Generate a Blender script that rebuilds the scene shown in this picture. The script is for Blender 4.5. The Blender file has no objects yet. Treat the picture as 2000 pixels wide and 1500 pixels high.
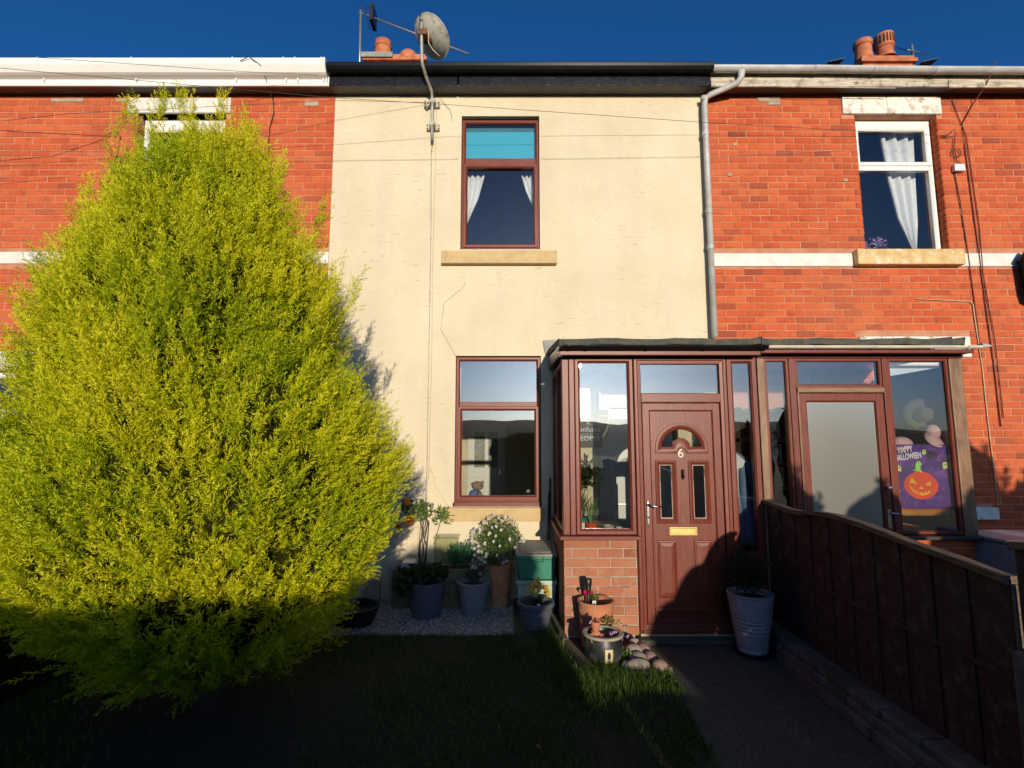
import bpy, math, random
import numpy as np
from mathutils import Vector, Matrix

SC = bpy.context.scene
COL = SC.collection
R = math.radians
random.seed(7)
rng = np.random.default_rng(7)

# ------------------------------------------------------------------ camera
cam_d = bpy.data.cameras.new('camera')
cam_d.sensor_width = 36.0
cam_d.lens = 18.0
cam_d.clip_start = 0.05
cam_d.clip_end = 2000
cam = bpy.data.objects.new('camera', cam_d)
COL.objects.link(cam)
cam.location = (0, 0, 1.72)
cam.rotation_euler = (R(96.5), 0, 0)
SC.camera = cam

# ------------------------------------------------------------------ sky and sun
SUN_EL, SUN_AZ = R(8.5), R(7.5)          # azimuth measured from straight behind the camera, towards +x
world = bpy.data.worlds.new('World')
SC.world = world
world.use_nodes = True
wn = world.node_tree
bg = wn.nodes['Background']
sky = wn.nodes.new('ShaderNodeTexSky')
sky.sky_type = 'NISHITA'
sky.sun_disc = False
sky.sun_elevation = SUN_EL
sky.sun_rotation = math.pi - SUN_AZ
sky.air_density = 0.8
sky.dust_density = 1.7
sky.ozone_density = 6.0
hs = wn.nodes.new('ShaderNodeHueSaturation')
hs.inputs['Saturation'].default_value = 1.05
hs.inputs['Value'].default_value = 1.0
wn.links.new(sky.outputs[0], hs.inputs['Color'])
wn.links.new(hs.outputs[0], bg.inputs[0])
bg.inputs[1].default_value = 0.15

sun_d = bpy.data.lights.new('sun', 'SUN')
sun_d.energy = 4.5
sun_d.angle = R(0.5)
sun_d.color = (1.0, 0.86, 0.68)
sun = bpy.data.objects.new('sun', sun_d)
COL.objects.link(sun)
sv = Vector((math.sin(SUN_AZ) * math.cos(SUN_EL), -math.cos(SUN_AZ) * math.cos(SUN_EL), math.sin(SUN_EL)))
sun.rotation_euler = sv.to_track_quat('Z', 'Y').to_euler()
sun.location = (2, -10, 12)

SC.view_settings.view_transform = 'Standard'
SC.view_settings.look = 'None'
SC.view_settings.exposure = 0.0
SC.view_settings.gamma = 1.0
SC.view_settings.use_curve_mapping = False
SC.cycles.max_bounces = 8
SC.cycles.transparent_max_bounces = 16
SC.cycles.use_denoising = True
SC.cycles.caustics_reflective = False
SC.cycles.caustics_refractive = False

# ------------------------------------------------------------------ materials
def nmat(name):
    m = bpy.data.materials.new(name)
    m.use_nodes = True
    nt = m.node_tree
    b = nt.nodes['Principled BSDF']
    return m, nt, b

def coords(nt, scale=(1, 1, 1), kind='Object'):
    tc = nt.nodes.new('ShaderNodeTexCoord')
    mp = nt.nodes.new('ShaderNodeMapping')
    mp.inputs['Scale'].default_value = scale
    nt.links.new(tc.outputs[kind], mp.inputs['Vector'])
    return mp.outputs[0]

def noise(nt, vec, scale, detail=4, rough=0.55):
    n = nt.nodes.new('ShaderNodeTexNoise')
    n.inputs['Scale'].default_value = scale
    n.inputs['Detail'].default_value = detail
    n.inputs['Roughness'].default_value = rough
    nt.links.new(vec, n.inputs['Vector'])
    return n.outputs['Fac']

def ramp(nt, fac, stops):
    r = nt.nodes.new('ShaderNodeValToRGB')
    el = r.color_ramp.elements
    while len(el) > 1:
        el.remove(el[0])
    el[0].position = stops[0][0]
    c = stops[0][1]
    el[0].color = (*c, 1) if len(c) == 3 else c
    for p, c in stops[1:]:
        e = el.new(p)
        e.color = (*c, 1)
    nt.links.new(fac, r.inputs[0])
    return r.outputs[0]

def mixc(nt, fac, a, b, mode='MIX'):
    m = nt.nodes.new('ShaderNodeMix')
    m.data_type = 'RGBA'
    m.blend_type = mode
    for i, v in ((0, fac), (6, a), (7, b)):
        if hasattr(v, 'is_linked') or hasattr(v, 'links'):
            nt.links.new(v, m.inputs[i])
        elif i == 0:
            m.inputs[0].default_value = v
        else:
            m.inputs[i].default_value = (*v, 1)
    return m.outputs[2]

def bump(nt, b, height, strength, dist=0.01):
    bp = nt.nodes.new('ShaderNodeBump')
    bp.inputs['Strength'].default_value = strength
    bp.inputs['Distance'].default_value = dist
    nt.links.new(height, bp.inputs['Height'])
    nt.links.new(bp.outputs[0], b.inputs['Normal'])

def M(name, c1, c2=None, scale=6.0, stretch=(1, 1, 1), rough=0.6, bmp=0.0, bscale=80.0, bdist=0.003, metal=0.0,
      dirt=None, dscale=3.0, spec=0.5, lo=0.35, hi=0.65):
    m, nt, b = nmat(name)
    b.inputs['Roughness'].default_value = rough
    b.inputs['Metallic'].default_value = metal
    b.inputs['Specular IOR Level'].default_value = spec
    v = coords(nt, stretch)
    c2 = c2 or tuple(x * 0.8 for x in c1)
    col = ramp(nt, noise(nt, v, scale), [(lo, c1), (hi, c2)])
    if dirt:
        f = ramp(nt, noise(nt, coords(nt), dscale, 6, 0.7), [(0.5, (0, 0, 0)), (0.68, (1, 1, 1))])
        col = mixc(nt, f, col, dirt)
    nt.links.new(col, b.inputs['Base Color'])
    if bmp:
        bump(nt, b, noise(nt, v, bscale, 5), bmp, bdist)
    return m

def glass_mat(name, tint=(0.96, 0.975, 0.965), f0=0.07):
    """clear pane: Schlick reflection, the same from both faces"""
    m = bpy.data.materials.new(name)
    m.use_nodes = True
    nt = m.node_tree
    nt.nodes.clear()
    N = nt.nodes.new
    out = N('ShaderNodeOutputMaterial')
    tr = N('ShaderNodeBsdfTransparent')
    tr.inputs[0].default_value = (*tint, 1)
    gl = N('ShaderNodeBsdfGlossy')
    gl.inputs['Roughness'].default_value = 0.0
    tc = N('ShaderNodeTexCoord')
    nz = N('ShaderNodeTexNoise'); nz.inputs['Scale'].default_value = 3.0; nz.inputs['Detail'].default_value = 1.0
    nt.links.new(tc.outputs['Object'], nz.inputs['Vector'])
    bp = N('ShaderNodeBump'); bp.inputs['Strength'].default_value = 0.025; bp.inputs['Distance'].default_value = 0.02
    nt.links.new(nz.outputs['Fac'], bp.inputs['Height'])
    nt.links.new(bp.outputs[0], gl.inputs['Normal'])
    geo = N('ShaderNodeNewGeometry')
    dt = N('ShaderNodeVectorMath'); dt.operation = 'DOT_PRODUCT'
    nt.links.new(geo.outputs['True Normal'], dt.inputs[0])
    nt.links.new(geo.outputs['Incoming'], dt.inputs[1])
    def mth(op, a, b=None):
        n = N('ShaderNodeMath'); n.operation = op
        for i, v in enumerate((a, b)):
            if v is None: continue
            if isinstance(v, float): n.inputs[i].default_value = v
            else: nt.links.new(v, n.inputs[i])
        return n.outputs[0]
    c = mth('ABSOLUTE', dt.outputs['Value'])
    s = mth('POWER', mth('SUBTRACT', 1.0, c), 5.0)
    f = mth('ADD', mth('MULTIPLY', s, 1.0 - f0), f0)
    mx = N('ShaderNodeMixShader')
    nt.links.new(f, mx.inputs[0])
    nt.links.new(tr.outputs[0], mx.inputs[1])
    nt.links.new(gl.outputs[0], mx.inputs[2])
    nt.links.new(mx.outputs[0], out.inputs[0])
    return m

def leaf_mat(name, stops, trans=0.3, rough=0.5):
    """foliage; colour runs along the stops by the per-leaf attribute 'tone'"""
    m, nt, b = nmat(name)
    at = nt.nodes.new('ShaderNodeAttribute')
    at.attribute_name = 'tone'
    col = ramp(nt, at.outputs['Fac'], stops)
    nt.links.new(col, b.inputs['Base Color'])
    b.inputs['Roughness'].default_value = rough
    b.inputs['Specular IOR Level'].default_value = 0.25
    t = nt.nodes.new('ShaderNodeBsdfTranslucent')
    nt.links.new(col, t.inputs[0])
    mx = nt.nodes.new('ShaderNodeMixShader')
    mx.inputs[0].default_value = trans
    nt.links.new(b.outputs[0], mx.inputs[1])
    nt.links.new(t.outputs[0], mx.inputs[2])
    nt.links.new(mx.outputs[0], nt.nodes['Material Output'].inputs[0])
    return m

def brick_mat(name, stops, mottled=(0.2, 0.03, 0.02)):
    m, nt, b = nmat(name)
    a1 = nt.nodes.new('ShaderNodeAttribute')
    a1.attribute_type = 'OBJECT'
    a1.attribute_name = 'tone'
    a2 = nt.nodes.new('ShaderNodeAttribute')
    a2.attribute_type = 'GEOMETRY'
    a2.attribute_name = 'tone'
    ad = nt.nodes.new('ShaderNodeMath')
    ad.operation = 'ADD'
    nt.links.new(a1.outputs['Fac'], ad.inputs[0])
    nt.links.new(a2.outputs['Fac'], ad.inputs[1])
    base = ramp(nt, ad.outputs[0], stops)
    geo = nt.nodes.new('ShaderNodeNewGeometry')
    n1 = noise(nt, geo.outputs['Position'], 9, 6, 0.65)
    f = ramp(nt, n1, [(0.52, (0, 0, 0)), (0.75, (0.7, 0.7, 0.7))])
    col = mixc(nt, f, base, mottled)
    big = noise(nt, geo.outputs['Position'], 0.9, 5, 0.6)
    col = mixc(nt, ramp(nt, big, [(0.45, (0, 0, 0)), (0.75, (0.55, 0.55, 0.55))]), col, (0.46, 0.14, 0.06))
    soot = noise(nt, geo.outputs['Position'], 1.7, 6, 0.7)
    col = mixc(nt, ramp(nt, soot, [(0.52, (0, 0, 0)), (0.72, (0.45, 0.45, 0.45))]), col, (0.26, 0.06, 0.035))
    n2 = noise(nt, geo.outputs['Position'], 160, 3)
    col = mixc(nt, 0.25, col, ramp(nt, n2, [(0.3, (0.25, 0.25, 0.25)), (0.7, (0.9, 0.9, 0.9))]), 'OVERLAY')
    nt.links.new(col, b.inputs['Base Color'])
    b.inputs['Roughness'].default_value = 0.85
    b.inputs['Specular IOR Level'].default_value = 0.25
    bump(nt, b, noise(nt, geo.outputs['Position'], 120, 4), 0.35, 0.003)
    return m

MT = {}
MT['brick'] = brick_mat('red_brick', [(0.0, (0.24, 0.055, 0.033)), (0.15, (0.36, 0.075, 0.032)), (0.3, (0.43, 0.076, 0.026)), (0.7, (0.50, 0.098, 0.031)), (1.0, (0.54, 0.125, 0.042))])
MT['pier_brick'] = brick_mat('pier_brick', [(0.0, (0.21, 0.085, 0.05)), (0.4, (0.31, 0.125, 0.072)), (1.0, (0.38, 0.17, 0.10))], (0.44, 0.29, 0.19))
MT['mortar'] = M('mortar', (0.42, 0.16, 0.08), (0.52, 0.26, 0.15), scale=5, rough=0.95, bmp=0.4, bscale=150)
MT['pale_mortar'] = M('pale_mortar', (0.42, 0.34, 0.24), (0.33, 0.27, 0.2), scale=9, rough=0.95, bmp=0.5, bscale=90)
MT['white_paint'] = M('white_paint', (0.72, 0.70, 0.64), (0.60, 0.58, 0.52), scale=8, rough=0.6, bmp=0.15, bscale=60)
MT['flaked_paint'] = M('flaked_paint', (0.78, 0.76, 0.68), (0.70, 0.67, 0.58), scale=10, rough=0.7, bmp=0.4, bscale=40, dirt=(0.28, 0.17, 0.08), dscale=9)
MT['flaked_sill'] = M('flaked_sill', (0.66, 0.48, 0.22), (0.50, 0.33, 0.12), scale=10, rough=0.7, bmp=0.4, bscale=40, dirt=(0.70, 0.66, 0.54), dscale=7)
MT['sandstone'] = M('sandstone', (0.56, 0.41, 0.20), (0.50, 0.36, 0.17), scale=7, rough=0.8, bmp=0.25, bscale=120, dirt=(0.42, 0.29, 0.14), dscale=8)
MT['white_upvc'] = M('white_upvc', (0.80, 0.79, 0.75), (0.76, 0.75, 0.70), scale=3, rough=0.3)
MT['grey_upvc'] = M('grey_upvc', (0.50, 0.51, 0.50), (0.40, 0.41, 0.40), scale=5, stretch=(1, 1, 1), rough=0.45, dirt=(0.33, 0.30, 0.24), dscale=4)
MT['black_gloss'] = M('black_gloss', (0.007, 0.007, 0.008), (0.014, 0.014, 0.015), scale=12, rough=0.22, bmp=0.9, bscale=60, bdist=0.004, spec=0.4)
MT['black_pvc'] = M('black_pvc', (0.006, 0.006, 0.006), (0.009, 0.009, 0.009), rough=0.22, spec=0.25)
MT['worn_timber'] = M('worn_timber', (0.58, 0.53, 0.42), (0.36, 0.30, 0.22), scale=9, stretch=(0.5, 1, 5), rough=0.8, bmp=0.4, bscale=40, dirt=(0.09, 0.07, 0.05), dscale=6)
MT['slate'] = M('slate', (0.06, 0.065, 0.07), (0.10, 0.10, 0.10), rough=0.6)
MT['terracotta'] = M('terracotta', (0.52, 0.20, 0.09), (0.42, 0.15, 0.07), scale=8, rough=0.8, bmp=0.2, bscale=100, dirt=(0.50, 0.33, 0.2), dscale=5)
MT['chimney_clay'] = M('chimney_clay', (0.55, 0.19, 0.08), (0.36, 0.10, 0.05), scale=6, rough=0.8, bmp=0.2)
MT['felt'] = M('roof_felt', (0.05, 0.055, 0.045), (0.085, 0.09, 0.075), scale=30, rough=0.9, bmp=0.8, bscale=200, dirt=(0.13, 0.10, 0.06), dscale=9)
MT['lead'] = M('lead', (0.30, 0.29, 0.24), (0.20, 0.20, 0.18), scale=8, rough=0.6, bmp=0.2)
MT['oak_v'] = M('timber_post', (0.26, 0.145, 0.07), (0.15, 0.075, 0.035), scale=14, stretch=(4, 4, 0.35), rough=0.5, bmp=0.3, bscale=30, dirt=(0.10, 0.045, 0.025), dscale=3)
MT['oak_h'] = M('timber_rail', (0.26, 0.145, 0.07), (0.15, 0.075, 0.035), scale=14, stretch=(0.35, 4, 4), rough=0.5, bmp=0.3, bscale=30)
def rosewood(name, st):
    m, nt, b = nmat(name)
    v = coords(nt, st)
    n1 = noise(nt, v, 22, 6, 0.6)
    n2 = noise(nt, coords(nt), 2.0, 3)
    col = ramp(nt, n1, [(0.3, (0.085, 0.014, 0.007)), (0.5, (0.14, 0.024, 0.011)), (0.7, (0.21, 0.042, 0.019))])
    col = mixc(nt, ramp(nt, n2, [(0.4, (0, 0, 0)), (0.7, (0.25, 0.25, 0.25))]), col, (0.18, 0.06, 0.035))
    nt.links.new(col, b.inputs['Base Color'])
    b.inputs['Roughness'].default_value = 0.42
    b.inputs['Specular IOR Level'].default_value = 0.35
    bump(nt, b, n1, 0.12, 0.002)
    return m
MT['rose_v'] = rosewood('rosewood_upright', (5, 5, 0.3))
MT['rose_h'] = rosewood('rosewood_rail', (0.3, 5, 5))
MT['glass'] = glass_mat('window_glass', f0=0.13)
MT['glass_up'] = glass_mat('window_glass_upper', tint=(0.95, 0.97, 0.98), f0=0.07)
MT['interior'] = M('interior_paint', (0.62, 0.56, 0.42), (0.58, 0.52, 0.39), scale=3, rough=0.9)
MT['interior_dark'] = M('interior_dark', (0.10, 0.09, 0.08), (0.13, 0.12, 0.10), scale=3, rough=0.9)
MT['carpet'] = M('carpet', (0.10, 0.08, 0.07), (0.07, 0.06, 0.05), scale=30, rough=1.0)
MT['white_gloss'] = M('white_gloss', (0.70, 0.70, 0.66), (0.66, 0.66, 0.62), rough=0.3)
MT['net'] = M('net_curtain', (0.74, 0.74, 0.72), (0.66, 0.66, 0.64), scale=30, rough=0.9)
MT['brass'] = M('brass', (0.72, 0.53, 0.19), (0.62, 0.45, 0.16), scale=20, rough=0.3, metal=0.85)
MT['chrome'] = M('chrome', (0.62, 0.60, 0.56), (0.5, 0.48, 0.45), rough=0.22, metal=1.0)
MT['steel'] = M('steel', (0.50, 0.50, 0.48), (0.40, 0.40, 0.38), rough=0.4, metal=0.7)
MT['galv'] = M('galvanised', (0.46, 0.45, 0.40), (0.36, 0.35, 0.30), scale=14, rough=0.55, metal=0.35, dirt=(0.22, 0.13, 0.08), dscale=12)
MT['dish'] = M('dish_paint', (0.62, 0.62, 0.55), (0.52, 0.52, 0.47), scale=5, rough=0.5, dirt=(0.24, 0.11, 0.05), dscale=4.2)
MT['rust'] = M('rust', (0.20, 0.09, 0.045), (0.12, 0.06, 0.035), scale=15, rough=0.9)
MT['cable'] = M('cable_black', (0.03, 0.028, 0.03), rough=0.6)
MT['cable_red'] = M('cable_painted', (0.14, 0.032, 0.022), rough=0.7)
MT['cable_cream'] = M('cable_cream', (0.58, 0.46, 0.28), rough=0.6)
MT['cream_plastic'] = M('cream_plastic', (0.66, 0.60, 0.46), rough=0.4)
MT['soil'] = M('soil', (0.03, 0.02, 0.013), (0.05, 0.034, 0.022), scale=40, rough=1.0, bmp=1.0, bscale=60, bdist=0.01)
MT['concrete'] = M('concrete', (0.082, 0.095, 0.066), (0.034, 0.040, 0.027), scale=55, rough=0.95, bmp=0.6, bscale=60, bdist=0.006, dirt=(0.06, 0.06, 0.04), dscale=2.5)
MT['stone_dark'] = M('kerb_stone', (0.13, 0.12, 0.10), (0.06, 0.056, 0.048), scale=7, rough=0.95, bmp=1.0, bscale=25, bdist=0.012, dirt=(0.05, 0.055, 0.03), dscale=4)
MT['rock'] = M('garden_rock', (0.40, 0.33, 0.25), (0.27, 0.23, 0.19), scale=6, rough=0.9, bmp=0.5, bscale=25, bdist=0.01)
MT['rock_pink'] = M('garden_rock_pink', (0.40, 0.26, 0.20), (0.30, 0.19, 0.15), scale=6, rough=0.9, bmp=0.5, bscale=25, bdist=0.01)
MT['old_board'] = M('old_board', (0.20, 0.16, 0.10), (0.12, 0.10, 0.065), scale=10, stretch=(1, 1, 1), rough=0.95, bmp=0.5, bscale=40, dirt=(0.09, 0.10, 0.04), dscale=4)
MT['fence'] = M('fence_stain', (0.042, 0.012, 0.010), (0.022, 0.011, 0.009), scale=12, stretch=(4, 4, 0.4), rough=0.8, bmp=0.5, bscale=30, dirt=(0.075, 0.062, 0.045), dscale=11)
MT['fence_cap'] = M('fence_capping', (0.17, 0.12, 0.075), (0.07, 0.045, 0.03), scale=12, stretch=(4, 0.4, 4), rough=0.8, bmp=0.5, bscale=30)
MT['grass_soil'] = M('lawn_soil', (0.014, 0.018, 0.007), (0.022, 0.018, 0.010), scale=5, rough=1.0, bmp=0.8, bscale=40, bdist=0.01)
MT['field'] = M('far_field', (0.075, 0.085, 0.03), (0.055, 0.07, 0.025), scale=0.02, rough=1.0)
MT['gravel_base'] = M('gravel_base', (0.30, 0.28, 0.25), (0.14, 0.13, 0.12), scale=60, rough=1.0, bmp=1.0, bscale=60, bdist=0.01)
MT['gravel'] = leaf_mat('gravel_stone', [(0, (0.22, 0.20, 0.18)), (0.5, (0.42, 0.40, 0.36)), (1, (0.62, 0.60, 0.55))], trans=0.0, rough=0.8)
MT['grass'] = leaf_mat('grass_blade', [(0, (0.022, 0.045, 0.008)), (0.6, (0.07, 0.135, 0.018)), (1, (0.19, 0.25, 0.06))], trans=0.35)
MT['conifer'] = leaf_mat('golden_conifer', [(0, (0.09, 0.15, 0.006)), (0.3, (0.24, 0.33, 0.006)), (0.6, (0.47, 0.53, 0.006)), (1, (0.72, 0.68, 0.02))], trans=0.32, rough=0.6)
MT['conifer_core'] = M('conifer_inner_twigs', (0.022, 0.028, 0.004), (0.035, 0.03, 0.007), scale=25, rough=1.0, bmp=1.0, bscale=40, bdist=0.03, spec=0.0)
MT['bark'] = M('bark', (0.10, 0.07, 0.05), (0.06, 0.045, 0.03), scale=20, stretch=(3, 3, 0.5), rough=0.95, bmp=1.0, bscale=30, bdist=0.01)
MT['leaf'] = leaf_mat('green_leaf', [(0, (0.035, 0.07, 0.015)), (0.6, (0.09, 0.16, 0.035)), (1, (0.20, 0.28, 0.07))])
MT['leaf_dark'] = leaf_mat('dark_leaf', [(0, (0.012, 0.025, 0.010)), (0.6, (0.03, 0.055, 0.018)), (1, (0.07, 0.10, 0.03))])
MT['leaf_emerald'] = leaf_mat('emerald_leaf', [(0, (0.02, 0.08, 0.03)), (0.6, (0.04, 0.16, 0.07)), (1, (0.10, 0.26, 0.14))])
MT['leaf_pale'] = leaf_mat('strap_leaf', [(0, (0.10, 0.18, 0.05)), (0.6, (0.24, 0.33, 0.12)), (1, (0.45, 0.50, 0.26))])
MT['twig'] = leaf_mat('dry_twig', [(0, (0.06, 0.045, 0.03)), (1, (0.16, 0.13, 0.08))], trans=0.1)
def flower(name, c, c2=None):
    return leaf_mat(name, [(0, c2 or tuple(x * .7 for x in c)), (1, c)], trans=0.25)
MT['white_petal'] = flower('white_petal', (0.80, 0.78, 0.72))
MT['orange_petal'] = flower('orange_petal', (0.90, 0.42, 0.03), (0.85, 0.22, 0.01))
MT['yellow_petal'] = flower('yellow_petal', (0.85, 0.66, 0.14), (0.75, 0.52, 0.08))
MT['pink_petal'] = flower('pink_petal', (0.65, 0.03, 0.14), (0.45, 0.01, 0.06))
MT['lilac_petal'] = flower('lilac_petal', (0.62, 0.45, 0.62), (0.35, 0.2, 0.5))
MT['pot_slate'] = M('pot_slate_blue', (0.10, 0.11, 0.135), (0.075, 0.085, 0.11), scale=10, rough=0.6, bmp=0.1)
MT['pot_grey'] = M('pot_mid_grey', (0.22, 0.23, 0.25), (0.18, 0.19, 0.21), scale=10, rough=0.55, bmp=0.1)
MT['pot_pale'] = M('pot_pale_grey', (0.30, 0.30, 0.325), (0.24, 0.24, 0.26), scale=12, rough=0.7, bmp=0.3, bscale=60)
MT['glazed'] = M('glazed_black', (0.010, 0.013, 0.013), (0.030, 0.033, 0.030), scale=9, rough=0.42, bmp=0.1, bscale=20, dirt=(0.10, 0.10, 0.09), dscale=7)
MT['stoneware'] = M('stoneware_rim', (0.42, 0.38, 0.28), (0.34, 0.30, 0.22), scale=14, rough=0.6)
MT['tile_cream'] = M('cream_transfer', (0.72, 0.60, 0.34), rough=0.5)
MT['ink'] = M('black_ink', (0.02, 0.018, 0.015), rough=0.6)
MT['green_box'] = M('green_box', (0.025, 0.22, 0.13), (0.02, 0.18, 0.105), scale=5, rough=0.45, bmp=0.1)
MT['pale_box'] = M('pale_green_box', (0.40, 0.52, 0.40), (0.34, 0.45, 0.34), scale=5, rough=0.5)
MT['grey_lid'] = M('grey_lid', (0.24, 0.24, 0.215), (0.19, 0.19, 0.17), scale=6, rough=0.6, dirt=(0.15, 0.13, 0.09), dscale=6)
MT['black_plastic'] = M('black_plastic', (0.012, 0.012, 0.013), rough=0.4)
MT['white_plastic'] = M('white_plastic', (0.70, 0.70, 0.70), rough=0.4)
MT['bin_grey'] = M('cabinet_grey', (0.36, 0.38, 0.38), (0.30, 0.32, 0.32), rough=0.5)
MT['blind'] = M('turquoise_blind', (0.045, 0.42, 0.55), (0.04, 0.40, 0.52), scale=2, rough=0.7)
MT['teal_head'] = M('blind_headrail', (0.03, 0.16, 0.22), rough=0.6)
MT['purple'] = M('purple_cloth', (0.10, 0.018, 0.20), (0.045, 0.010, 0.115), scale=5, rough=0.7, dirt=(0.22, 0.06, 0.34), dscale=6)
MT['orange_print'] = M('orange_print', (0.75, 0.07, 0.012), (0.62, 0.05, 0.01), scale=6, rough=0.7)
MT['rust_print'] = M('orange_band', (0.40, 0.14, 0.01), rough=0.7)
MT['yellow_print'] = M('yellow_print', (0.80, 0.42, 0.01), rough=0.7)
MT['green_print'] = M('green_print', (0.30, 0.70, 0.10), rough=0.7)
MT['lime_print'] = M('lime_print', (0.62, 0.72, 0.18), rough=0.7)
MT['white_print'] = M('white_print', (0.82, 0.80, 0.80), rough=0.7)
MT['ink_purple'] = M('dark_purple_print', (0.02, 0.006, 0.05), rough=0.7)
MT['straw'] = M('straw', (0.10, 0.078, 0.042), (0.07, 0.055, 0.03), scale=60, rough=0.9, bmp=0.5, bscale=120)
MT['pink_cloth'] = M('pink_cloth', (0.60, 0.37, 0.36), (0.50, 0.28, 0.28), scale=8, rough=0.9)
MT['bear'] = M('bear_plush', (0.34, 0.24, 0.17), (0.28, 0.19, 0.13), scale=50, rough=1.0, bmp=1.0, bscale=150)
MT['blue_cloth'] = M('blue_cloth', (0.10, 0.19, 0.42), rough=0.9)
MT['denim'] = M('jacket_blue', (0.13, 0.20, 0.30), (0.09, 0.14, 0.22), scale=8, rough=0.9)
MT['jacket_white'] = M('jacket_lining', (0.62, 0.62, 0.60), rough=0.9)
MT['mirror'] = M('mirror_glass', (0.6, 0.62, 0.6), rough=0.03, metal=1.0)
MT['board'] = M('chalkboard', (0.05, 0.055, 0.055), rough=0.6)
MT['dark_wood'] = M('dark_wood', (0.05, 0.03, 0.02), (0.03, 0.02, 0.014), rough=0.5)
MT['shelf_wood'] = M('shelf_wood', (0.30, 0.10, 0.04), (0.22, 0.07, 0.03), rough=0.5)
MT['photo_print'] = M('photo_print', (0.10, 0.11, 0.10), (0.30, 0.32, 0.28), scale=30, rough=0.4)
MT['jar_glass'] = glass_mat('cloche_plastic', tint=(0.86, 0.90, 0.80), f0=0.04)
MT['asphalt'] = M('asphalt', (0.05, 0.05, 0.05), (0.06, 0.06, 0.06), scale=20, rough=0.95)
def frosted():
    m, nt, b = nmat('frosted_glass')
    v = coords(nt)
    b.inputs['Base Color'].default_value = (0.20, 0.195, 0.155, 1)
    b.inputs['Roughness'].default_value = 0.26
    b.inputs['Specular IOR Level'].default_value = 1.0
    bump(nt, b, noise(nt, v, 90, 3), 0.25, 0.004)
    t = nt.nodes.new('ShaderNodeBsdfTransparent')
    mx = nt.nodes.new('ShaderNodeMixShader')
    mx.inputs[0].default_value = 0.10
    nt.links.new(b.outputs[0], mx.inputs[1])
    nt.links.new(t.outputs[0], mx.inputs[2])
    g = nt.nodes.new('ShaderNodeBsdfGlossy')
    g.inputs['Roughness'].default_value = 0.20
    m2 = nt.nodes.new('ShaderNodeMixShader')
    m2.inputs[0].default_value = 0.22
    nt.links.new(mx.outputs[0], m2.inputs[1])
    nt.links.new(g.outputs[0], m2.inputs[2])
    nt.links.new(m2.outputs[0], nt.nodes['Material Output'].inputs[0])
    return m
MT['frosted'] = frosted()
def render_mat():
    m, nt, b = nmat('cream_render')
    v = coords(nt)
    big = noise(nt, v, 1.3, 5, 0.6)
    col = ramp(nt, big, [(0.35, (0.60, 0.52, 0.355)), (0.65, (0.67, 0.59, 0.42))])
    fl = noise(nt, coords(nt, (7, 7, 34)), 1.0, 5, 0.7)            # short horizontal trowel flakes
    gate = noise(nt, v, 0.9, 2)
    flm = ramp(nt, fl, [(0.365, (1, 1, 1)), (0.40, (0, 0, 0))])
    gm = ramp(nt, gate, [(0.42, (0.15, 0.15, 0.15)), (0.6, (1, 1, 1))])
    fm = mixc(nt, 1.0, flm, gm, 'MULTIPLY')
    col = mixc(nt, fm, col, (0.44, 0.38, 0.25))
    st = noise(nt, coords(nt, (2.2, 2.2, 0.35)), 1.5, 5, 0.65)     # grime runs below the eaves and sills
    col = mixc(nt, ramp(nt, st, [(0.48, (0, 0, 0)), (0.78, (0.35, 0.35, 0.35))]), col, (0.50, 0.455, 0.34))
    nt.links.new(col, b.inputs['Base Color'])
    b.inputs['Roughness'].default_value = 0.9
    b.inputs['Specular IOR Level'].default_value = 0.2
    h = nt.nodes.new('ShaderNodeMath')
    h.operation = 'ADD'
    nt.links.new(noise(nt, v, 14, 6, 0.6), h.inputs[0])
    nt.links.new(fl, h.inputs[1])
    bump(nt, b, h.outputs[0], 0.7, 0.008)
    return m
MT['render'] = render_mat()
MT['render_plain'] = M('cream_render_lower', (0.70, 0.60, 0.365), (0.62, 0.515, 0.30), scale=4, rough=0.9)

# ------------------------------------------------------------------ objects
ORG = {}

def tag(o, label=None, cat=None, group=None, kind=None):
    if label: o['label'] = label
    if cat: o['category'] = cat
    if group: o['group'] = group
    if kind: o['kind'] = kind
    return o

def thing(name, label, cat, at=(0, 0, 0), group=None):
    o = bpy.data.objects.new(name, None)
    o.empty_display_size = 0.1
    COL.objects.link(o)
    o.location = at
    ORG[o.name] = Vector(at)
    return tag(o, label, cat, group)

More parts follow.
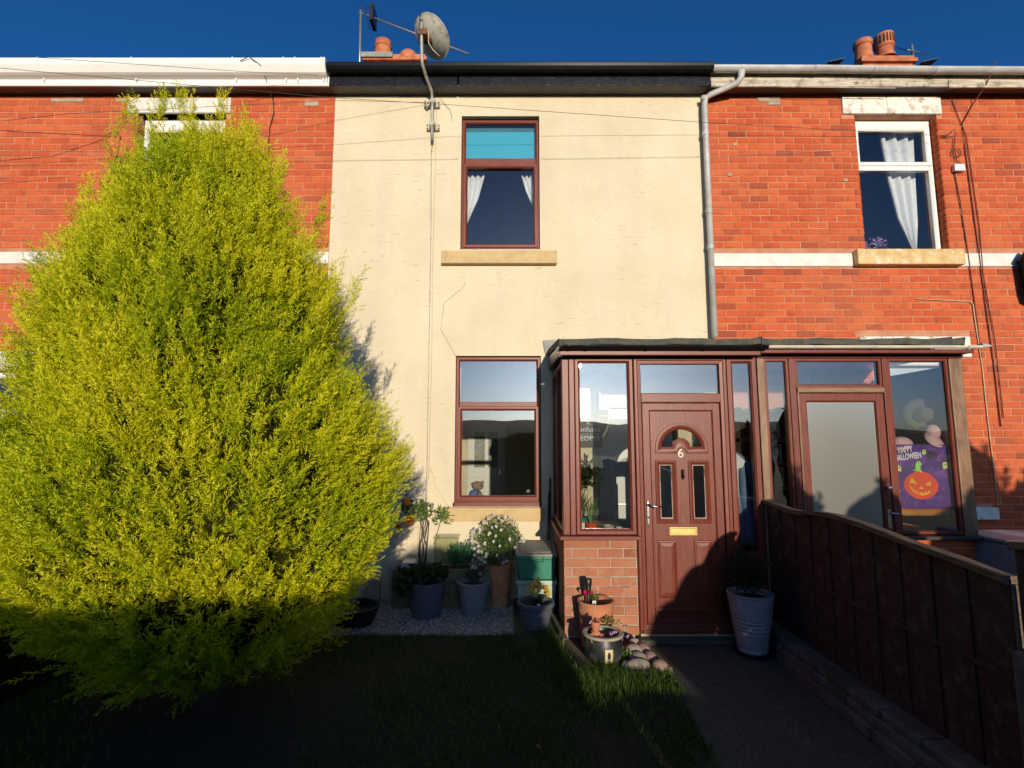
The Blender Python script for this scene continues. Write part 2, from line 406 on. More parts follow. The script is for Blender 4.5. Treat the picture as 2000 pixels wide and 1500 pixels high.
class MB:
    def __init__(s):
        s.v = []; s.f = []
    def add(s, vs, fs):
        n = len(s.v)
        s.v.extend([tuple(v) for v in vs])
        s.f.extend([tuple(i + n for i in f) for f in fs])
        return s
    def box(s, x0, x1, y0, y1, z0, z1):
        return s.add([(x0, y0, z0), (x1, y0, z0), (x1, y1, z0), (x0, y1, z0), (x0, y0, z1), (x1, y0, z1), (x1, y1, z1), (x0, y1, z1)],
                     [(0, 3, 2, 1), (4, 5, 6, 7), (0, 1, 5, 4), (1, 2, 6, 5), (2, 3, 7, 6), (3, 0, 4, 7)])
    def ring(s, x0, x1, z0, z1, prof):
        """mitred rectangular frame in the wall plane; prof = [(inset, y), ...]"""
        vs = []
        for i, y in prof:
            vs += [(x0 + i, y, z0 + i), (x1 - i, y, z0 + i), (x1 - i, y, z1 - i), (x0 + i, y, z1 - i)]
        n = len(prof)
        fs = []
        for k in range(n):
            a, b = k * 4, ((k + 1) % n) * 4
            for j in range(4):
                fs.append((a + j, a + (j + 1) % 4, b + (j + 1) % 4, b + j))
        return s.add(vs, fs)
    def frame(s, x0, x1, z0, z1, w, yf, d=0.06, lip=0.012):
        return s.ring(x0, x1, z0, z1, [(0, yf + d), (0, yf + 0.005), (0.005, yf), (w * 0.62, yf), (w * 0.72, yf + 0.004), (w - 0.003, yf + lip), (w, yf + lip + 0.004), (w, yf + d)])
    def tube(s, pts, r, n=8, cap=True):
        pts = [Vector(p) for p in pts]
        rs = r if isinstance(r, (list, tuple)) else [r] * len(pts)
        vs = []; fs = []
        up = None
        for i, p in enumerate(pts):
            d = (pts[min(i + 1, len(pts) - 1)] - pts[max(i - 1, 0)]).normalized()
            if up is None:
                up = Vector((0, 0, 1)) if abs(d.z) < 0.9 else Vector((1, 0, 0))
            a = d.cross(up).normalized()
            b = d.cross(a).normalized()
            up = -b if False else b.cross(d) * 0 + up
            for k in range(n):
                t = 2 * math.pi * k / n
                vs.append(p + a * (rs[i] * math.cos(t)) + b * (rs[i] * math.sin(t)))
        for i in range(len(pts) - 1):
            for k in range(n):
                fs.append((i * n + k, i * n + (k + 1) % n, (i + 1) * n + (k + 1) % n, (i + 1) * n + k))
        if cap:
            fs.append(tuple(range(n - 1, -1, -1)))
            fs.append(tuple((len(pts) - 1) * n + k for k in range(n)))
        return s.add(vs, fs)
    def lathe(s, prof, c, n=32, axis=None, sx=1.0, sy=1.0, closed=False):
        vs = []; fs = []
        m = Matrix.Identity(3) if axis is None else Vector(axis).to_track_quat('Z', 'Y').to_matrix()
        c = Vector(c)
        for r, z in prof:
            for k in range(n):
                t = 2 * math.pi * k / n
                vs.append(c + m @ Vector((r * math.cos(t) * sx, r * math.sin(t) * sy, z)))
        L = len(prof)
        for i in range(L - 1):
            for k in range(n):
                fs.append((i * n + k, i * n + (k + 1) % n, (i + 1) * n + (k + 1) % n, (i + 1) * n + k))
        if closed:
            for k in range(n): fs.append(((L - 1) * n + k, (L - 1) * n + (k + 1) % n, (k + 1) % n, k))
            return s.add(vs, fs)
        if prof[0][0] > 1e-6: fs.append(tuple(range(n - 1, -1, -1)))
        if prof[-1][0] > 1e-6: fs.append(tuple((L - 1) * n + k for k in range(n)))
        return s.add(vs, fs)
    def ext_x(s, prof, x0, x1):
        """prof = closed loop [(y, z)] pushed along x"""
        n = len(prof)
        vs = [(x0, y, z) for y, z in prof] + [(x1, y, z) for y, z in prof]
        fs = [(i, (i + 1) % n, n + (i + 1) % n, n + i) for i in range(n)]
        fs += [tuple(range(n - 1, -1, -1)), tuple(range(n, 2 * n))]
        return s.add(vs, fs)
    def poly(s, pts, y):
        """flat outline [(x, z)] at depth y"""
        return s.add([(x, y, z) for x, z in pts], [tuple(range(len(pts)))])
    def slab(s, pts, y0, y1):
        n = len(pts)
        vs = [(x, y0, z) for x, z in pts] + [(x, y1, z) for x, z in pts]
        fs = [tuple(range(n)), tuple(range(2 * n - 1, n - 1, -1))] + [(i, n + i, n + (i + 1) % n, (i + 1) % n) for i in range(n)]
        return s.add(vs, fs)
    def ball(s, c, r, n=10, m=7, sz=1.0, sx=1.0, sy=1.0, jit=0.0, seed=0):
        rr = random.Random(seed)
        prof = [(math.sin(math.pi * i / m), -math.cos(math.pi * i / m)) for i in range(m + 1)]
        vs = []; fs = []
        for i, (a, b) in enumerate(prof):
            for k in range(n):
                t = 2 * math.pi * k / n
                j = 1 + rr.uniform(-jit, jit)
                vs.append((c[0] + r * sx * a * math.cos(t) * j, c[1] + r * sy * a * math.sin(t) * j, c[2] + r * sz * b * j))
        for i in range(m):
            for k in range(n):
                fs.append((i * n + k, i * n + (k + 1) % n, (i + 1) * n + (k + 1) % n, (i + 1) * n + k))
        return s.add(vs, fs)
    def build(s, name, mat, parent=None, smooth=False, bevel=0.0, at=None, mods=()):
        og = ORG[parent.name] if parent else Vector(at or (0, 0, 0))
        me = bpy.data.meshes.new(name)
        me.from_pydata([(x - og.x, y - og.y, z - og.z) for x, y, z in s.v], [], s.f)
        me.materials.append(MT[mat] if isinstance(mat, str) else mat)
        o = bpy.data.objects.new(name, me)
        COL.objects.link(o)
        if parent:
            o.parent = parent
        else:
            o.location = og
        ORG[o.name] = og
        if smooth:
            me.polygons.foreach_set('use_smooth', [True] * len(me.polygons))
            if smooth != 'all':
                try:
                    me.set_sharp_from_angle(angle=R(38))
                except Exception:
                    pass
        if bevel:
            bm_ = o.modifiers.new('soft_edges', 'BEVEL')
            bm_.width = bevel
            bm_.segments = 2
            bm_.limit_method = 'ANGLE'
            bm_.angle_limit = R(40)
        me.update()
        return o

def np_mesh(name, V, F, mat, parent=None, tone=None, at=(0, 0, 0), k=3, kind=None):
    """big mesh from arrays; F has k corners per face; tone = per-face attribute"""
    og = ORG[parent.name] if parent else Vector(at)
    V = V - np.array(og)
    me = bpy.data.meshes.new(name)
    nf = len(F)
    me.vertices.add(len(V)); me.vertices.foreach_set('co', V.astype(np.float32).ravel())
    me.loops.add(nf * k); me.loops.foreach_set('vertex_index', F.astype(np.int32).ravel())
    me.polygons.add(nf)
    me.polygons.foreach_set('loop_start', np.arange(0, nf * k, k, dtype=np.int32))
    me.polygons.foreach_set('loop_total', np.full(nf, k, dtype=np.int32))
    me.update(calc_edges=True)
    if tone is not None:
        a = me.attributes.new('tone', 'FLOAT', 'FACE')
        a.data.foreach_set('value', tone.astype(np.float32))
    me.materials.append(MT[mat] if isinstance(mat, str) else mat)
    o = bpy.data.objects.new(name, me)
    COL.objects.link(o)
    if parent: o.parent = parent
    else: o.location = og
    ORG[o.name] = og
    if kind: o['kind'] = kind
    return o

def unit(a):
    return a / (np.linalg.norm(a, axis=-1, keepdims=True) + 1e-9)

def leaves(base, d, length, width, curl=0.25, rg=rng):
    """kite-shaped leaves: base (N,3), direction d (N,3); returns V, F (two triangles each, folded)"""
    n = len(base)
    d = unit(d)
    side = unit(np.cross(d, rg.normal(size=(n, 3))))
    nrm = np.cross(d, side)
    L = np.asarray(length).reshape(-1, 1) * np.ones((n, 1)); W = np.asarray(width).reshape(-1, 1) * np.ones((n, 1))
    p0 = base
    p1 = base + d * L * 0.45 + side * W * 0.5 + nrm * L * curl * 0.2
    p2 = base + d * L - nrm * L * curl * 0.3
    p3 = base + d * L * 0.45 - side * W * 0.5 + nrm * L * curl * 0.2
    V = np.stack([p0, p1, p2, p3], 1).reshape(-1, 3)
    b = np.arange(n)[:, None] * 4
    F = np.concatenate([b + [0, 1, 2], b + [0, 2, 3]], 1).reshape(-1, 3)
    return V, F

def bush(parent, name, c, rad, n, L, W, mat, seed=1, fill=0.75, up=0.5, squash=(1, 1, 1), tone=(0, 1)):
    rg = np.random.default_rng(seed)
    u = unit(rg.normal(size=(n, 3)))
    rr = rad * (fill + (1 - fill) * rg.random((n, 1))) * (1 + 0.12 * np.sin(u[:, :1] * 7 + seed) * np.cos(u[:, 2:] * 5 + seed))
    P = np.array(c) + u * rr * np.array(squash)
    d = u + np.array([0, 0, up]) + rg.normal(size=(n, 3)) * 0.5
    V, F = leaves(P - unit(d) * L * 0.6, d, L * rg.uniform(0.6, 1.3, n), W * rg.uniform(0.7, 1.2, n), rg=rg)
    t = np.repeat(rg.uniform(tone[0], tone[1], n), 2)
    return np_mesh(name, V, F, mat, parent, t)

def text(body, size, loc, mat, name, parent, ext=0.0005, rot=0.0, shear=0.0, align='CENTER', bold=0.0):
    cu = bpy.data.curves.new(name, 'FONT')
    cu.body = body
    cu.size = size
    cu.extrude = ext
    cu.shear = shear
    cu.offset = bold
    cu.align_x = align
    cu.align_y = 'CENTER'
    cu.materials.append(MT[mat])
    tmp = bpy.data.objects.new(name, cu)
    COL.objects.link(tmp)
    bpy.context.view_layer.update()
    me = bpy.data.meshes.new_from_object(tmp.evaluated_get(bpy.context.evaluated_depsgraph_get()))
    me.name = name
    bpy.data.objects.remove(tmp)
    bpy.data.curves.remove(cu)
    o = bpy.data.objects.new(name, me)
    COL.objects.link(o)
    o.parent = parent
    o.location = Vector(loc) - ORG[parent.name]
    o.rotation_euler = (R(90), rot, 0)
    o['is_text'] = 1
    ORG[o.name] = ORG[parent.name]
    return o

# ------------------------------------------------------------------ brickwork
BL, BH, BD = 0.2215, 0.0735, 0.10
def brick_unit():
    """chamfered brick, front face at y=0, centred in x and z"""
    hx, hz, c = BL / 2, BH / 2, 0.004
    def loop(i, y): return [(-hx + i, y, -hz + i), (hx - i, y, -hz + i), (hx - i, y, hz - i), (-hx + i, y, hz - i)]
    vs = loop(c, 0) + loop(0, c) + loop(0, BD)
    fs = [(0, 1, 2, 3)]
    for a in (0, 4):
        for j in range(4):
            fs.append((a + j, a + 4 + j, a + 4 + (j + 1) % 4, a + (j + 1) % 4))
    fs.append((11, 10, 9, 8))
    return vs, fs
BV, BF = brick_unit()
BRICKMESH = {}
def brick_mesh(mat):
    if mat not in BRICKMESH:
        me = bpy.data.meshes.new('brick')
        me.from_pydata(BV, [], BF)
        me.materials.append(MT[mat])
        BRICKMESH[mat] = me
    return BRICKMESH[mat]

def to_px(x, y, z):
    th = R(6.5)
    d = y * math.cos(th) + (z - 1.72) * math.sin(th)
    if d < 0.1: return (-9e3, -9e3, d)
    return (1000 + 1000 * x / d, 750 - 1000 * (-y * math.sin(th) + (z - 1.72) * math.cos(th)) / d, d)

def brickwork(parent, x0, x1, z0, z1, holes, yf, mat='brick', seed=1, keep=300, seen=None, side=False, bond=0.0, zc=0.083, dark=0.10, rest='brick_courses'):
    """bricks proud of their mortar; the largest in the photograph are objects, the rest one part.
    side=True lays them in the yz plane (x0..x1 run along y, yf is the x of the face, facing -x)"""
    rr = random.Random(seed)
    out = []
    row = 0
    z = z0
    pitch = BL + 0.009
    while z + zc * 0.6 < z1:
        zt = min(z + BH, z1 - 0.004)
        x = x0 - pitch + (row % 2) * pitch / 2 + bond
        while x < x1:
            a, b = max(x + rr.uniform(-.003, .003), x0 + .001), min(x + BL + rr.uniform(-.003, .003), x1 - .001)
            segs = [(a, b)] if b - a > 0.02 else []
            for hx0, hx1, hz0, hz1 in holes:
                if zt > hz0 + 0.01 and z < hz1 - 0.01:
                    ns = []
                    for s0, s1 in segs:
                        if s1 <= hx0 or s0 >= hx1: ns.append((s0, s1)); continue
                        if s0 < hx0 - 0.02: ns.append((s0, hx0))
                        if s1 > hx1 + 0.02: ns.append((hx1, s1))
                    segs = ns
            for s0, s1 in segs:
                t = rr.random()
                tone = rr.uniform(0.04, 0.26) if t < dark else rr.uniform(0.3, 0.95)
                out.append([s0, s1, z + rr.uniform(-.001, .001), zt, tone, rr.uniform(-0.0022, 0.0022)])
            x += pitch
        z += zc
        row += 1
    def score(b):
        xc, zc_ = (b[0] + b[1]) / 2, (b[2] + b[3]) / 2
        px, py, d = to_px(yf, xc, zc_) if side else to_px(xc, yf, zc_)
        if not (5 < px < 1995 and 5 < py < 1495): return -1
        if seen and not seen(px, py): return -1
        return (b[1] - b[0]) / d
    sc = sorted(range(len(out)), key=lambda i: -score(out[i]))
    chosen = [i for i in sc[:keep] if score(out[i]) > 0]
    cs = set(chosen)
    og = ORG[parent.name]
    me = brick_mesh(mat)
    for i in chosen:
        a, b, c, d, tone, pr = out[i]
        o = bpy.data.objects.new('brick', me)
        COL.objects.link(o)
        o.parent = parent
        if side:
            o.location = Vector((yf + pr, (a + b) / 2, (c + d) / 2)) - og
            o.rotation_euler = (0, 0, R(-90))
        else:
            o.location = Vector(((a + b) / 2, yf + pr, (c + d) / 2)) - og
            o.rotation_euler = (0, rr.uniform(-.004, .004), 0)
        o.scale = ((b - a) / BL, 1, (d - c) / BH)
        o['tone'] = tone
    rest_i = [i for i in range(len(out)) if i not in cs]
    if rest_i:
        bv = np.array(BV)
        Vs = []; tn = []
        for i in rest_i:
            a, b, c, d, tone, pr = out[i]
            v = bv * [(b - a) / BL, 1, (d - c) / BH] 
            if side: v = np.stack([v[:, 1] + yf + pr, -v[:, 0] + (a + b) / 2, v[:, 2] + (c + d) / 2], 1)
            else: v = v + [(a + b) / 2, yf + pr, (c + d) / 2]
            Vs.append(v); tn += [tone] * len(BF)
        F = (np.array(BF)[None] + (np.arange(len(rest_i)) * 12)[:, None, None]).reshape(-1, 4)
        o = np_mesh(rest, np.concatenate(Vs), F, mat, parent, np.array(tn), k=4, kind='stuff')

def wall_with_holes(mb, x0, x1, z0, z1, y0, y1, holes):
    xs = sorted({x0, x1, *[h[0] for h in holes], *[h[1] for h in holes]})
    for a, b in zip(xs, xs[1:]):
        m = (a + b) / 2
        hs_ = sorted([h for h in holes if h[0] < m < h[1]], key=lambda h: h[2])
        z = z0
        for h in hs_:
            if h[2] > z: mb.box(a, b, y0, y1, z, h[2])
            z = h[3]
        if z < z1: mb.box(a, b, y0, y1, z, z1)
    return mb

# ================================================================== ground
W = 5.9                     # wall face of the terrace
FP = 4.72                   # front of the porches
g = MB(); g.box(-260, 260, -260, 260, -0.6, -0.03)
tag(g.build('ground', 'field'), kind='structure')
# lawn: slightly uneven sheet
nx, ny = 60, 60
xs = np.linspace(-9, 1.17, nx); ys = np.linspace(-3.4, 4.86, ny)
gx, gy = np.meshgrid(xs, ys)
gz = -0.005 + 0.012 * np.sin(gx * 3.1 + 1) * np.cos(gy * 2.3) + 0.006 * np.sin(gx * 9 + gy * 7)
keepx = 1.09 + 0.10 * np.clip((gy - 2.9) / 1.2, 0, 1)
gx2 = np.minimum(gx, keepx)
V = np.stack([gx2.ravel(), gy.ravel(), gz.ravel()], 1)
idx = np.arange(nx * ny).reshape(ny, nx)
F = np.stack([idx[:-1, :-1], idx[:-1, 1:], idx[1:, 1:], idx[1:, :-1]], -1).reshape(-1, 4)
o = np_mesh('lawn', V, F, 'grass_soil', k=4)
tag(o, kind='structure')
g = MB(); g.box(1.0, 2.3, -3.6, 4.74, -0.2, -0.012)
tag(g.build('path', 'concrete'), kind='structure')
g = MB(); g.box(2.3, 9, -3.6, 5.9, -0.2, -0.014)
tag(g.build('neighbour_paving', 'concrete'), kind='structure')
g = MB(); g.box(-9, 0.02, 4.83, 5.9, -0.2, 0.0)
tag(g.build('gravel_bed', 'gravel_base'), kind='structure')
g = MB(); g.box(0.02, 0.47, 4.6, 5.9, -0.2, 0.004)
tag(g.build('slab_strip', 'concrete'), kind='structure')
g = MB(); g.box(0.40, 1.16, 4.02, 4.745, -0.2, 0.006)
tag(g.build('planting_soil', 'soil'), kind='structure')
g = MB(); g.box(-60, 60, -10.5, -4.4, -0.2, -0.012)
tag(g.build('road', 'asphalt'), kind='structure')
# far hills across the road: only ever seen mirrored in the windows
def hills():
    n = 120
    vs = []; fs = []
    for j, (y, k) in enumerate([(-60, 0.0), (-95, 0.35), (-140, 0.8), (-185, 1.0), (-230, 0.6)]):
        for i in range(n):
            x = -250 + 500 * i / (n - 1)
            h = (7.5 + 2.2 * math.sin(x * 0.021 + 1) + 1.2 * math.sin(x * 0.07 + 2) + 0.35 * math.sin(x * 0.31)) * k
            vs.append((x, y, h - 0.1))
    for j in range(4):
        for i in range(n - 1):
            fs.append((j * n + i, j * n + i + 1, (j + 1) * n + i + 1, (j + 1) * n + i))
    m = MB(); m.add(vs, fs)
    tag(m.build('hills', 'field', smooth='all'), kind='structure')
hills()

# gravel stones
n = 15000
P = np.stack([rng.uniform(-3.2, 0.0, n), rng.uniform(4.80, 5.88, n), rng.uniform(-0.002, 0.012, n)], 1)
keep = P[:, 1] > 4.84 + 0.03 * np.sin(P[:, 0] * 9) + rng.normal(size=n) * 0.012
P = P[keep]; n = len(P)
oc = np.array([(1, 0, 0), (0, 1, 0), (-1, 0, 0), (0, -1, 0), (0, 0, 1), (0.3, 0.2, -1)], float)
s_ = rng.uniform(0.005, 0.0115, (n, 1, 1)) * rng.uniform(0.6, 1.3, (n, 1, 3))
ang = rng.uniform(0, 6.28, n)
ca, sa = np.cos(ang)[:, None], np.sin(ang)[:, None]
v = oc[None] * s_ + rng.normal(size=(n, 6, 3)) * 0.0012
v = np.stack([v[..., 0] * ca - v[..., 1] * sa, v[..., 0] * sa + v[..., 1] * ca, v[..., 2] * 0.8], -1) + P[:, None]
of = np.array([(0, 1, 4), (1, 2, 4), (2, 3, 4), (3, 0, 4), (1, 0, 5), (2, 1, 5), (3, 2, 5), (0, 3, 5)])
F = (of[None] + (np.arange(n) * 6)[:, None, None]).reshape(-1, 3)
tag(np_mesh('gravel', v.reshape(-1, 3), F, 'gravel', tone=np.repeat(rng.random(n), 8)),
    'pale chippings spread along the foot of the cream house wall', 'gravel', kind='stuff')

# grass
def grass(n, xr, yr, hmin, hmax, seed, mask=None):
    rg = np.random.default_rng(seed)
    x = rg.uniform(*xr, n); y = rg.uniform(*yr, n)
    k = np.ones(n, bool) if mask is None else mask(x, y, rg)
    x, y = x[k], y[k]; n = len(x)
    h = rg.uniform(hmin, hmax, n) * (0.75 + 0.35 * np.sin(x * 5 + 1.3) * np.cos(y * 4.1))
    lean = rg.normal(size=(n, 2)) * 0.35
    a = rg.uniform(0, 6.28, n)
    w = rg.uniform(0.0012, 0.0028, n)
    s = np.stack([np.cos(a) * w, np.sin(a) * w, np.zeros(n)], 1)
    b = np.stack([x, y, np.full(n, -0.012)], 1)
    m = b + np.stack([lean[:, 0] * h * 0.35, lean[:, 1] * h * 0.35, h * 0.55], 1)
    t = b + np.stack([lean[:, 0] * h * 1.0, lean[:, 1] * h * 1.0, h * 0.95], 1)
    V = np.stack([b - s, b + s, m + s * .8, m - s * .8, t], 1).reshape(-1, 3)
    q = np.arange(n)[:, None] * 5
    F = np.concatenate([q + [0, 1, 2], q + [0, 2, 3], q + [3, 2, 4]], 1).reshape(-1, 3)
    return V, F, np.repeat(rg.beta(2, 2.2, n), 3)
def soilpatch(x, y, rg):
    d = ((x + 1.55) / 0.75) ** 2 + ((y - 3.2) / 0.55) ** 2
    tree = ((x + 2.0) / 1.0) ** 2 + ((y - 3.6) / 0.9) ** 2
    edge = x < 1.10 + 0.10 * np.clip((y - 2.9) / 1.2, 0, 1) + rg.normal(size=len(x)) * 0.012
    soil = (x > 0.42) & (y > 4.05)
    front = y < 4.83 + 0.03 * np.sin(x * 7) + rg.normal(size=len(x)) * 0.02
    return (rg.random(len(x)) < np.clip(d * 0.9 - 0.3, 0.05, 1)) & (rg.random(len(x)) < np.clip(tree, 0.08, 1)) & edge & ~soil & front
parts_ = [grass(95000, (-3.6, 1.22), (1.7, 4.9), 0.025, 0.075, 3, soilpatch),
          grass(3800, (0.20, 1.20), (3.72, 4.16), 0.06, 0.14, 5, lambda x, y, r: (y < 4.07 + 0.03 * np.sin(x * 12)) & (x > 0.33 + (y - 3.9) * -0.2)),
          grass(2600, (0.05, 0.46), (3.9, 4.85), 0.06, 0.13, 6, lambda x, y, r: np.abs(x - (0.36 - (y - 4.4) * 0.16)) < 0.09)]
off = 0; Vs = []; Fs = []; Ts = []
for V, F, t in parts_:
    Vs.append(V); Fs.append(F + off); Ts.append(t); off += len(V)
tag(np_mesh('grass', np.concatenate(Vs), np.concatenate(Fs), 'grass', tone=np.concatenate(Ts)),
    'rough green lawn grass between the conifer and the path', 'grass', kind='stuff')

# ================================================================== the three houses
def seen_left(px, py):
    # outline of the conifer: bricks behind it are not counted among those in view
    pts = [(250, 185), (300, 235), (440, 225), (500, 300), (580, 380), (612, 450), (645, 500), (690, 600)]
    lft = [(270, 240), (262, 370), (190, 372), (140, 450), (95, 490), (85, 550), (25, 640), (0, 700)]
    def at(tab, y):
        for (xa, ya), (xb, yb) in zip(tab, tab[1:]):
            if ya <= y <= yb: return xa + (xb - xa) * (y - ya) / max(yb - ya, 1)
        return None
    r = at([(300, 235), (500, 300), (580, 380), (612, 450), (645, 500), (690, 600), (700, 700)], py)
    l = at(sorted(lft, key=lambda p: p[1]), py)
    if py > 690: return False
    if r is None or l is None: return True
    return not (l < px < r)

def window_unit(house, x0, x1, z0, z1, yf, bar, pane_t, pane_b, mat_v, mat_h, glass_t, glass_b, w=0.045, sash_w=0.05, sash='lower', label=None, head=0.0):
    """two-light window: frame (the part) with casement, transom bar and panes under it"""
    f = MB(); f.frame(x0, x1, z0, z1 - head, w, yf, 0.07)
    if head: f.box(x0, x1, yf + 0.004, yf + 0.07, z1 - head - 0.001, z1)
    win = f.build('window', mat_v, house, bevel=0.002)
    if label: win['label'] = label
    b = MB(); b.box(x0 + w - 0.004, x1 - w + 0.004, yf + 0.002, yf + 0.06, bar[0], bar[1])
    b.build('transom', mat_h, win, bevel=0.004)
    s = MB()
    if sash == 'lower': s.frame(x0 + 0.022, x1 - 0.022, z0 + 0.022, bar[0] + 0.008, sash_w, yf - 0.014, 0.05)
    else: s.frame(x0 + 0.022, x1 - 0.022, bar[1] - 0.008, z1 - head - 0.022, sash_w, yf - 0.014, 0.05)
    s.build('casement', mat_v, win, bevel=0.002)
    for (a, b_, c, d), gm in ((pane_t, glass_t), (pane_b, glass_b)):
        p = MB(); p.box(a - 0.008, b_ + 0.008, yf + 0.028, yf + 0.034, c - 0.008, d + 0.008)
        p.build('pane', gm, win)
    return win

# ---- cream house (number six)
HC = thing('terraced_house', 'cream rendered terraced house with brown framed windows, between two red brick ones', 'house', (0.08, 5.9, 0))
XL, XR = -2.185, 2.365
c_up = (-0.62, 0.335, 4.013, 5.718)
c_lo = (-0.655, 0.335, 1.00, 2.723)
c_dr = (0.98, 1.88, 0.06, 2.12)
wl = MB(); wall_with_holes(wl, XL, XR, -0.1, 6.02, W, W + 0.28, [c_up, c_lo, c_dr])
wl.build('wall', 'render', HC)
# drip mark where the render meets the left neighbour
win = window_unit(HC, -0.618, 0.333, 4.035, 5.71, 5.965, (5.115, 5.205), (-0.572, 0.287, 5.205, 5.66), (-0.546, 0.261, 4.107, 5.073),
                  'rose_v', 'rose_h', 'glass_up', 'glass_up')
m = MB(); m.box(-0.625, 0.34, 5.945, 6.02, 4.005, 4.04); m.build('cill', 'rose_h', win, bevel=0.004)
m = MB(); m.box(-0.836, 0.531, 5.825, 6.0, 3.817, 3.972); m.build('window_sill', 'sandstone', HC, bevel=0.006)
win = window_unit(HC, -0.652, 0.332, 1.045, 2.715, 5.94, (2.13, 2.188), (-0.608, 0.287, 2.188, 2.672), (-0.575, 0.256, 1.117, 2.083),
                  'rose_v', 'rose_h', 'glass', 'glass')
m = MB(); m.box(-0.675, 0.345, 5.90, 6.0, 0.992, 1.05); m.build('cill', 'rose_h', win, bevel=0.006)
m = MB(); m.box(-0.80, 0.352, 5.84, 6.0, 0.845, 0.992); m.build('window_sill', 'sandstone', HC, bevel=0.006)
# interior shell of the ground floor: a through room, lit by the low sun
rm = MB()
rm.box(-2.1, 0.55, 11.85, 11.95, 0.1, 2.9)
rm.box(-2.15, -2.1, 6.19, 11.9, 0.1, 2.9); rm.box(0.55, 0.6, 6.19, 11.9, 0.1, 2.9)
rm.box(-2.1, 0.55, 6.2, 11.9, 2.85, 2.9)
rm.build('room', 'interior', HC)
m = MB(); m.box(-2.1, 0.55, 6.2, 11.9, 0.05, 0.10); m.build('room_floor', 'carpet', HC)
m = MB(); m.box(-0.66, 0.34, 6.01, 6.30, 0.985, 1.02); m.build('window_board', 'white_gloss', HC, bevel=0.006)
# inner door standing part-way down the room, with its leaded light
d = thing('interior_door', 'white panelled inner door with leaded glass, seen through the lower window', 'door', (-0.6, 11.8, 0.1))
m = MB(); m.frame(-1.02, -0.16, 0.1, 2.14, 0.07, 11.79, 0.05, 0.0); m.build('door_frame', 'white_gloss', d, bevel=0.004)
m = MB(); wall_with_holes(m, -0.95, -0.23, 0.1, 2.07, 11.80, 11.84, [(-0.86, -0.62, 1.15, 1.95), (-0.54, -0.32, 1.15, 1.95)]); m.build('door_leaf', 'white_gloss', d)
for a, b in ((-0.86, -0.62), (-0.54, -0.32)):
    m = MB(); m.box(a, b, 11.815, 11.825, 1.15, 1.95); m.build('pane', 'photo_print', d)
    m = MB(); m.frame(a, b, 0.35, 0.95, 0.03, 11.79, 0.015, 0.0); m.build('door_panel', 'white_gloss', d)
m = MB(); m.box(-0.30, -0.26, 11.78, 11.80, 0.98, 1.12); m.tube([(-0.28, 11.78, 1.08), (-0.28, 11.74, 1.08), (-0.38, 11.74, 1.08)], 0.009); m.build('handle', 'chrome', d)
# upper room
rm = MB()
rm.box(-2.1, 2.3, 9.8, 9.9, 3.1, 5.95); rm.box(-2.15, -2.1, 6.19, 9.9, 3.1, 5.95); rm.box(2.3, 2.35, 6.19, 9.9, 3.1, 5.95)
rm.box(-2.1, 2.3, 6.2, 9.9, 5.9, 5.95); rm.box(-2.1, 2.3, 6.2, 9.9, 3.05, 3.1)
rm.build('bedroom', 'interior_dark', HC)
# blind, curtains
bl = thing('roller_blind', 'turquoise roller blind half drawn in the top light of the upstairs window', 'blind', (-0.15, 6.05, 5.6))
m = MB(); m.box(-0.60, 0.315, 6.045, 6.047, 5.13, 5.60); m.build('fabric', 'blind', bl)
m = MB(); m.box(-0.60, 0.315, 6.043, 6.05, 5.225, 5.238); m.build('hem_bar', 'teal_head', bl)
m = MB(); m.box(-0.61, 0.325, 6.05, 6.10, 5.60, 5.66); m.build('headrail', 'teal_head', bl)
def drape(name, label, pts_out, pts_in, y, mat='net', folds=5, group=None, amp=0.02):
    """hanging cloth between an outer and an inner edge, each [(x, z)] from top to bottom"""
    n = len(pts_out); k = folds * 6
    vs = []; fs = []
    for i in range(n):
        for j in range(k + 1):
            t = j / k
            x = pts_out[i][0] * (1 - t) + pts_in[i][0] * t
            z = pts_out[i][1] * (1 - t) + pts_in[i][1] * t
            vs.append((x, y + amp * math.sin(t * folds * 2 * math.pi) * (0.5 + 0.5 * min(1, abs(pts_in[i][0] - pts_out[i][0]) / 0.2)), z))
    for i in range(n - 1):
        for j in range(k):
            a = i * (k + 1) + j
            fs.append((a, a + 1, a + k + 2, a + k + 1))
    m = MB(); m.add(vs, fs)
    o = m.build(name, mat, smooth='all', at=(pts_out[0][0], y, pts_out[-1][1]))
    sm = o.modifiers.new('thickness', 'SOLIDIFY'); sm.thickness = 0.003
    return tag(o, label, 'curtain', group)
drape('curtain', 'white tied-back net curtain in the upstairs cream-house window, nearer the dish cable',
      [(-0.62, 5.1), (-0.62, 4.75), (-0.62, 4.45)], [(-0.33, 5.1), (-0.42, 4.75), (-0.56, 4.42)], 6.12, folds=4)
drape('curtain', 'white tied-back net curtain in the upstairs cream-house window, on the downpipe side',
      [(0.34, 5.1), (0.34, 4.85), (0.34, 4.6)], [(0.10, 5.1), (0.17, 4.85), (0.30, 4.55)], 6.12, folds=4)
drape('curtain', 'plain cream curtain hanging at the edge of the lower window behind the bear',
      [(-0.75, 2.7), (-0.75, 1.8), (-0.75, 1.03)], [(-0.62, 2.7), (-0.63, 1.8), (-0.60, 1.03)], 6.22, folds=3, mat='net')
drape('curtain', 'narrow cream curtain at the porch side of the lower window above the cactus',
      [(0.44, 2.7), (0.44, 1.8), (0.44, 1.03)], [(0.33, 2.7), (0.33, 1.8), (0.33, 1.03)], 6.22, folds=3, mat='net')

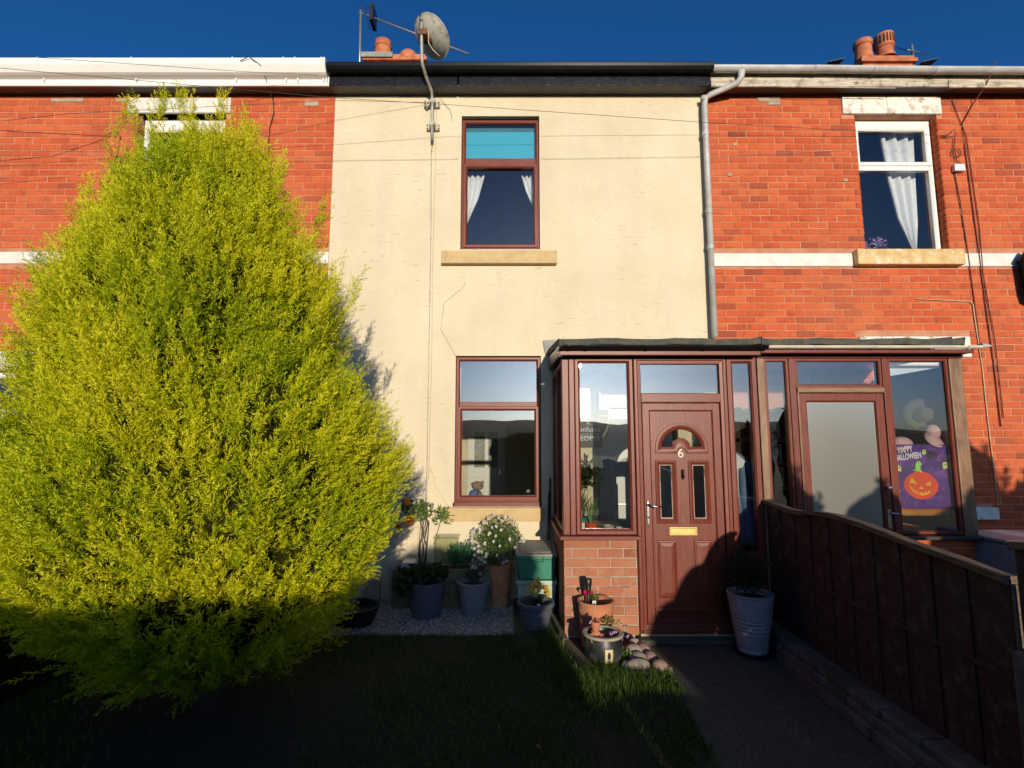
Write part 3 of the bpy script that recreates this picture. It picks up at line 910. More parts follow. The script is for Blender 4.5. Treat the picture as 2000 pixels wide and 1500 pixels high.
# eaves
def ogee(y0, z0, s=1.0):
    return [(y0, z0), (y0, z0 + 0.105 * s), (y0 - 0.112 * s, z0 + 0.105 * s), (y0 - 0.112 * s, z0 + 0.095 * s), (y0 - 0.106 * s, z0 + 0.06 * s), (y0 - 0.088 * s, z0 + 0.025 * s), (y0 - 0.06 * s, z0 + 0.005 * s)]
def halfround(y0, z0, r, n=12, t=0.004):
    c = (y0 - r, z0 + r)
    o = [(c[0] + r * math.cos(math.pi * k / n), c[1] - r * math.sin(math.pi * k / n)) for k in range(n + 1)]
    i = [(c[0] + (r - t) * math.cos(math.pi * k / n), c[1] - (r - t) * math.sin(math.pi * k / n)) for k in range(n, -1, -1)]
    return o + i
def roof(house, x0, x1):
    m = MB()
    m.add([(x0, 5.66, 6.19), (x1, 5.66, 6.19), (x1, 9.8, 8.85), (x0, 9.8, 8.85), (x0, 13.9, 6.19), (x1, 13.9, 6.19)], [(0, 1, 2, 3), (3, 2, 5, 4)])
    m.add([(x0, 5.66, 6.16), (x1, 5.66, 6.16), (x1, 9.8, 8.80), (x0, 9.8, 8.80), (x0, 13.9, 6.16), (x1, 13.9, 6.16)], [(3, 2, 1, 0), (4, 5, 2, 3), (0, 1, 7 - 6, 0)][:2])
    m.box(x0, x1, 5.745, 5.9, 6.0, 6.012)
    r = m.build('roof', 'slate', house)
    m = MB(); m.box(x0, x1, 13.3, 13.6, -0.1, 6.2); m.box(x0, x0 + 0.02, 6.2, 13.3, -0.1, 6.2); m.box(x1 - 0.02, x1, 6.2, 13.3, -0.1, 6.2)
    m.build('outer_walls', 'mortar', house)
roof(HC, XL - 0.02, XR + 0.02)
m = MB(); m.box(-2.20, -1.42, 5.718, 5.742, 5.99, 6.14); m.box(-1.416, -0.66, 5.718, 5.742, 5.988, 6.14); m.box(-0.64, XR + 0.03, 5.715, 5.742, 5.99, 6.145)
m.build('fascia', 'black_gloss', HC, bevel=0.0022)
gt = MB(); gt.ext_x(ogee(5.715, 6.105), -2.21, XR + 0.05); gt = gt.build('gutter', 'black_pvc', HC, bevel=0.0022)
for x in (-1.30, -1.24, 0.62, 2.36):
    m = MB(); m.ext_x(ogee(5.722, 6.10, 1.09), x, x + 0.025); m.build('gutter_bracket', 'black_pvc', gt)

# chimney of the cream house's left stack
def chimney(house, x0, x1, y0, y1, z0, z1, mat='pier_brick'):
    m = MB(); m.box(x0, x1, y0, y1, z0, z1 - 0.16); m.box(x0 - 0.06, x1 + 0.06, y0 - 0.06, y1 + 0.06, z1 - 0.15, z1 - 0.075); m.box(x0 - 0.02, x1 + 0.02, y0 - 0.02, y1 + 0.02, z1 - 0.075, z1)
    return m.build('chimney', 'chimney_clay', house, bevel=0.008)
ch = chimney(HC, -2.90, -1.75, 9.4, 9.95, 8.2, 9.40)
m = MB(); m.box(-3.00, -2.36, 9.30, 9.335, 9.28, 9.385); m.build('lead_flashing', 'lead', ch)
m = MB(); m.lathe([(0.17, 9.60), (0.165, 9.80), (0.155, 9.88), (0.175, 9.90), (0.17, 9.93), (0.15, 9.96), (0.155, 10.0), (0.165, 10.02), (0.12, 10.06), (0.10, 9.95)], (-2.61, 9.55, -0.24), 28); m.build('chimney_pot', 'chimney_clay', ch, smooth=True)
m = MB(); m.lathe([(0.17, 9.55), (0.17, 9.70), (0.13, 9.75), (0.0, 9.77)], (-2.08, 9.5, -0.24), 24); m.build('pot_cap', 'chimney_clay', ch, smooth=True)

# ---- left brick house
HL = thing('terraced_house', 'red brick terraced house with white gutter and fascia, behind the golden conifer', 'house', (-4.8, 5.9, 0))
l_up = (-4.60, -3.53, 3.99, 5.745)
l_lo = (-6.9, -5.3, 1.0, 2.55)
m = MB(); wall_with_holes(m, -7.6, XL - 0.001, -0.1, 6.02, W, W + 0.28, [(a - .006, b + .006, c - .004, d) for a, b, c, d in (l_up, l_lo)])
m.build('wall', 'mortar', HL)
lint_l = (-4.735, -3.465, 5.745, 5.945)
band_l = (-7.6, XL, 3.832, 3.978)
holes_l = [l_up, (lint_l[0] - .003, lint_l[1] + .003, 5.74, 5.95), (-8, 0, 3.826, 3.984), l_lo, (-7.05, -5.15, 2.55, 2.78), (-7.05, -5.15, 0.85, 1.0)]
brickwork(HL, -7.6, XL - 0.004, -0.05, 6.0, holes_l, W - 0.005, seed=11, seen=seen_left, zc=0.0832, dark=0.07)
m = MB(); m.box(-7.6, XL - 0.002, 5.885, 5.95, 3.832, 3.978); m.build('stone_band', 'white_paint', HL, bevel=0.004)
m = MB(); m.box(lint_l[0], lint_l[1], 5.872, 6.06, lint_l[2], lint_l[3]); m.build('lintel', 'white_paint', HL, bevel=0.01)
m = MB(); m.box(-7.02, -5.18, 5.872, 6.06, 2.555, 2.775); m.build('lintel', 'white_paint', HL, bevel=0.01)
m = MB(); m.box(-4.75, -3.4, 5.80, 6.04, 3.83, 3.99); m.build('window_sill', 'white_paint', HL, bevel=0.008)
m = MB(); m.box(-7.05, -5.15, 5.80, 6.04, 0.855, 1.0); m.build('window_sill', 'white_paint', HL, bevel=0.008)
window_unit(HL, -4.595, -3.535, 3.995, 5.74, 6.0, (5.05, 5.11), (-4.53, -3.60, 5.15, 5.54), (-4.55, -3.58, 4.04, 5.05), 'white_upvc', 'white_upvc', 'glass_up', 'glass_up', w=0.05, sash='upper', head=0.1)
window_unit(HL, -6.895, -5.305, 1.005, 2.545, 6.0, (2.0, 2.06), (-6.83, -5.37, 2.1, 2.48), (-6.85, -5.35, 1.05, 2.0), 'white_upvc', 'white_upvc', 'glass', 'glass', w=0.05, sash='upper')
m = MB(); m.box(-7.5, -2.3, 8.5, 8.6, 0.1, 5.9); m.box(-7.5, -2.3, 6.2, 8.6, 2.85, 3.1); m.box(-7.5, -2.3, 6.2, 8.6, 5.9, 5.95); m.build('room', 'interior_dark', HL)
for (x0, z0, w_, h_) in ((-4.9, 5.90, 0.28, 0.05), (-5.7, 5.90, 0.40, 0.05), (-2.56, 5.845, 0.17, 0.07)):
    m = MB(); m.box(x0, x0 + w_, 5.886, 5.905, z0, z0 + h_); m.build('mortar_patch', 'pale_mortar', HL, bevel=0.008)
roof(HL, -7.65, XL - 0.03)
m = MB(); m.box(-7.6, -2.205, 5.716, 5.74, 5.985, 6.19); m.build('fascia', 'white_upvc', HL, bevel=0.0022)
sq = [(5.715, 6.10), (5.715, 6.285), (5.59, 6.285), (5.59, 6.26), (5.595, 6.205), (5.632, 6.13), (5.66, 6.115)]
gt = MB(); gt.ext_x([(y, z - 0.035) for y, z in sq], -7.6, -2.215); gt = gt.build('gutter', 'white_upvc', HL, bevel=0.0022)
for x in (-6.75, -5.63, -4.52, -3.32, -2.72, -2.58, -2.27, -2.235):
    m = MB(); m.ext_x([(5.70 + (y - 5.70) * 1.06, 6.17 + (z - 0.035 - 6.17) * 1.05) for y, z in sq], x, x + 0.016)
    m.box(x, x + 0.014, 5.690, 5.715, 6.03, 6.09); m.build('gutter_bracket', 'white_upvc', gt)

# ---- right brick house
HR = thing('terraced_house', 'red brick terraced house with grey gutter and flaking white lintel, past the cream one', 'house', (4.9, 5.9, 0))
r_up = (4.225, 5.228, 3.985, 5.73)
r_lo = (4.2, 5.22, 1.0, 2.70)
r_dr = (2.62, 3.5, 0.06, 2.1)
m = MB(); wall_with_holes(m, XR + 0.001, 7.6, -0.1, 6.02, W, W + 0.28, [(a - .006, b + .006, c - .004, d) for a, b, c, d in (r_up, r_lo, r_dr)])
m.build('wall', 'mortar', HR)
holes_r = [r_up, (4.065, 5.293, 5.725, 5.96), (0, 9, 3.795, 3.966), (4.05, 5.335, 3.78, 3.99), r_lo, (4.05, 5.37, 2.69, 2.96), (4.05, 5.42, 0.86, 1.0), r_dr, (2.4, 3.6, 2.1, 2.25)]
brickwork(HR, XR + 0.004, 7.6, -0.05, 6.0, holes_r, W - 0.005, seed=23, seen=lambda px, py: py < 655 or px > 1890, zc=0.0832, bond=0.05, dark=0.09)
for a, b in ((XR + 0.002, 4.06), (5.33, 7.6)):
    m = MB(); m.box(a, b, 5.885, 5.95, 3.80, 3.96); m.build('stone_band', 'white_paint', HR, bevel=0.004)
m = MB(); m.box(4.071, 4.62, 5.872, 6.06, 5.735, 5.955); m.box(4.621, 5.287, 5.871, 6.06, 5.733, 5.955); m.build('lintel', 'flaked_paint', HR, bevel=0.012)
m = MB(); m.box(4.06, 5.35, 5.874, 6.06, 2.705, 2.95); m.build('lintel', 'flaked_paint', HR, bevel=0.012)
m = MB(); m.box(4.062, 5.325, 5.80, 6.05, 3.795, 3.985); m.build('window_sill', 'flaked_sill', HR, bevel=0.012)
m = MB(); m.box(4.06, 5.41, 5.80, 6.05, 0.865, 1.0); m.build('window_sill', 'flaked_paint', HR, bevel=0.012)
window_unit(HR, 4.245, 5.222, 3.988, 5.728, 6.0, (5.065, 5.13), (4.32, 5.15, 5.19, 5.57), (4.33, 5.14, 4.04, 5.06), 'white_upvc', 'white_upvc', 'glass_up', 'glass_up', w=0.055, sash='upper', sash_w=0.055, head=0.07)
window_unit(HR, 4.205, 5.215, 1.005, 2.695, 6.0, (2.1, 2.16), (4.28, 5.14, 2.2, 2.6), (4.27, 5.15, 1.05, 2.1), 'white_upvc', 'white_upvc', 'glass', 'glass', w=0.055, sash='upper', sash_w=0.05)
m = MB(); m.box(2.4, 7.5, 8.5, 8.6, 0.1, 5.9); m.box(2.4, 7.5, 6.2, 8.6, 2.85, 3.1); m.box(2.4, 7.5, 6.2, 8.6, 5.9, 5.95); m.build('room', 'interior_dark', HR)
m = MB(); m.box(2.63, 3.49, 5.96, 6.0, 0.08, 2.09); m.build('inner_door', 'shelf_wood', HR, bevel=0.004)
m = MB(); m.box(4.25, 5.2, 6.12, 6.125, 1.0, 2.66); m.build('window_blind', 'net', HR)
for pts in ([(3.05, 5.90), (3.30, 5.90), (3.32, 5.955), (3.03, 5.955)], [(3.16, 5.86), (3.31, 5.86), (3.32, 5.897), (3.24, 5.9), (3.17, 5.897)]):
    m = MB(); m.slab(pts, 5.886, 5.91); m.build('mortar_patch', 'pale_mortar', HR, bevel=0.005)
for (x, z) in ((4.07 - .05, 4.86), (2.62, 4.93), (2.70, 5.32)):
    m = MB(); m.box(x, x + 0.05, 5.883, 5.9, z, z + 0.04); m.build('mortar_patch', 'pale_mortar', HR, bevel=0.008)
drape('curtain', 'long white curtain gathered towards the sill in the red house upstairs window',
      [(5.13, 5.7), (5.10, 5.0), (5.08, 4.45), (5.03, 4.05)], [(4.68, 5.7), (4.74, 5.0), (4.82, 4.5), (4.99, 4.05)], 6.14, folds=3, amp=0.03)
drape('curtain', 'thin strip of white net at the downpipe side of the red house upstairs window',
      [(4.25, 5.7), (4.25, 4.9), (4.25, 4.05)], [(4.40, 5.7), (4.36, 4.9), (4.30, 4.05)], 6.14, folds=2)
roof(HR, XR + 0.03, 7.65)
# weathered grey fascia, in three lengths, the last one hanging loose
m = MB(); m.box(XR + 0.035, 5.25, 5.716, 5.742, 5.975, 6.065); m.box(5.26, 7.6, 5.714, 5.74, 5.962, 6.062); m.box(XR + 0.035, 7.6, 5.73, 5.742, 6.06, 6.19)
m.build('fascia', 'worn_timber', HR, bevel=0.006)
m = MB(); m.add([(3.2, 5.705, 5.973), (4.6, 5.705, 5.955), (4.62, 5.70, 5.947), (4.6, 5.712, 5.945), (3.2, 5.712, 5.966)], [(0, 1, 2, 3, 4)]); m.build('loose_batten', 'worn_timber', HR)
gt = None
seg = [(2.40, 3.60, 6.115, 6.110), (3.60, 5.05, 6.112, 6.095), (5.05, 7.6, 6.095, 6.085)]
gm = MB()
for a, b, z0, z1 in seg:
    pr = halfround(5.712, 0, 0.056)
    n_ = len(pr)
    vs = [(a, y, z + z0) for y, z in pr] + [(b, y, z + z1) for y, z in pr]
    fs = [(i, (i + 1) % n_, n_ + (i + 1) % n_, n_ + i) for i in range(n_)] + [tuple(range(n_ - 1, -1, -1)), tuple(range(n_, 2 * n_))]
    gm.add(vs, fs)
gt = gm.build('gutter', 'grey_upvc', HR, smooth=True)
for x, z in ((2.72, 6.112), (3.60, 6.108), (4.30, 6.10), (5.04, 6.092), (6.2, 6.087)):
    m = MB(); m.ext_x(halfround(5.714, z - 0.004, 0.060, t=0.002), x, x + 0.05); m.build('gutter_joint', 'grey_upvc', gt, smooth=True)
for x, t_ in ((3.76, 0.16), (4.87, -0.1)):
    m = MB(); m.add([(x, 5.60, 6.212), (x + 0.17, 5.57, 6.232), (x + 0.16, 5.70, 6.225), (x, 5.72, 6.215), (x, 5.60, 6.205), (x + 0.17, 5.57, 6.225), (x + 0.16, 5.70, 6.218), (x, 5.72, 6.208)],
                     [(0, 1, 2, 3), (7, 6, 5, 4), (0, 4, 5, 1), (1, 5, 6, 2), (2, 6, 7, 3), (3, 7, 4, 0)])
    m.build('slipped_slate', 'slate', HR)
# downpipe between cream and right house
dp = MB(); dp.tube([(2.74, 5.655, 6.13), (2.735, 5.66, 6.05), (2.70, 5.69, 6.0), (2.42, 5.79, 5.925), (2.36, 5.81, 5.89), (2.345, 5.815, 5.80), (2.34, 5.815, 2.93)], [0.045, 0.036, 0.036, 0.036, 0.036, 0.035, 0.035], 14)
dp = dp.build('downpipe', 'grey_upvc', HR, smooth='all')
for z in (5.86, 5.40, 4.42, 3.98):
    m = MB(); m.tube([(2.34, 5.815, z), (2.34, 5.815, z + 0.05)], 0.041, 14); m.box(2.32, 2.36, 5.84, 5.9, z + 0.01, z + 0.035); m.build('pipe_collar', 'grey_upvc', dp, smooth=True)
# right chimney, two pots
ch = chimney(HR, 6.98, 7.98, 9.4, 9.95, 8.2, 9.37)
m = MB(); m.lathe([(0.20, 9.68), (0.175, 9.85), (0.17, 9.98), (0.20, 10.0), (0.20, 10.08), (0.19, 10.1), (0.14, 10.1), (0.14, 9.9)], (7.12, 9.55, -0.31), 28, None, 0.86, 0.86); m.build('chimney_pot', 'chimney_clay', ch, smooth=True)
pm = MB(); pm.lathe([(0.22, 9.68), (0.17, 9.80), (0.165, 9.90), (0.20, 9.93), (0.205, 10.18), (0.19, 10.2), (0.15, 10.2), (0.15, 9.95)], (7.56, 9.55, -0.27), 28, None, 0.86, 0.86); pm.build('chimney_pot', 'chimney_clay', ch, smooth=True)
for k in range(20):
    t = 2 * math.pi * k / 20
    m_ = (7.56 + 0.178 * math.cos(t), 9.55 + 0.178 * math.sin(t))
    m = MB(); m.tube([(m_[0], m_[1], 9.70), (m_[0], m_[1], 9.88)], 0.012, 6); m.build('pot_slot', 'dark_wood', ch)

# ================================================================== roof-top metalwork
def rod(name, pts, r, mat, parent, n=8): m = MB(); m.tube(pts, r, n); return m.build(name, mat, parent, smooth='all')
ae = thing('television_aerial', 'long silver yagi aerial on a mast beside the single chimney pot', 'aerial', (-3.0, 9.3, 8.6))
rod('mast', [(-2.99, 9.3, 8.5), (-3.015, 9.3, 10.28)], 0.022, 'steel', ae)
bm_ = [Vector((-3.05, 9.3, 10.24)), Vector((-0.86, 9.3, 9.34))]
rod('boom', bm_, 0.014, 'steel', ae)
m = MB(); m.box(-2.80, -2.73, 9.15, 9.45, 9.95, 10.30); m.build('dipole_box', 'black_plastic', ae)
for k in range(20):
    p = bm_[0].lerp(bm_[1], 0.20 + 0.8 * k / 19)
    rod('element', [p + Vector((-0.01, 0, 0.11)), p + Vector((0.01, 0, -0.09))], 0.006, 'cable', ae, 5)
for dz in (0.12, -0.12):
    rod('reflector', [(-2.93, 9.15, 10.18), (-2.88, 9.3, 10.24 + dz), (-2.86, 9.45, 10.2 + dz * 1.8)], 0.006, 'cable', ae, 5)
ae = thing('television_aerial', 'small grey aerial poking up past the twin chimney pots', 'aerial', (8.25, 9.7, 8.7))
rod('mast', [(8.26, 9.7, 8.6), (8.24, 9.7, 9.86)], 0.025, 'steel', ae)
rod('boom', [(7.98, 9.5, 9.58), (8.55, 9.9, 9.86)], 0.016, 'steel', ae)
for k in range(6):
    p = Vector((7.98, 9.5, 9.58)).lerp(Vector((8.55, 9.9, 9.86)), k / 5)
    rod('element', [p + Vector((-0.14, 0.1, 0.14)), p + Vector((0.14, -0.1, -0.14))], 0.008, 'cable', ae, 5)

ds = thing('satellite_dish', 'rusty satellite dish on a bent grey pole rising in front of the black gutter', 'satellite dish', (-0.965, 5.82, 5.5))
pole = rod('pole', [(-0.965, 5.80, 5.35), (-0.968, 5.80, 5.60), (-0.97, 5.80, 5.84), (-0.975, 5.765, 5.95), (-1.02, 5.60, 6.03), (-1.045, 5.50, 6.10), (-1.048, 5.48, 6.17), (-1.054, 5.47, 6.40), (-1.062, 5.47, 6.66)], 0.019, 'galv', ds, 12)
for z in (5.845, 5.545):
    m = MB(); m.box(-1.045, -0.885, 5.86, 5.895, z - 0.035, z + 0.035); m.box(-1.0, -0.93, 5.775, 5.86, z - 0.025, z + 0.025)
    br = m.build('wall_bracket', 'galv', ds, bevel=0.008)
    for sx in (-1.03, -0.90):
        for sz in (-0.022, 0.022):
            m = MB(); m.lathe([(0.008, 0), (0.008, 0.012)], (sx, 5.86, z + sz), 6, (0, -1, 0)); m.build('bolt', 'rust', br)
rod('cable_stub', [(-1.07, 5.88, 5.90), (-1.07, 5.86, 5.83), (-1.05, 5.85, 5.80), (-1.0, 5.84, 5.83)], 0.013, 'galv', ds)
ax = Vector((0.50, 0.40, 0.75)).normalized()
prof = [(0.0, 0.0)] + [(0.245 * k / 10, 0.062 * (k / 10) ** 2) for k in range(1, 11)] + [(0.251, 0.062), (0.251, 0.070), (0.243, 0.070)] + [(0.245 * k / 10, 0.062 * (k / 10) ** 2 + 0.006) for k in range(9, 0, -1)] + [(0.0, 0.006)]
m = MB(); m.lathe(prof, (-0.99, 5.60, 6.50), 40, ax); m.build('reflector_dish', 'dish', ds, smooth=True)
m = MB(); m.lathe([(0.055, -0.03), (0.055, 0.0)], (-0.99, 5.60, 6.495), 12, ax); m.box(-1.09, -0.99, 5.44, 5.60, 6.43, 6.50); m.build('rear_bracket', 'rust', ds, bevel=0.006)
rod('feed_cable', [(-1.0, 5.53, 6.55), (-0.985, 5.53, 6.50), (-0.98, 5.52, 6.38), (-0.93, 5.53, 6.30), (-0.85, 5.56, 6.24)], 0.006, 'cable_cream', ds)
rod('dish_arm', [(-1.06, 5.45, 6.62), (-1.045, 5.52, 6.52), (-1.02, 5.58, 6.42)], 0.014, 'cable', ds)
rod('pole_cap', [(-1.078, 5.47, 6.45), (-1.075, 5.47, 6.70)], 0.010, 'cable', ds)

# ================================================================== cables
def cable(label, pts, r=0.004, mat='cable', cat='cable', name='cable', sag=0.0):
    P_ = [Vector(p) for p in pts]
    out = []
    for a, b in zip(P_, P_[1:]):
        k = max(1, int((b - a).length / 0.35))
        for i in range(k):
            t = i / k
            out.append(a.lerp(b, t) - Vector((0, 0, sag * 4 * t * (1 - t))))
    out.append(P_[-1])
    m = MB(); m.tube(out, r, 6)
    return tag(m.build(name, mat, at=P_[0], smooth='all'), label, cat)
cable('telephone wire sagging from the wall hook by the white box across all three house fronts', [(5.41, 5.87, 5.43), (2.315, 5.7, 5.50), (-0.753, 5.4, 5.52), (-1.94, 5.2, 5.457), (-4.98, 4.6, 5.337), (-7, 4.2, 5.25)], 0.0024, name='telephone_wire')
cable('level wire clipped across the cream render below the dish brackets', [(-6.5, 5.6, 5.10), (-2.19, 5.885, 5.13), (-0.66, 5.887, 5.15), (-0.66, 5.885, 5.17)], 0.0018, 'galv')
cable('level wire from the upstairs brown window to the red house window', [(0.36, 5.885, 5.15), (2.36, 5.885, 5.18), (4.24, 5.885, 5.27)], 0.0018, 'galv')
cable('thin wire rising over the white gutter to the black one', [(-7, 4.3, 5.50), (-4.658, 4.6, 5.401 + .05), (-3.094, 5.5, 5.999), (-2.3, 5.62, 6.05)], 0.0022)
cable('thin wire running along the top bricks to the dish bracket', [(-6.2, 5.0, 4.95), (-4.642, 5.0, 5.135), (-2.088, 5.6, 5.712), (-1.07, 5.86, 5.87)], 0.0022)
cable('wire pair ending on a hook in the red brick left of the conifer tip', [(-6.9, 5.2, 5.16), (-5.548, 5.5, 5.25), (-4.95, 5.86, 5.43), (-4.88, 5.875, 5.50), (-4.82, 5.877, 5.49), (-4.79, 5.877, 5.42), (-4.81, 5.88, 5.2), (-4.86, 5.88, 5.0), (-4.90, 5.88, 4.8), (-4.90, 5.88, 4.55)], 0.0045, 'cable_red')
cable('looped black cable dropping from the white gutter down the red brick', [(-3.21, 5.58, 6.20), (-3.10, 5.56, 6.24), (-2.98, 5.60, 6.16), (-2.95, 5.72, 6.02), (-2.945, 5.88, 5.90), (-2.93, 5.88, 5.75), (-2.97, 5.88, 5.55), (-2.975, 5.88, 5.35), (-2.955, 5.88, 5.02)], 0.005)
cable('grey cable running down the cream render from the dish to the flower bed', [(-0.965, 5.86, 5.40), (-0.986, 5.892, 5.215), (-0.972, 5.892, 4.2), (-0.969, 5.892, 2.932), (-0.968, 5.892, 1.9), (-0.965, 5.892, 0.9)], 0.0055, 'galv')
cable('pale cable beside the grey one on the cream render', [(-0.93, 5.893, 5.86), (-0.935, 5.893, 5.0), (-0.945, 5.893, 3.6), (-0.935, 5.893, 2.9), (-0.945, 5.893, 1.3)], 0.004, 'cable_cream')
cable('slack wire looping down the render beside the brown window frame', [(-0.93, 5.893, 1.45), (-0.86, 5.893, 1.22), (-0.74, 5.893, 1.02), (-0.68, 5.893, 1.0)], 0.003, 'cable_cream')
cable('loose wire hanging from the black fascia onto the cream render', [(-0.90, 5.72, 6.0), (-0.86, 5.88, 5.9), (-0.77, 5.89, 5.80), (-0.74, 5.89, 5.70), (-0.745, 5.89, 5.64)], 0.0022)
cable('black cable stapled down the red brick from gutter to ground, nearest the wall lamp', [(5.75, 5.60, 6.22), (5.70, 5.72, 5.98), (5.68, 5.882, 5.86), (5.52, 5.882, 5.60), (5.53, 5.882, 5.3), (5.545, 5.882, 4.6), (5.56, 5.882, 4.05), (5.575, 5.882, 3.3), (5.595, 5.882, 2.69), (5.60, 5.882, 1.9)], 0.0065, 'cable_red')
cable('second dark cable beside the stapled one on the red brick', [(5.43, 5.882, 5.92), (5.50, 5.882, 5.66), (5.56, 5.882, 5.45), (5.58, 5.882, 4.9), (5.60, 5.882, 4.3), (5.585, 5.882, 3.7), (5.64, 5.882, 2.9), (5.64, 5.882, 2.0)], 0.005, 'cable_red')
cable('dark cable dropping from the white junction box down past the painted band', [(5.37, 5.882, 4.97), (5.40, 5.882, 4.6), (5.425, 5.882, 4.1), (5.43, 5.882, 3.98), (5.45, 5.882, 3.3), (5.46, 5.882, 2.7)], 0.006, 'cable_red')
cable('cream cable running from the brickwork down beside the porch roof', [(4.765, 5.884, 3.40), (5.40, 5.884, 3.37), (5.43, 5.884, 3.33), (5.43, 5.884, 3.2), (5.46, 5.884, 2.6), (5.46, 5.884, 2.0), (5.47, 5.884, 1.4), (5.47, 5.884, 0.75)], 0.006, 'cable_cream')
lp = [(5.41, 5.87, 5.43)] + [(5.36 + 0.05 + 0.055 * math.cos(t), 5.872, 5.22 + 0.055 * math.sin(t)) for t in [2.2 + k * 0.5 for k in range(13)]] + [(5.40, 5.875, 5.13), (5.47, 5.875, 5.06)]
cable('coil of black wire above the white junction box', lp, 0.005)
cable('kinked wire tail between the wall hook and the window reveal', [(5.24, 5.88, 5.45), (5.33, 5.87, 5.45), (5.40, 5.86, 5.52), (5.415, 5.86, 5.45), (5.38, 5.87, 5.43), (5.24, 5.88, 5.42)], 0.004)
jb = thing('junction_box', 'small white junction box on the red brick beside the upstairs window', 'junction box', (5.41, 5.88, 4.97))
m = MB(); m.box(5.345, 5.475, 5.842, 5.893, 4.975, 5.065); m.build('cover', 'white_plastic', jb, bevel=0.008)
m = MB(); m.box(5.36, 5.40, 5.855, 5.88, 4.965, 4.975); m.build('cable_gland', 'black_plastic', jb)
lm = thing('wall_lamp', 'black lantern bracket at the edge of the red brick, level with the white band', 'lamp', (5.86, 5.88, 3.3))
m = MB(); m.lathe([(0.0, 3.98), (0.03, 3.96), (0.10, 3.86), (0.11, 3.84), (0.09, 3.82), (0.07, 3.45), (0.05, 3.36), (0.0, 3.33)], (6.05, 5.79, 0), 8); m.build('lantern', 'black_pvc', lm)
rod('bracket', [(6.05, 5.89, 3.55), (6.05, 5.79, 3.62), (6.05, 5.79, 3.75)], 0.014, 'black_pvc', lm)
# hairline cracks in the render
ck = MB()
for pts in ([(-0.66, 2.72), (-0.70, 2.80), (-0.835, 3.03), (-0.82, 3.20), (-0.80, 3.36), (-0.72, 3.42), (-0.66, 3.48), (-0.60, 3.52), (-0.55, 3.60)],):
    ck.tube([(x, 5.8995, z) for x, z in pts], 0.0022, 4)
ck.build('render_crack', 'old_board', HC)

# ================================================================== porch of the cream house
PO = thing('porch', 'lean-to porch with brown panelled front door and brick base, under black gutter', 'porch', (1.35, 4.72, 0))
m = MB(); m.box(0.472, 1.135, 4.752, 5.89, 0.0, 0.855); m.box(1.13, 2.28, 4.70, 5.89, 0.0, 0.055); m.build('base_wall', 'pale_mortar', PO)
brickwork(PO, 0.465, 1.14, 0.03, 0.858, [], 4.745, mat='pier_brick', seed=5, bond=0.08, dark=0.05, zc=0.0826)
brickwork(PO, 4.85, 5.89, 0.03, 0.858, [], 0.466, mat='pier_brick', seed=6, side=True, dark=0.05, zc=0.0826)
rr = random.Random(31)
for k in range(34):
    row = rr.randint(1, 9); x = rr.uniform(0.48, 1.02); z = 0.03 + row * 0.0826 - 0.006
    m = MB(); m.box(x, x + rr.uniform(0.03, 0.13), 4.7415, 4.752, z, z + rr.uniform(0.007, 0.013)); m.build('mortar_smear', 'pale_mortar', PO, bevel=0.003)
m = MB(); m.box(1.10, 2.30, 4.60, 4.705, -0.01, 0.035); m.build('door_step', 'concrete', PO, bevel=0.01)
m = MB(); m.box(0.425, 1.150, 4.655, 4.86, 0.857, 0.892); m.box(0.425, 0.53, 4.86, 5.88, 0.857, 0.892); m.build('outer_sill', 'rose_h', PO, bevel=0.006)
m = MB(); m.box(0.462, 0.525, 4.722, 4.80, 0.893, 2.51); m.box(0.527, 0.578, 4.716, 4.80, 0.893, 2.51); m.build('corner_post', 'rose_v', PO, bevel=0.006)
# left light
f = MB(); f.frame(0.580, 1.122, 0.895, 2.508, 0.050, 4.715, 0.07); w1 = f.build('window_frame', 'rose_v', PO, bevel=0.002)
m = MB(); m.box(0.622, 1.080, 4.745, 4.751, 0.938, 2.466); m.build('pane', 'glass', w1)
# side light (in the yz plane)
f = MB()
y0_, y1_ = 4.80, 5.86
for a, b, c, d_ in ((y0_, y1_, 0.893, 0.94), (y0_, y1_, 2.44, 2.49), (y0_, y0_ + 0.05, 0.94, 2.44), (y1_ - 0.05, y1_, 0.94, 2.44), (5.30, 5.345, 0.94, 2.44)):
    f.box(0.465, 0.52, a, b, c, d_)
w2 = f.build('side_frame', 'rose_v', PO, bevel=0.006)
for a, b in ((4.85, 5.30), (5.345, 5.81)):
    m = MB(); m.box(0.49, 0.496, a, b, 0.94, 2.44); m.build('pane', 'glass', w2)
# door frame with fanlight, door leaf
f = MB(); f.ring(1.128, 1.992, 0.058, 2.512, [(0, 4.79), (0, 4.718), (0.006, 4.712), (0.030, 4.712), (0.036, 4.718), (0.064, 4.720), (0.068, 4.726), (0.068, 4.79)])
df = f.build('door_frame', 'rose_v', PO, bevel=0.002)
m = MB(); m.box(1.19, 1.93, 4.713, 4.785, 2.084, 2.172); m.build('transom', 'rose_h', df, bevel=0.008)
m = MB(); m.box(1.19, 1.93, 4.745, 4.751, 2.17, 2.45); m.build('pane', 'glass', df)
m = MB(); m.box(1.15, 1.98, 4.69, 4.78, 0.055, 0.085); m.build('threshold', 'rose_h', df, bevel=0.005)
def arch_pts(cx, cz, r, n=18, a0=0.0, a1=math.pi): return [(cx + r * math.cos(a0 + (a1 - a0) * k / n), cz + r * math.sin(a0 + (a1 - a0) * k / n)) for k in range(n + 1)]
DX0, DX1, DZ0, DZ1, DY = 1.200, 1.918, 0.09, 2.080, 4.728
dm = MB()
dm.ring(DX0, DX1, DZ0, DZ1, [(0, 4.775), (0, DY + 0.004), (0.004, DY), (0.064, DY), (0.070, DY + 0.006), (0.076, DY + 0.012), (0.076, 4.775)])
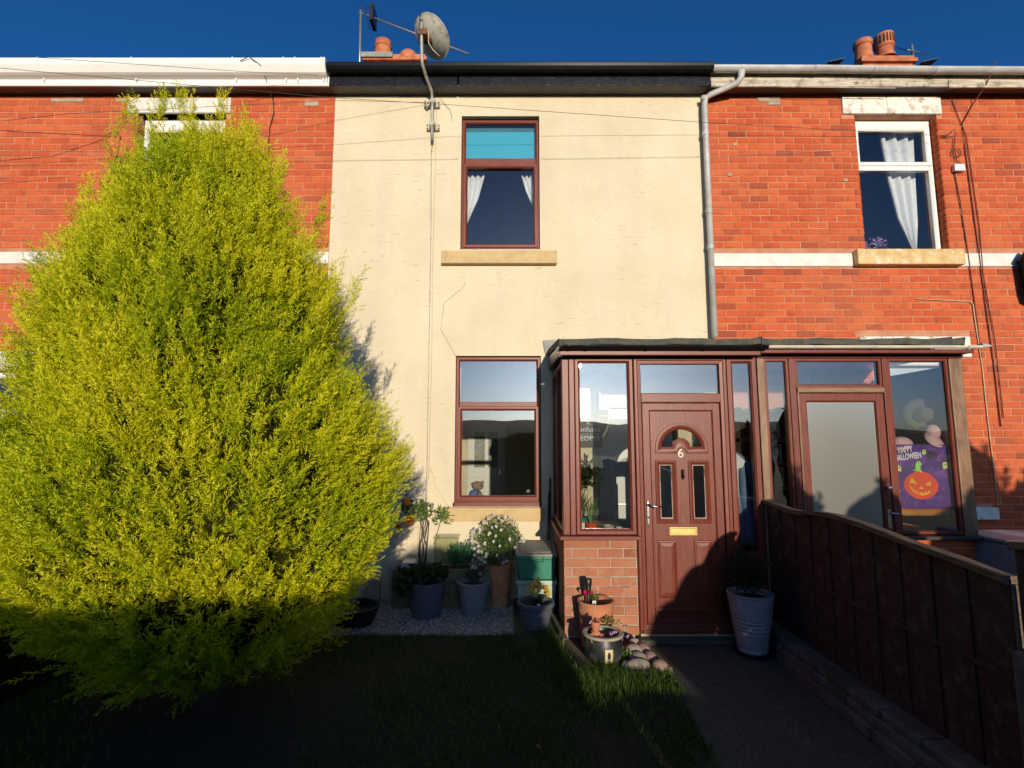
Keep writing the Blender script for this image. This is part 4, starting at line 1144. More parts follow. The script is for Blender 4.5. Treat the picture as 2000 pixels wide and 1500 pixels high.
door = dm.build('door', 'rose_v', PO, bevel=0.002)
# slab with the real openings: arched light and two narrow lights
X0, X1 = 1.27, 1.848
ca, cz, ra = 1.557, 1.652, 0.205
sl = MB()
lights = [(1.350, 1.462, 1.035, 1.515), (1.652, 1.764, 1.035, 1.515)]
wall_with_holes(sl, X0, X1, 0.15, 1.60, 4.742, 4.77, lights)
ao = arch_pts(ca, cz, ra)                       # right to left over the top
top = [(X1, 1.60), (X1, 2.01), (X0, 2.01), (X0, 1.60)]
# fan of quads between arch and slab edge
outer = []
for x, z in ao:
    t = math.atan2(z - cz, x - ca)
    dx, dz = math.cos(t), math.sin(t)
    k = min((X1 - ca) / dx if dx > 1e-6 else 9, (X0 - ca) / dx if dx < -1e-6 else 9, (2.01 - cz) / dz if dz > 1e-6 else 9)
    outer.append((ca + dx * k, cz + dz * k))
outer.insert(0, (X1, cz)); ao2 = [ao[0]] + ao
for i in range(len(ao)):
    a, b = ao2[i], ao2[i + 1]; c, d_ = outer[i + 1], outer[i]
    if abs(a[0] - b[0]) + abs(a[1] - b[1]) < 1e-7: continue
    sl.slab([a, d_, c, b], 4.742, 4.77)
sl.slab([(X0, 1.60), (X1, 1.60), (X1, cz), (X0, cz)], 4.742, 4.77)
for cx_, cz_ in ((X0, 2.01), (X1, 2.01)):
    k = min(outer, key=lambda p: (p[0] - cx_) ** 2 + (p[1] - cz_) ** 2)
sl.slab([(X0, 2.005), (X1, 2.005), (X1, 2.012), (X0, 2.012)], 4.742, 4.77)
# fill the two upper corners left between neighbouring fan rays
for s in (-1, 1):
    xs_ = X1 if s > 0 else X0
    side_ = [p for p in outer if abs(p[0] - xs_) < 1e-6 and (p[0] - ca) * s > 0]
    topp = [p for p in outer if abs(p[1] - 2.01) < 1e-6 and (p[0] - ca) * s > 0]
    if side_ and topp:
        a = max(side_, key=lambda p: p[1]); b = max(topp, key=lambda p: (p[0] - ca) * s)
        sl.slab([a, (xs_, 2.01), b], 4.742, 4.77)
sl.build('door_slab', 'rose_v', door)
# mouldings
def strip(name, loops, mat='rose_v'):
    """loops: equal-length closed outlines [(x,z)] with a depth each -> joined band"""
    mm = MB(); n = len(loops[0][0]); vs = []; fs = []
    for pts, y in loops: vs += [(x, y, z) for x, z in pts]
    for k in range(len(loops) - 1):
        for j in range(n): fs.append((k * n + j, k * n + (j + 1) % n, (k + 1) * n + (j + 1) % n, (k + 1) * n + j))
    mm.add(vs, fs)
    return mm.build(name, mat, door, smooth=True)
def arch_outline(r, drop, notch, n=18):
    a = arch_pts(ca, cz, r, n)
    b = arch_pts(ca, cz - drop, notch, 8, math.pi, 0)       # small raised hump over the number
    return a + [(ca - r, cz - drop)] + b + [(ca + r, cz - drop)]
strip('arch_moulding', [(arch_outline(0.245, 0.035, 0.045), 4.742), (arch_outline(0.243, 0.033, 0.046), 4.730), (arch_outline(0.222, 0.012, 0.055), 4.726), (arch_outline(0.205, -0.008, 0.068), 4.734), (arch_outline(0.188, -0.026, 0.082), 4.744), (arch_outline(0.186, -0.028, 0.083), 4.76)])
m = MB(); m.slab(arch_outline(0.187, -0.027, 0.082), 4.752, 4.757); m.build('pane', 'glass', door)
for i, (a, b, c, d_) in enumerate(lights):
    fm = MB(); fm.ring(a - 0.042, b + 0.042, c - 0.045, d_ + 0.042, [(0, 4.743), (0.002, 4.732), (0.016, 4.728), (0.034, 4.738), (0.044, 4.748), (0.044, 4.76)])
    fm.build('light_moulding', 'rose_v', door, bevel=0.001)
    fm = MB(); fm.ring(a, b, c, d_, [(0, 4.7495), (0.006, 4.7485), (0.007, 4.752)]); fm.build('bead', 'worn_timber', door)
    m = MB(); m.box(a, b, 4.752, 4.757, c, d_); m.build('pane', 'glass', door)
for a, b, c, d_ in ((1.310, 1.480, 0.34, 0.842), (1.640, 1.800, 0.34, 0.842)):
    fm = MB(); fm.ring(a, b, c, d_, [(0, 4.7425), (0.004, 4.734), (0.014, 4.732), (0.022, 4.740), (0.03, 4.7415), (0.05, 4.736)])
    fm.box(a + 0.05, b - 0.05, 4.736, 4.742, c + 0.05, d_ - 0.05)
    fm.build('raised_panel', 'rose_v', door)
m = MB(); m.box(1.27, 1.848, 4.722, 4.742, 0.235, 0.262); m.build('weather_bar', 'rose_h', door, bevel=0.006)
m = MB(); m.ring(1.417, 1.672, 0.886, 0.962, [(0, 4.742), (0, 4.735), (0.004, 4.733), (0.012, 4.733), (0.014, 4.736), (0.014, 4.742)]); m.box(1.432, 1.657, 4.7345, 4.7365, 0.901, 0.947)
m.build('letterbox', 'brass', door, bevel=0.0015)
m = MB(); m.box(1.548, 1.568, 4.712, 4.742, 1.40, 1.475); m.tube([(1.558, 4.71, 1.468), (1.558, 4.705, 1.43), (1.558, 4.712, 1.385)], 0.006); m.build('knocker', 'black_pvc', door, bevel=0.003)
hd = MB(); hd.box(1.215, 1.243, 4.718, 4.730, 0.985, 1.20); hd = hd.build('handle_plate', 'chrome', door, bevel=0.005)
m = MB(); m.tube([(1.229, 4.72, 1.165), (1.229, 4.69, 1.163), (1.25, 4.675, 1.155), (1.30, 4.672, 1.145), (1.335, 4.675, 1.150)], [0.010, 0.010, 0.011, 0.009, 0.006], 10); m.build('handle', 'chrome', hd, smooth='all')
m = MB(); m.lathe([(0.009, 0), (0.009, 0.004), (0, 0.005)], (1.229, 4.719, 1.05), 12, (0, -1, 0)); m.build('keyhole', 'black_pvc', hd)
text('6', 0.115, (1.547, 4.7395, 1.618), 'cream_plastic', 'door_number', door, 0.002)
# right side light of the door
f = MB(); f.ring(1.996, 2.272, 0.058, 2.512, [(0, 4.79), (0, 4.720), (0.004, 4.716), (0.040, 4.716), (0.048, 4.724), (0.056, 4.728), (0.056, 4.79)])
w3 = f.build('side_light', 'rose_v', PO, bevel=0.002)
m = MB(); m.box(2.045, 2.225, 4.745, 4.751, 0.75, 2.46); m.build('pane', 'glass', w3)
m = MB(); m.box(2.045, 2.225, 4.735, 4.77, 0.11, 0.74); m.build('infill_panel', 'rose_v', w3, bevel=0.004)
# roof
def prism(mat, name, parent, pts8, bevel=0.0):
    mm = MB(); mm.add(pts8, [(0, 1, 2, 3), (7, 6, 5, 4), (0, 4, 5, 1), (1, 5, 6, 2), (2, 6, 7, 3), (3, 7, 4, 0)])
    return mm.build(name, mat, parent, bevel=bevel)
def roof_slab(parent, x0, x1, wob):
    n = 14
    vs = []; fs = []
    for i in range(n + 1):
        x = x0 + (x1 - x0) * i / n
        dz = 0.006 * math.sin(x * 9 + wob) + 0.004 * math.sin(x * 23)
        vs += [(x, 4.575, 2.598 + dz), (x, 4.560, 2.655 + dz), (x, 5.88, 2.80 + dz), (x, 5.88, 2.72 + dz)]
    for i in range(n):
        a = i * 4
        for j in range(4): fs.append((a + j, a + 4 + j, a + 4 + (j + 1) % 4, a + (j + 1) % 4))
    fs += [(3, 2, 1, 0), (n * 4, n * 4 + 1, n * 4 + 2, n * 4 + 3)]
    mm = MB(); mm.add(vs, fs)
    return mm.build('roof', 'felt', parent, bevel=0.008)
rf = roof_slab(PO, 0.425, 2.26, 0.0)
prism('black_gloss', 'barge_board', PO, [(0.425, 4.60, 2.50), (0.425, 4.60, 2.60), (0.425, 5.88, 2.735), (0.425, 5.88, 2.57), (0.45, 4.60, 2.50), (0.45, 4.60, 2.60), (0.45, 5.88, 2.735), (0.45, 5.88, 2.57)])
prism('cream_plastic', 'barge_offcut', PO, [(0.421, 4.60, 2.52), (0.421, 4.60, 2.595), (0.421, 4.86, 2.615), (0.421, 4.80, 2.53), (0.424, 4.60, 2.52), (0.424, 4.60, 2.595), (0.424, 4.86, 2.615), (0.424, 4.80, 2.53)])
m = MB(); m.add([(0.40, 5.875, 2.73), (0.50, 5.875, 2.73), (0.62, 5.875, 2.92), (0.36, 5.875, 2.90), (0.38, 5.875, 2.78)], [(0, 1, 2, 3, 4)])
o = m.build('flashing', 'lead', PO); sm = o.modifiers.new('thickness', 'SOLIDIFY'); sm.thickness = 0.02
m = MB(); m.box(0.425, 2.26, 4.585, 4.612, 2.505, 2.565); m.build('fascia', 'rose_h', PO, bevel=0.006)
m = MB(); m.box(0.46, 2.26, 4.612, 4.80, 2.513, 2.53); m.build('soffit', 'dark_wood', PO)
gt = MB(); gt.ext_x(halfround(4.583, 2.548, 0.038), 0.43, 2.30); gt = gt.build('gutter', 'black_pvc', PO, smooth=True)
for x in (0.43, 0.50, 0.66, 1.20, 1.72):
    m = MB(); m.ext_x(halfround(4.585, 2.545, 0.041, t=0.002), x, x + 0.022); m.build('gutter_bracket', 'black_pvc', gt)
m = MB(); m.box(0.52, 2.28, 4.80, 5.88, 2.53, 2.56); m.build('ceiling', 'white_gloss', PO)
m = MB(); m.box(0.53, 1.12, 4.80, 5.02, 0.86, 0.90); m.box(0.52, 0.72, 5.02, 5.85, 0.86, 0.90); m.build('plant_shelf', 'white_gloss', PO, bevel=0.004)
# the cream house front door inside the porch
m = MB(); m.box(1.0, 1.86, 5.96, 6.0, 0.08, 2.10); idr = m.build('inner_door', 'white_gloss', PO, bevel=0.004)
for a, b, c, d_ in ((1.10, 1.38, 0.25, 0.85), (1.48, 1.76, 0.25, 0.85), (1.10, 1.38, 1.0, 1.95), (1.48, 1.76, 1.0, 1.95)):
    m = MB(); m.ring(a, b, c, d_, [(0, 5.962), (0.01, 5.952), (0.03, 5.955), (0.035, 5.962)]); m.build('door_moulding', 'white_gloss', idr)
# inside the porch
mi = thing('oval_mirror', 'large oval wall mirror inside the porch above the black sign', 'mirror', (0.86, 5.88, 1.75))
m = MB(); m.lathe([(0.0, 0), (0.24, 0), (0.24, 0.006), (0.0, 0.0061)], (0.87, 5.885, 2.03), 40, (0, -1, 0), 1.0, 1.35); m.build('glass', 'mirror', mi)
m = MB(); m.lathe([(0.24, 0), (0.252, 0.0), (0.252, 0.014), (0.24, 0.012)], (0.87, 5.885, 2.03), 40, (0, -1, 0), 1.0, 1.35, closed=True); m.build('rim', 'brass', mi, smooth=True)
sg = thing('sign_board', 'black hanging sign with white words ending in PEOPLE, behind the porch window', 'sign', (0.92, 5.86, 1.66))
m = MB(); m.box(0.70, 1.03, 5.862, 5.875, 1.665, 2.0); m.build('board', 'board', sg, bevel=0.003)
text('it', 0.075, (0.87, 5.8605, 1.945), 'white_print', 'lettering', sg)
text('confuses', 0.082, (0.865, 5.8605, 1.865), 'white_print', 'lettering', sg)
text('PEOPLE', 0.082, (0.868, 5.8605, 1.765), 'white_print', 'lettering', sg)
m = MB(); m.box(0.72, 1.0, 5.859, 5.861, 1.812, 1.815); m.tube([(0.74, 5.859, 1.775), (0.93, 5.859, 1.775)], 0.004, 5); m.add([(0.93, 5.859, 1.788), (0.965, 5.859, 1.775), (0.93, 5.859, 1.762)], [(0, 1, 2)]); m.build('arrow', 'white_print', sg)
mp_ = thing('wooden_stick', 'pale wooden pole standing upright inside the porch window', 'pole', (1.03, 5.3, 0.06))
m = MB(); m.box(1.045, 1.075, 5.28, 5.31, 0.06, 1.30); m.build('shaft', 'cream_plastic', mp_, bevel=0.003)
jk = thing('jacket', 'blue jacket with white lining hanging behind the narrow side window of the door', 'jacket', (2.2, 5.2, 0.9))
def jacket():
    mm = MB(); vs = []; fs = []
    rows = [(1.63, 2.13, 2.20), (1.56, 2.11, 2.27), (1.45, 2.10, 2.30), (1.30, 2.10, 2.32), (1.1, 2.10, 2.36), (0.95, 2.09, 2.38), (0.80, 2.09, 2.38)]
    k = 14
    for z, a, b in rows:
        for j in range(k + 1):
            t = j / k
            vs.append((a + (b - a) * t, 4.93 + 0.03 * math.sin(t * 16 + z * 3), z - 0.05 * t))
    for i in range(len(rows) - 1):
        for j in range(k): a = i * (k + 1) + j; fs.append((a, a + 1, a + k + 2, a + k + 1))
    mm.add(vs, fs); return mm
o = jacket().build('jacket_body', 'denim', jk, smooth='all'); sm = o.modifiers.new('thickness', 'SOLIDIFY'); sm.thickness = 0.02
m = MB(); m.add([(2.075, 4.90, 1.66), (2.20, 4.89, 1.545), (2.175, 4.885, 1.49), (2.13, 4.885, 1.47), (2.12, 4.89, 1.2), (2.09, 4.89, 0.85), (2.07, 4.89, 0.85), (2.07, 4.90, 1.4)], [(0, 1, 2, 3, 7), (3, 4, 5, 6, 7)])
o = m.build('lining', 'jacket_white', jk); sm = o.modifiers.new('thickness', 'SOLIDIFY'); sm.thickness = 0.012

# ------------------------------------------------------------------ pots and plants
def pot(parent, c, rt, rb, h, mat, wall=0.012, rim=0.0, rimh=0.03, ribs=0, n=40, z0=0.0, soil=True, bulge=0.0):
    pr = [(rb * 0.96, z0), (rb, z0 + 0.004)]
    N = 30 if ribs else 8
    for k in range(1, N):
        t = k / N
        r = rb + (rt - rb) * t + bulge * math.sin(math.pi * t)
        if ribs and t < 0.88: r += 0.0035 * math.cos(t * ribs * 2 * math.pi)
        pr.append((r, z0 + (h - rimh) * t))
    pr += [(rt, z0 + h - rimh), (rt + rim, z0 + h - rimh + 0.003), (rt + rim + 0.001, z0 + h - 0.004), (rt + rim - 0.004, z0 + h), (rt - wall, z0 + h), (rt - wall - 0.004, z0 + h - 0.01), (rt - wall - 0.012, z0 + h - 0.06), (0.0, z0 + h - 0.062)]
    mm = MB(); mm.lathe(pr, (c[0], c[1], 0), n)
    o = mm.build('pot', mat, parent, smooth=True)
    if soil:
        mm = MB(); mm.lathe([(rt - wall - 0.006, z0 + h - 0.05), (0.6 * rt, z0 + h - 0.038), (0, z0 + h - 0.035)], (c[0], c[1], 0), 24)
        mm.build('soil', 'soil', parent, smooth='all')
    return o

def stems(parent, name, c, n, h, spread, r, mat, seed, z0):
    rr = random.Random(seed); mm = MB()
    for k in range(n):
        a = rr.uniform(0, 6.28); s = rr.uniform(0.3, 1) * spread
        p = [Vector((c[0] + 0.02 * math.cos(a), c[1] + 0.02 * math.sin(a), z0))]
        for j in range(1, 5):
            t = j / 4
            p.append(Vector((c[0] + s * t * math.cos(a) + rr.uniform(-.012, .012), c[1] + s * t * math.sin(a) + rr.uniform(-.012, .012), z0 + h * t * rr.uniform(.85, 1.05))))
        mm.tube(p, [r, r * .9, r * .8, r * .6, r * .35], 5)
    me = mm.build(name, mat, parent)
    return me

def blades(parent, name, c, n, h, spread, w, mat, seed, z0, droop=0.5):
    """strap leaves arching out of one point"""
    rg = np.random.default_rng(seed)
    Vs = []; Fs = []; ts = []; off = 0
    for k in range(n):
        a = rg.uniform(0, 6.28); L = h * rg.uniform(0.55, 1.05); s = spread * rg.uniform(0.2, 1.0); ww = w * rg.uniform(.7, 1.2)
        dirv = np.array([math.cos(a), math.sin(a), 0]); sd = np.array([-math.sin(a + rg.normal() * .5), math.cos(a), 0])
        prev = None
        pts = []
        for j in range(7):
            t = j / 6
            p = np.array([c[0], c[1], z0]) + dirv * (0.01 + s * t ** 1.5) + np.array([0, 0, L * (t - droop * 0.45 * t ** 3)])
            wj = ww * (1 - t ** 2) + 0.0006
            pts += [p - sd * wj, p + sd * wj]
        Vs.append(np.array(pts))
        for j in range(6): Fs += [(off + 2 * j, off + 2 * j + 1, off + 2 * j + 3), (off + 2 * j, off + 2 * j + 3, off + 2 * j + 2)]
        ts += [rg.random()] * 12
        off += 14
    return np_mesh(name, np.concatenate(Vs), np.array(Fs), mat, parent, np.array(ts))

def blossom(parent, c, r, mat, n=14, layers=2, face=(0, -1, 0.3), seed=0, name='flower', heart=None, cup=0.35):
    rg = np.random.default_rng(seed)
    q = Vector(face).normalized().to_track_quat('Z', 'Y').to_matrix()
    base = []; d = []
    for l in range(layers):
        for k in range(n):
            t = 2 * math.pi * (k + 0.5 * l) / n + rg.normal() * .08
            v = q @ Vector((math.cos(t), math.sin(t), cup + 0.5 * l))
            base.append(np.array(c)); d.append(np.array(v))
    b = np.array(base); d = np.array(d)
    V, F = leaves(b, d, r * rg.uniform(.8, 1.1, len(b)), r * 0.55, rg=rg)
    o = np_mesh(name, V, F, mat, parent, np.repeat(rg.random(len(b)), 2))
    if heart:
        mm = MB(); mm.ball(Vector(c) + Vector(face).normalized() * r * .2, r * .25, 8, 5); mm.build('flower_heart', heart, parent, smooth='all')
    return o

def flowers_cloud(parent, name, pts, r, mat, seed, petals=9):
    """every blossom a part of its own; they share three meshes"""
    rg = np.random.default_rng(seed)
    protos = []
    for v in range(3):
        b = np.zeros((petals, 3)); d = np.stack([[math.cos(2 * math.pi * k / petals), math.sin(2 * math.pi * k / petals), 0.25 + 0.3 * rg.random()] for k in range(petals)])
        V, F = leaves(b, d, r * rg.uniform(.85, 1.15, petals), r * 0.75, rg=rg)
        me_o = np_mesh(name, V, F, mat, None, np.repeat(rg.random(petals), 2))
        protos.append(me_o.data)
        bpy.data.objects.remove(me_o)
    for i, p in enumerate(pts):
        o = bpy.data.objects.new(name, protos[i % 3]); COL.objects.link(o); o.parent = parent
        o.location = Vector(p) - ORG[parent.name]
        o.rotation_euler = Vector((rg.normal() * .4, -1, 0.5 + rg.normal() * .3)).to_track_quat('Z', 'Y').to_euler()
        s = rg.uniform(0.8, 1.25); o.scale = (s, s, s)

# --- row in front of the cream wall
P1 = thing('potted_plant', 'broad leafed sprawling plant in a dark slate blue pot nearest the conifer', 'potted plant', (-0.853, 5.33, 0))
pot(P1, (-0.853, 5.33), 0.185, 0.14, 0.345, 'pot_slate', rim=0.008, rimh=0.035)
bush(P1, 'foliage', (-0.88, 5.33, 0.42), 0.24, 420, 0.085, 0.055, 'leaf_dark', 31, fill=0.35, up=0.1, squash=(1.15, 0.9, 0.36), tone=(0.3, 1))
bush(P1, 'trailing_leaves', (-1.05, 5.22, 0.33), 0.13, 120, 0.08, 0.05, 'leaf_dark', 32, fill=0.3, up=-0.5, squash=(1, .8, .8), tone=(0.2, 0.9))
P2 = thing('potted_plant', 'dry twiggy plant in a smooth mid grey pot on the gravel', 'potted plant', (-0.394, 5.39, 0))
pot(P2, (-0.394, 5.39), 0.165, 0.115, 0.325, 'pot_grey', rim=0.004, rimh=0.02)
for k, s in enumerate((41, 42)):
    stems(P2, 'twigs', (-0.39, 5.39), 26, 0.17, 0.16, 0.0028, 'bark', s, 0.28)
bush(P2, 'dead_leaves', (-0.41, 5.37, 0.38), 0.12, 160, 0.03, 0.012, 'twig', 43, fill=0.2, squash=(1, 1, .7))
P3 = thing('potted_plant', 'domed white daisy bush in a plain terracotta pot behind the grey pot', 'potted plant', (-0.15, 5.66, 0))
pot(P3, (-0.15, 5.66), 0.155, 0.115, 0.44, 'terracotta', rim=0.0, rimh=0.02)
bush(P3, 'foliage', (-0.15, 5.64, 0.68), 0.27, 3600, 0.032, 0.010, 'leaf', 51, fill=0.25, up=0.7, squash=(1.05, 0.8, 0.98), tone=(0.1, 1))
bush(P3, 'trailing_foliage', (-0.24, 5.56, 0.47), 0.13, 500, 0.03, 0.010, 'leaf', 53, fill=0.25, up=0.0, squash=(1.1, .7, 1), tone=(0.1, 1))
rg = np.random.default_rng(52)
fl = []
for k in range(900):
    u = unit(rg.normal(size=3))
    if u[1] > 0.1: continue
    p = np.array([-0.15, 5.64, 0.68]) + u * np.array([1.05, 0.8, 0.98]) * 0.275
    if u[2] < -0.75: continue
    if rg.random() > (0.13 if u[0] < 0.45 else 0.04): continue
    fl.append(p)
fl += [np.array([-0.37 + rg.normal() * .05, 5.44, 0.50 + rg.normal() * .05]) for _ in range(10)] + [np.array([-0.33, 5.41, 0.385])]
flowers_cloud(P3, 'flower', fl, 0.021, 'white_petal', 54, 9)

TR = thing('timber_planter', 'long low dark timber planter under the brown window', 'planter', (-0.7, 5.72, 0))
for z in (0.0, 0.135, 0.27):
    m = MB(); m.box(-1.25, -0.20, 5.53, 5.57, z + 0.002, z + 0.13); m.build('board', 'old_board', TR, bevel=0.006)
m = MB(); m.box(-1.25, -0.2, 5.57, 5.88, 0.0, 0.36); m.build('soil', 'soil', TR)
m = MB(); m.box(-1.25, -1.21, 5.57, 5.88, 0.0, 0.40); m.box(-0.24, -0.2, 5.57, 5.88, 0.0, 0.40); m.build('end_board', 'old_board', TR, bevel=0.005)
EM = thing('shrub', 'small emerald leaved shrub between the rose canes and the white daisies', 'shrub', (-0.55, 5.70, 0.36))
bush(EM, 'foliage', (-0.52, 5.68, 0.52), 0.17, 800, 0.045, 0.013, 'leaf_emerald', 61, fill=0.3, up=0.5, squash=(1.3, 0.7, 0.9), tone=(0.1, 1))
stems(EM, 'stems', (-0.52, 5.70), 6, 0.2, 0.12, 0.004, 'bark', 62, 0.36)
CL = thing('cloche', 'cloudy pale green plastic tub standing in the timber planter', 'tub', (-0.72, 5.70, 0.36))
m = MB(); m.box(-0.83, -0.58, 5.60, 5.80, 0.44, 0.70); m.build('tub', 'jar_glass', CL, bevel=0.015)
m = MB(); m.box(-0.84, -0.57, 5.59, 5.81, 0.70, 0.715); m.build('rim', 'jar_glass', CL, bevel=0.004)
WP = thing('white_tray', 'small white tray catching the sun at the planter end beside the conifer', 'tray', (-1.12, 5.62, 0.40))
m = MB(); m.box(-1.17, -1.03, 5.58, 5.80, 0.40, 0.455); m.build('tray', 'white_plastic', WP, bevel=0.006)
# climbing rose on canes
RO = thing('climbing_plant', 'orange flowered climber tied to a bunch of canes against the cream wall', 'climber', (-0.95, 5.75, 0.36))
for k, (x, dx) in enumerate(((-1.04, 0.06), (-0.99, 0.015), (-0.93, -0.05))):
    m = MB(); m.tube([(x, 5.70, 0.34), (x + dx * 0.6, 5.76, 0.9), (x + dx, 5.80, 1.30)], 0.008, 6); m.build('cane', 'cream_plastic', RO)
rr = random.Random(9)
for k in range(6):
    x = -0.97 + rr.uniform(-.05, .05)
    m = MB(); m.tube([(x, 5.70 + rr.uniform(-.03, .03), 0.36), (x + rr.uniform(-.04, .04), 5.72, 0.6), (x + rr.uniform(-.08, .08), 5.74, 0.85), (x + rr.uniform(-.12, .12), 5.76, 1.0 + rr.uniform(-.05, .12))], [0.007, 0.006, 0.005, 0.003], 6)
    m.build('stem', 'bark', RO, smooth='all')
bush(RO, 'foliage', (-0.99, 5.70, 0.98), 0.15, 330, 0.042, 0.026, 'leaf', 71, fill=0.2, up=0.2, squash=(1.1, 0.6, 0.85), tone=(0.3, 1))
bush(RO, 'side_shoot', (-0.76, 5.66, 0.93), 0.13, 90, 0.06, 0.028, 'leaf', 72, fill=0.2, up=0.3, squash=(1.1, 0.5, 0.9), tone=(0.4, 1))
bush(RO, 'side_shoot', (-1.14, 5.70, 1.02), 0.10, 100, 0.045, 0.024, 'leaf_dark', 74, fill=0.2, up=0.3, squash=(1, 0.5, 1.4), tone=(0.4, 1))
m = MB(); m.tube([(-0.85, 5.70, 0.62), (-0.80, 5.68, 0.78), (-0.75, 5.66, 0.95)], 0.0035, 5); m.build('stem', 'bark', RO, smooth='all')
blossom(RO, (-1.095, 5.56, 0.895), 0.066, 'orange_petal', 16, 3, (0.2, -1, 0.25), 1)
blossom(RO, (-1.13, 5.66, 1.08), 0.048, 'orange_petal', 14, 2, (-0.3, -1, 0.2), 2)
blossom(RO, (-1.21, 5.64, 0.83), 0.050, 'orange_petal', 14, 2, (-0.6, -1, -0.4), 3)
BW = thing('bowl', 'round black plastic bowl on the gravel at the edge of the conifer', 'bowl', (-1.50, 5.12, 0))
pot(BW, (-1.50, 5.12), 0.22, 0.17, 0.17, 'black_plastic', rim=0.01, rimh=0.02, soil=False)
WB = thing('paving_offcut', 'pale grey block standing at the wall between conifer and slate blue pot', 'block', (-1.5, 5.85, 0))
m = MB(); m.box(-1.58, -1.44, 5.78, 5.87, 0.0, 0.24); m.build('block', 'pale_mortar', WB, bevel=0.01)

# --- recycling boxes
def rbox(label, c, w0, w1, d0, d1, z0, z1, mat, name):
    t = thing(name, label, 'recycling box', (c[0], c[1], z0))
    def lp(w, d, z): return [(c[0] - w / 2, c[1] - d / 2, z), (c[0] + w / 2, c[1] - d / 2, z), (c[0] + w / 2, c[1] + d / 2, z), (c[0] - w / 2, c[1] + d / 2, z)]
    mm = MB()
    L = [lp(w0, d0, z0), lp(w1 - 0.02, d1 - 0.02, z1 - 0.045), lp(w1, d1, z1 - 0.043), lp(w1 + 0.004, d1 + 0.004, z1), lp(w1 - 0.024, d1 - 0.024, z1), lp(w0 - 0.01, d0 - 0.01, z0 + 0.02)]
    vs = [v for l in L for v in l]; fs = [(0, 3, 2, 1)]
    for k in range(len(L) - 1):
        for j in range(4): fs.append((k * 4 + j, k * 4 + (j + 1) % 4, k * 4 + 4 + (j + 1) % 4, k * 4 + 4 + j))
    fs.append(tuple(len(vs) - 4 + j for j in range(4)))
    mm.add(vs, fs)
    mm.build('body', mat, t, bevel=0.010)
    f_ = c[1] - d1 / 2
    mm = MB(); mm.tube([(c[0] - 0.07, f_ + 0.005, z1 - 0.015), (c[0] - 0.07, f_ - 0.018, z1 - 0.02), (c[0] - 0.068, f_ - 0.02, z1 - 0.06), (c[0] + 0.068, f_ - 0.02, z1 - 0.06), (c[0] + 0.07, f_ - 0.018, z1 - 0.02), (c[0] + 0.07, f_ + 0.005, z1 - 0.015)], 0.006, 6)
    mm.build('handle', mat, t)
    for s in (-1, 1):
        for q in (0.30, 0.62):
            mm = MB(); x = c[0] + s * w0 * q * 0.62; mm.box(x - 0.006, x + 0.006, c[1] - d0 / 2 - 0.008, c[1] - d0 / 2 + 0.012, z0 + 0.01, z0 + (z1 - z0) * 0.5); mm.build('rib', mat, t, bevel=0.002)
    return t
rbox('pale green recycling box underneath the darker one, half hidden by pansies', (0.245, 5.50), 0.33, 0.405, 0.40, 0.46, 0.005, 0.355, 'pale_box', 'recycling_box')
gb = rbox('dark green recycling box with grey lid, on top of the pale box', (0.245, 5.50), 0.34, 0.40, 0.40, 0.45, 0.358, 0.60, 'green_box', 'recycling_box')
m = MB()
m.add([(0.035, 5.255, 0.585), (0.455, 5.255, 0.585), (0.455, 5.745, 0.63), (0.035, 5.745, 0.63), (0.035, 5.255, 0.612), (0.455, 5.255, 0.612), (0.455, 5.745, 0.658), (0.035, 5.745, 0.658)],
      [(0, 3, 2, 1), (4, 5, 6, 7), (0, 1, 5, 4), (1, 2, 6, 5), (2, 3, 7, 6), (3, 0, 4, 7)])
m.build('lid', 'grey_lid', gb, bevel=0.008)
m = MB(); m.add([(0.075, 5.30, 0.617), (0.415, 5.30, 0.617), (0.415, 5.71, 0.656), (0.075, 5.71, 0.656), (0.085, 5.31, 0.626), (0.405, 5.31, 0.626), (0.405, 5.70, 0.664), (0.085, 5.70, 0.664)],
      [(4, 5, 6, 7), (0, 1, 5, 4), (1, 2, 6, 5), (2, 3, 7, 6), (3, 0, 4, 7)]); m.build('lid_panel', 'grey_lid', gb, bevel=0.004)
# --- pansies
P4 = thing('potted_plant', 'yellow pansies in a ribbed dark grey pot before the recycling boxes', 'potted plant', (0.222, 4.98, 0))
pot(P4, (0.222, 4.98), 0.162, 0.105, 0.25, 'pot_slate', rim=0.014, rimh=0.035, ribs=9)
bush(P4, 'foliage', (0.235, 4.99, 0.26), 0.08, 110, 0.03, 0.02, 'leaf_dark', 81, fill=0.2, squash=(1.1, 1, .7), tone=(0.2, 1))
rr = random.Random(3)
for k in range(32):
    a = rr.uniform(0, 6.28); q = rr.random() ** 0.5
    blossom(P4, (0.235 + 0.11 * q * math.cos(a), 4.91 + 0.07 * q * math.sin(a), 0.335 + 0.12 * (1 - q) + rr.uniform(-.02, .03)), 0.028, 'yellow_petal', 8, 2, (rr.uniform(-.5, .5), -1, rr.uniform(0.1, .6)), k, cup=0.45)
m = MB(); m.box(0.228, 0.258, 4.845, 4.848, 0.19, 0.26); m.build('plant_label', 'white_plastic', P4)
# --- tall pale pot with dark bush, by the fence
P5 = thing('potted_plant', 'tall pale grey pot with a round dark bush beside the fence', 'potted plant', (1.985, 4.44, 0))
pot(P5, (1.985, 4.44), 0.182, 0.112, 0.48, 'pot_pale', rim=0.002, rimh=0.015, ribs=16)
m = MB(); m.lathe([(0.14, 0.0), (0.15, 0.02), (0.0, 0.021)], (1.985, 4.44, 0), 28); m.build('saucer', 'black_plastic', P5)
bush(P5, 'foliage', (1.985, 4.46, 0.64), 0.17, 1500, 0.035, 0.014, 'leaf_dark', 91, fill=0.3, up=0.3, squash=(1, 1, 1.1), tone=(0.1, 0.9))
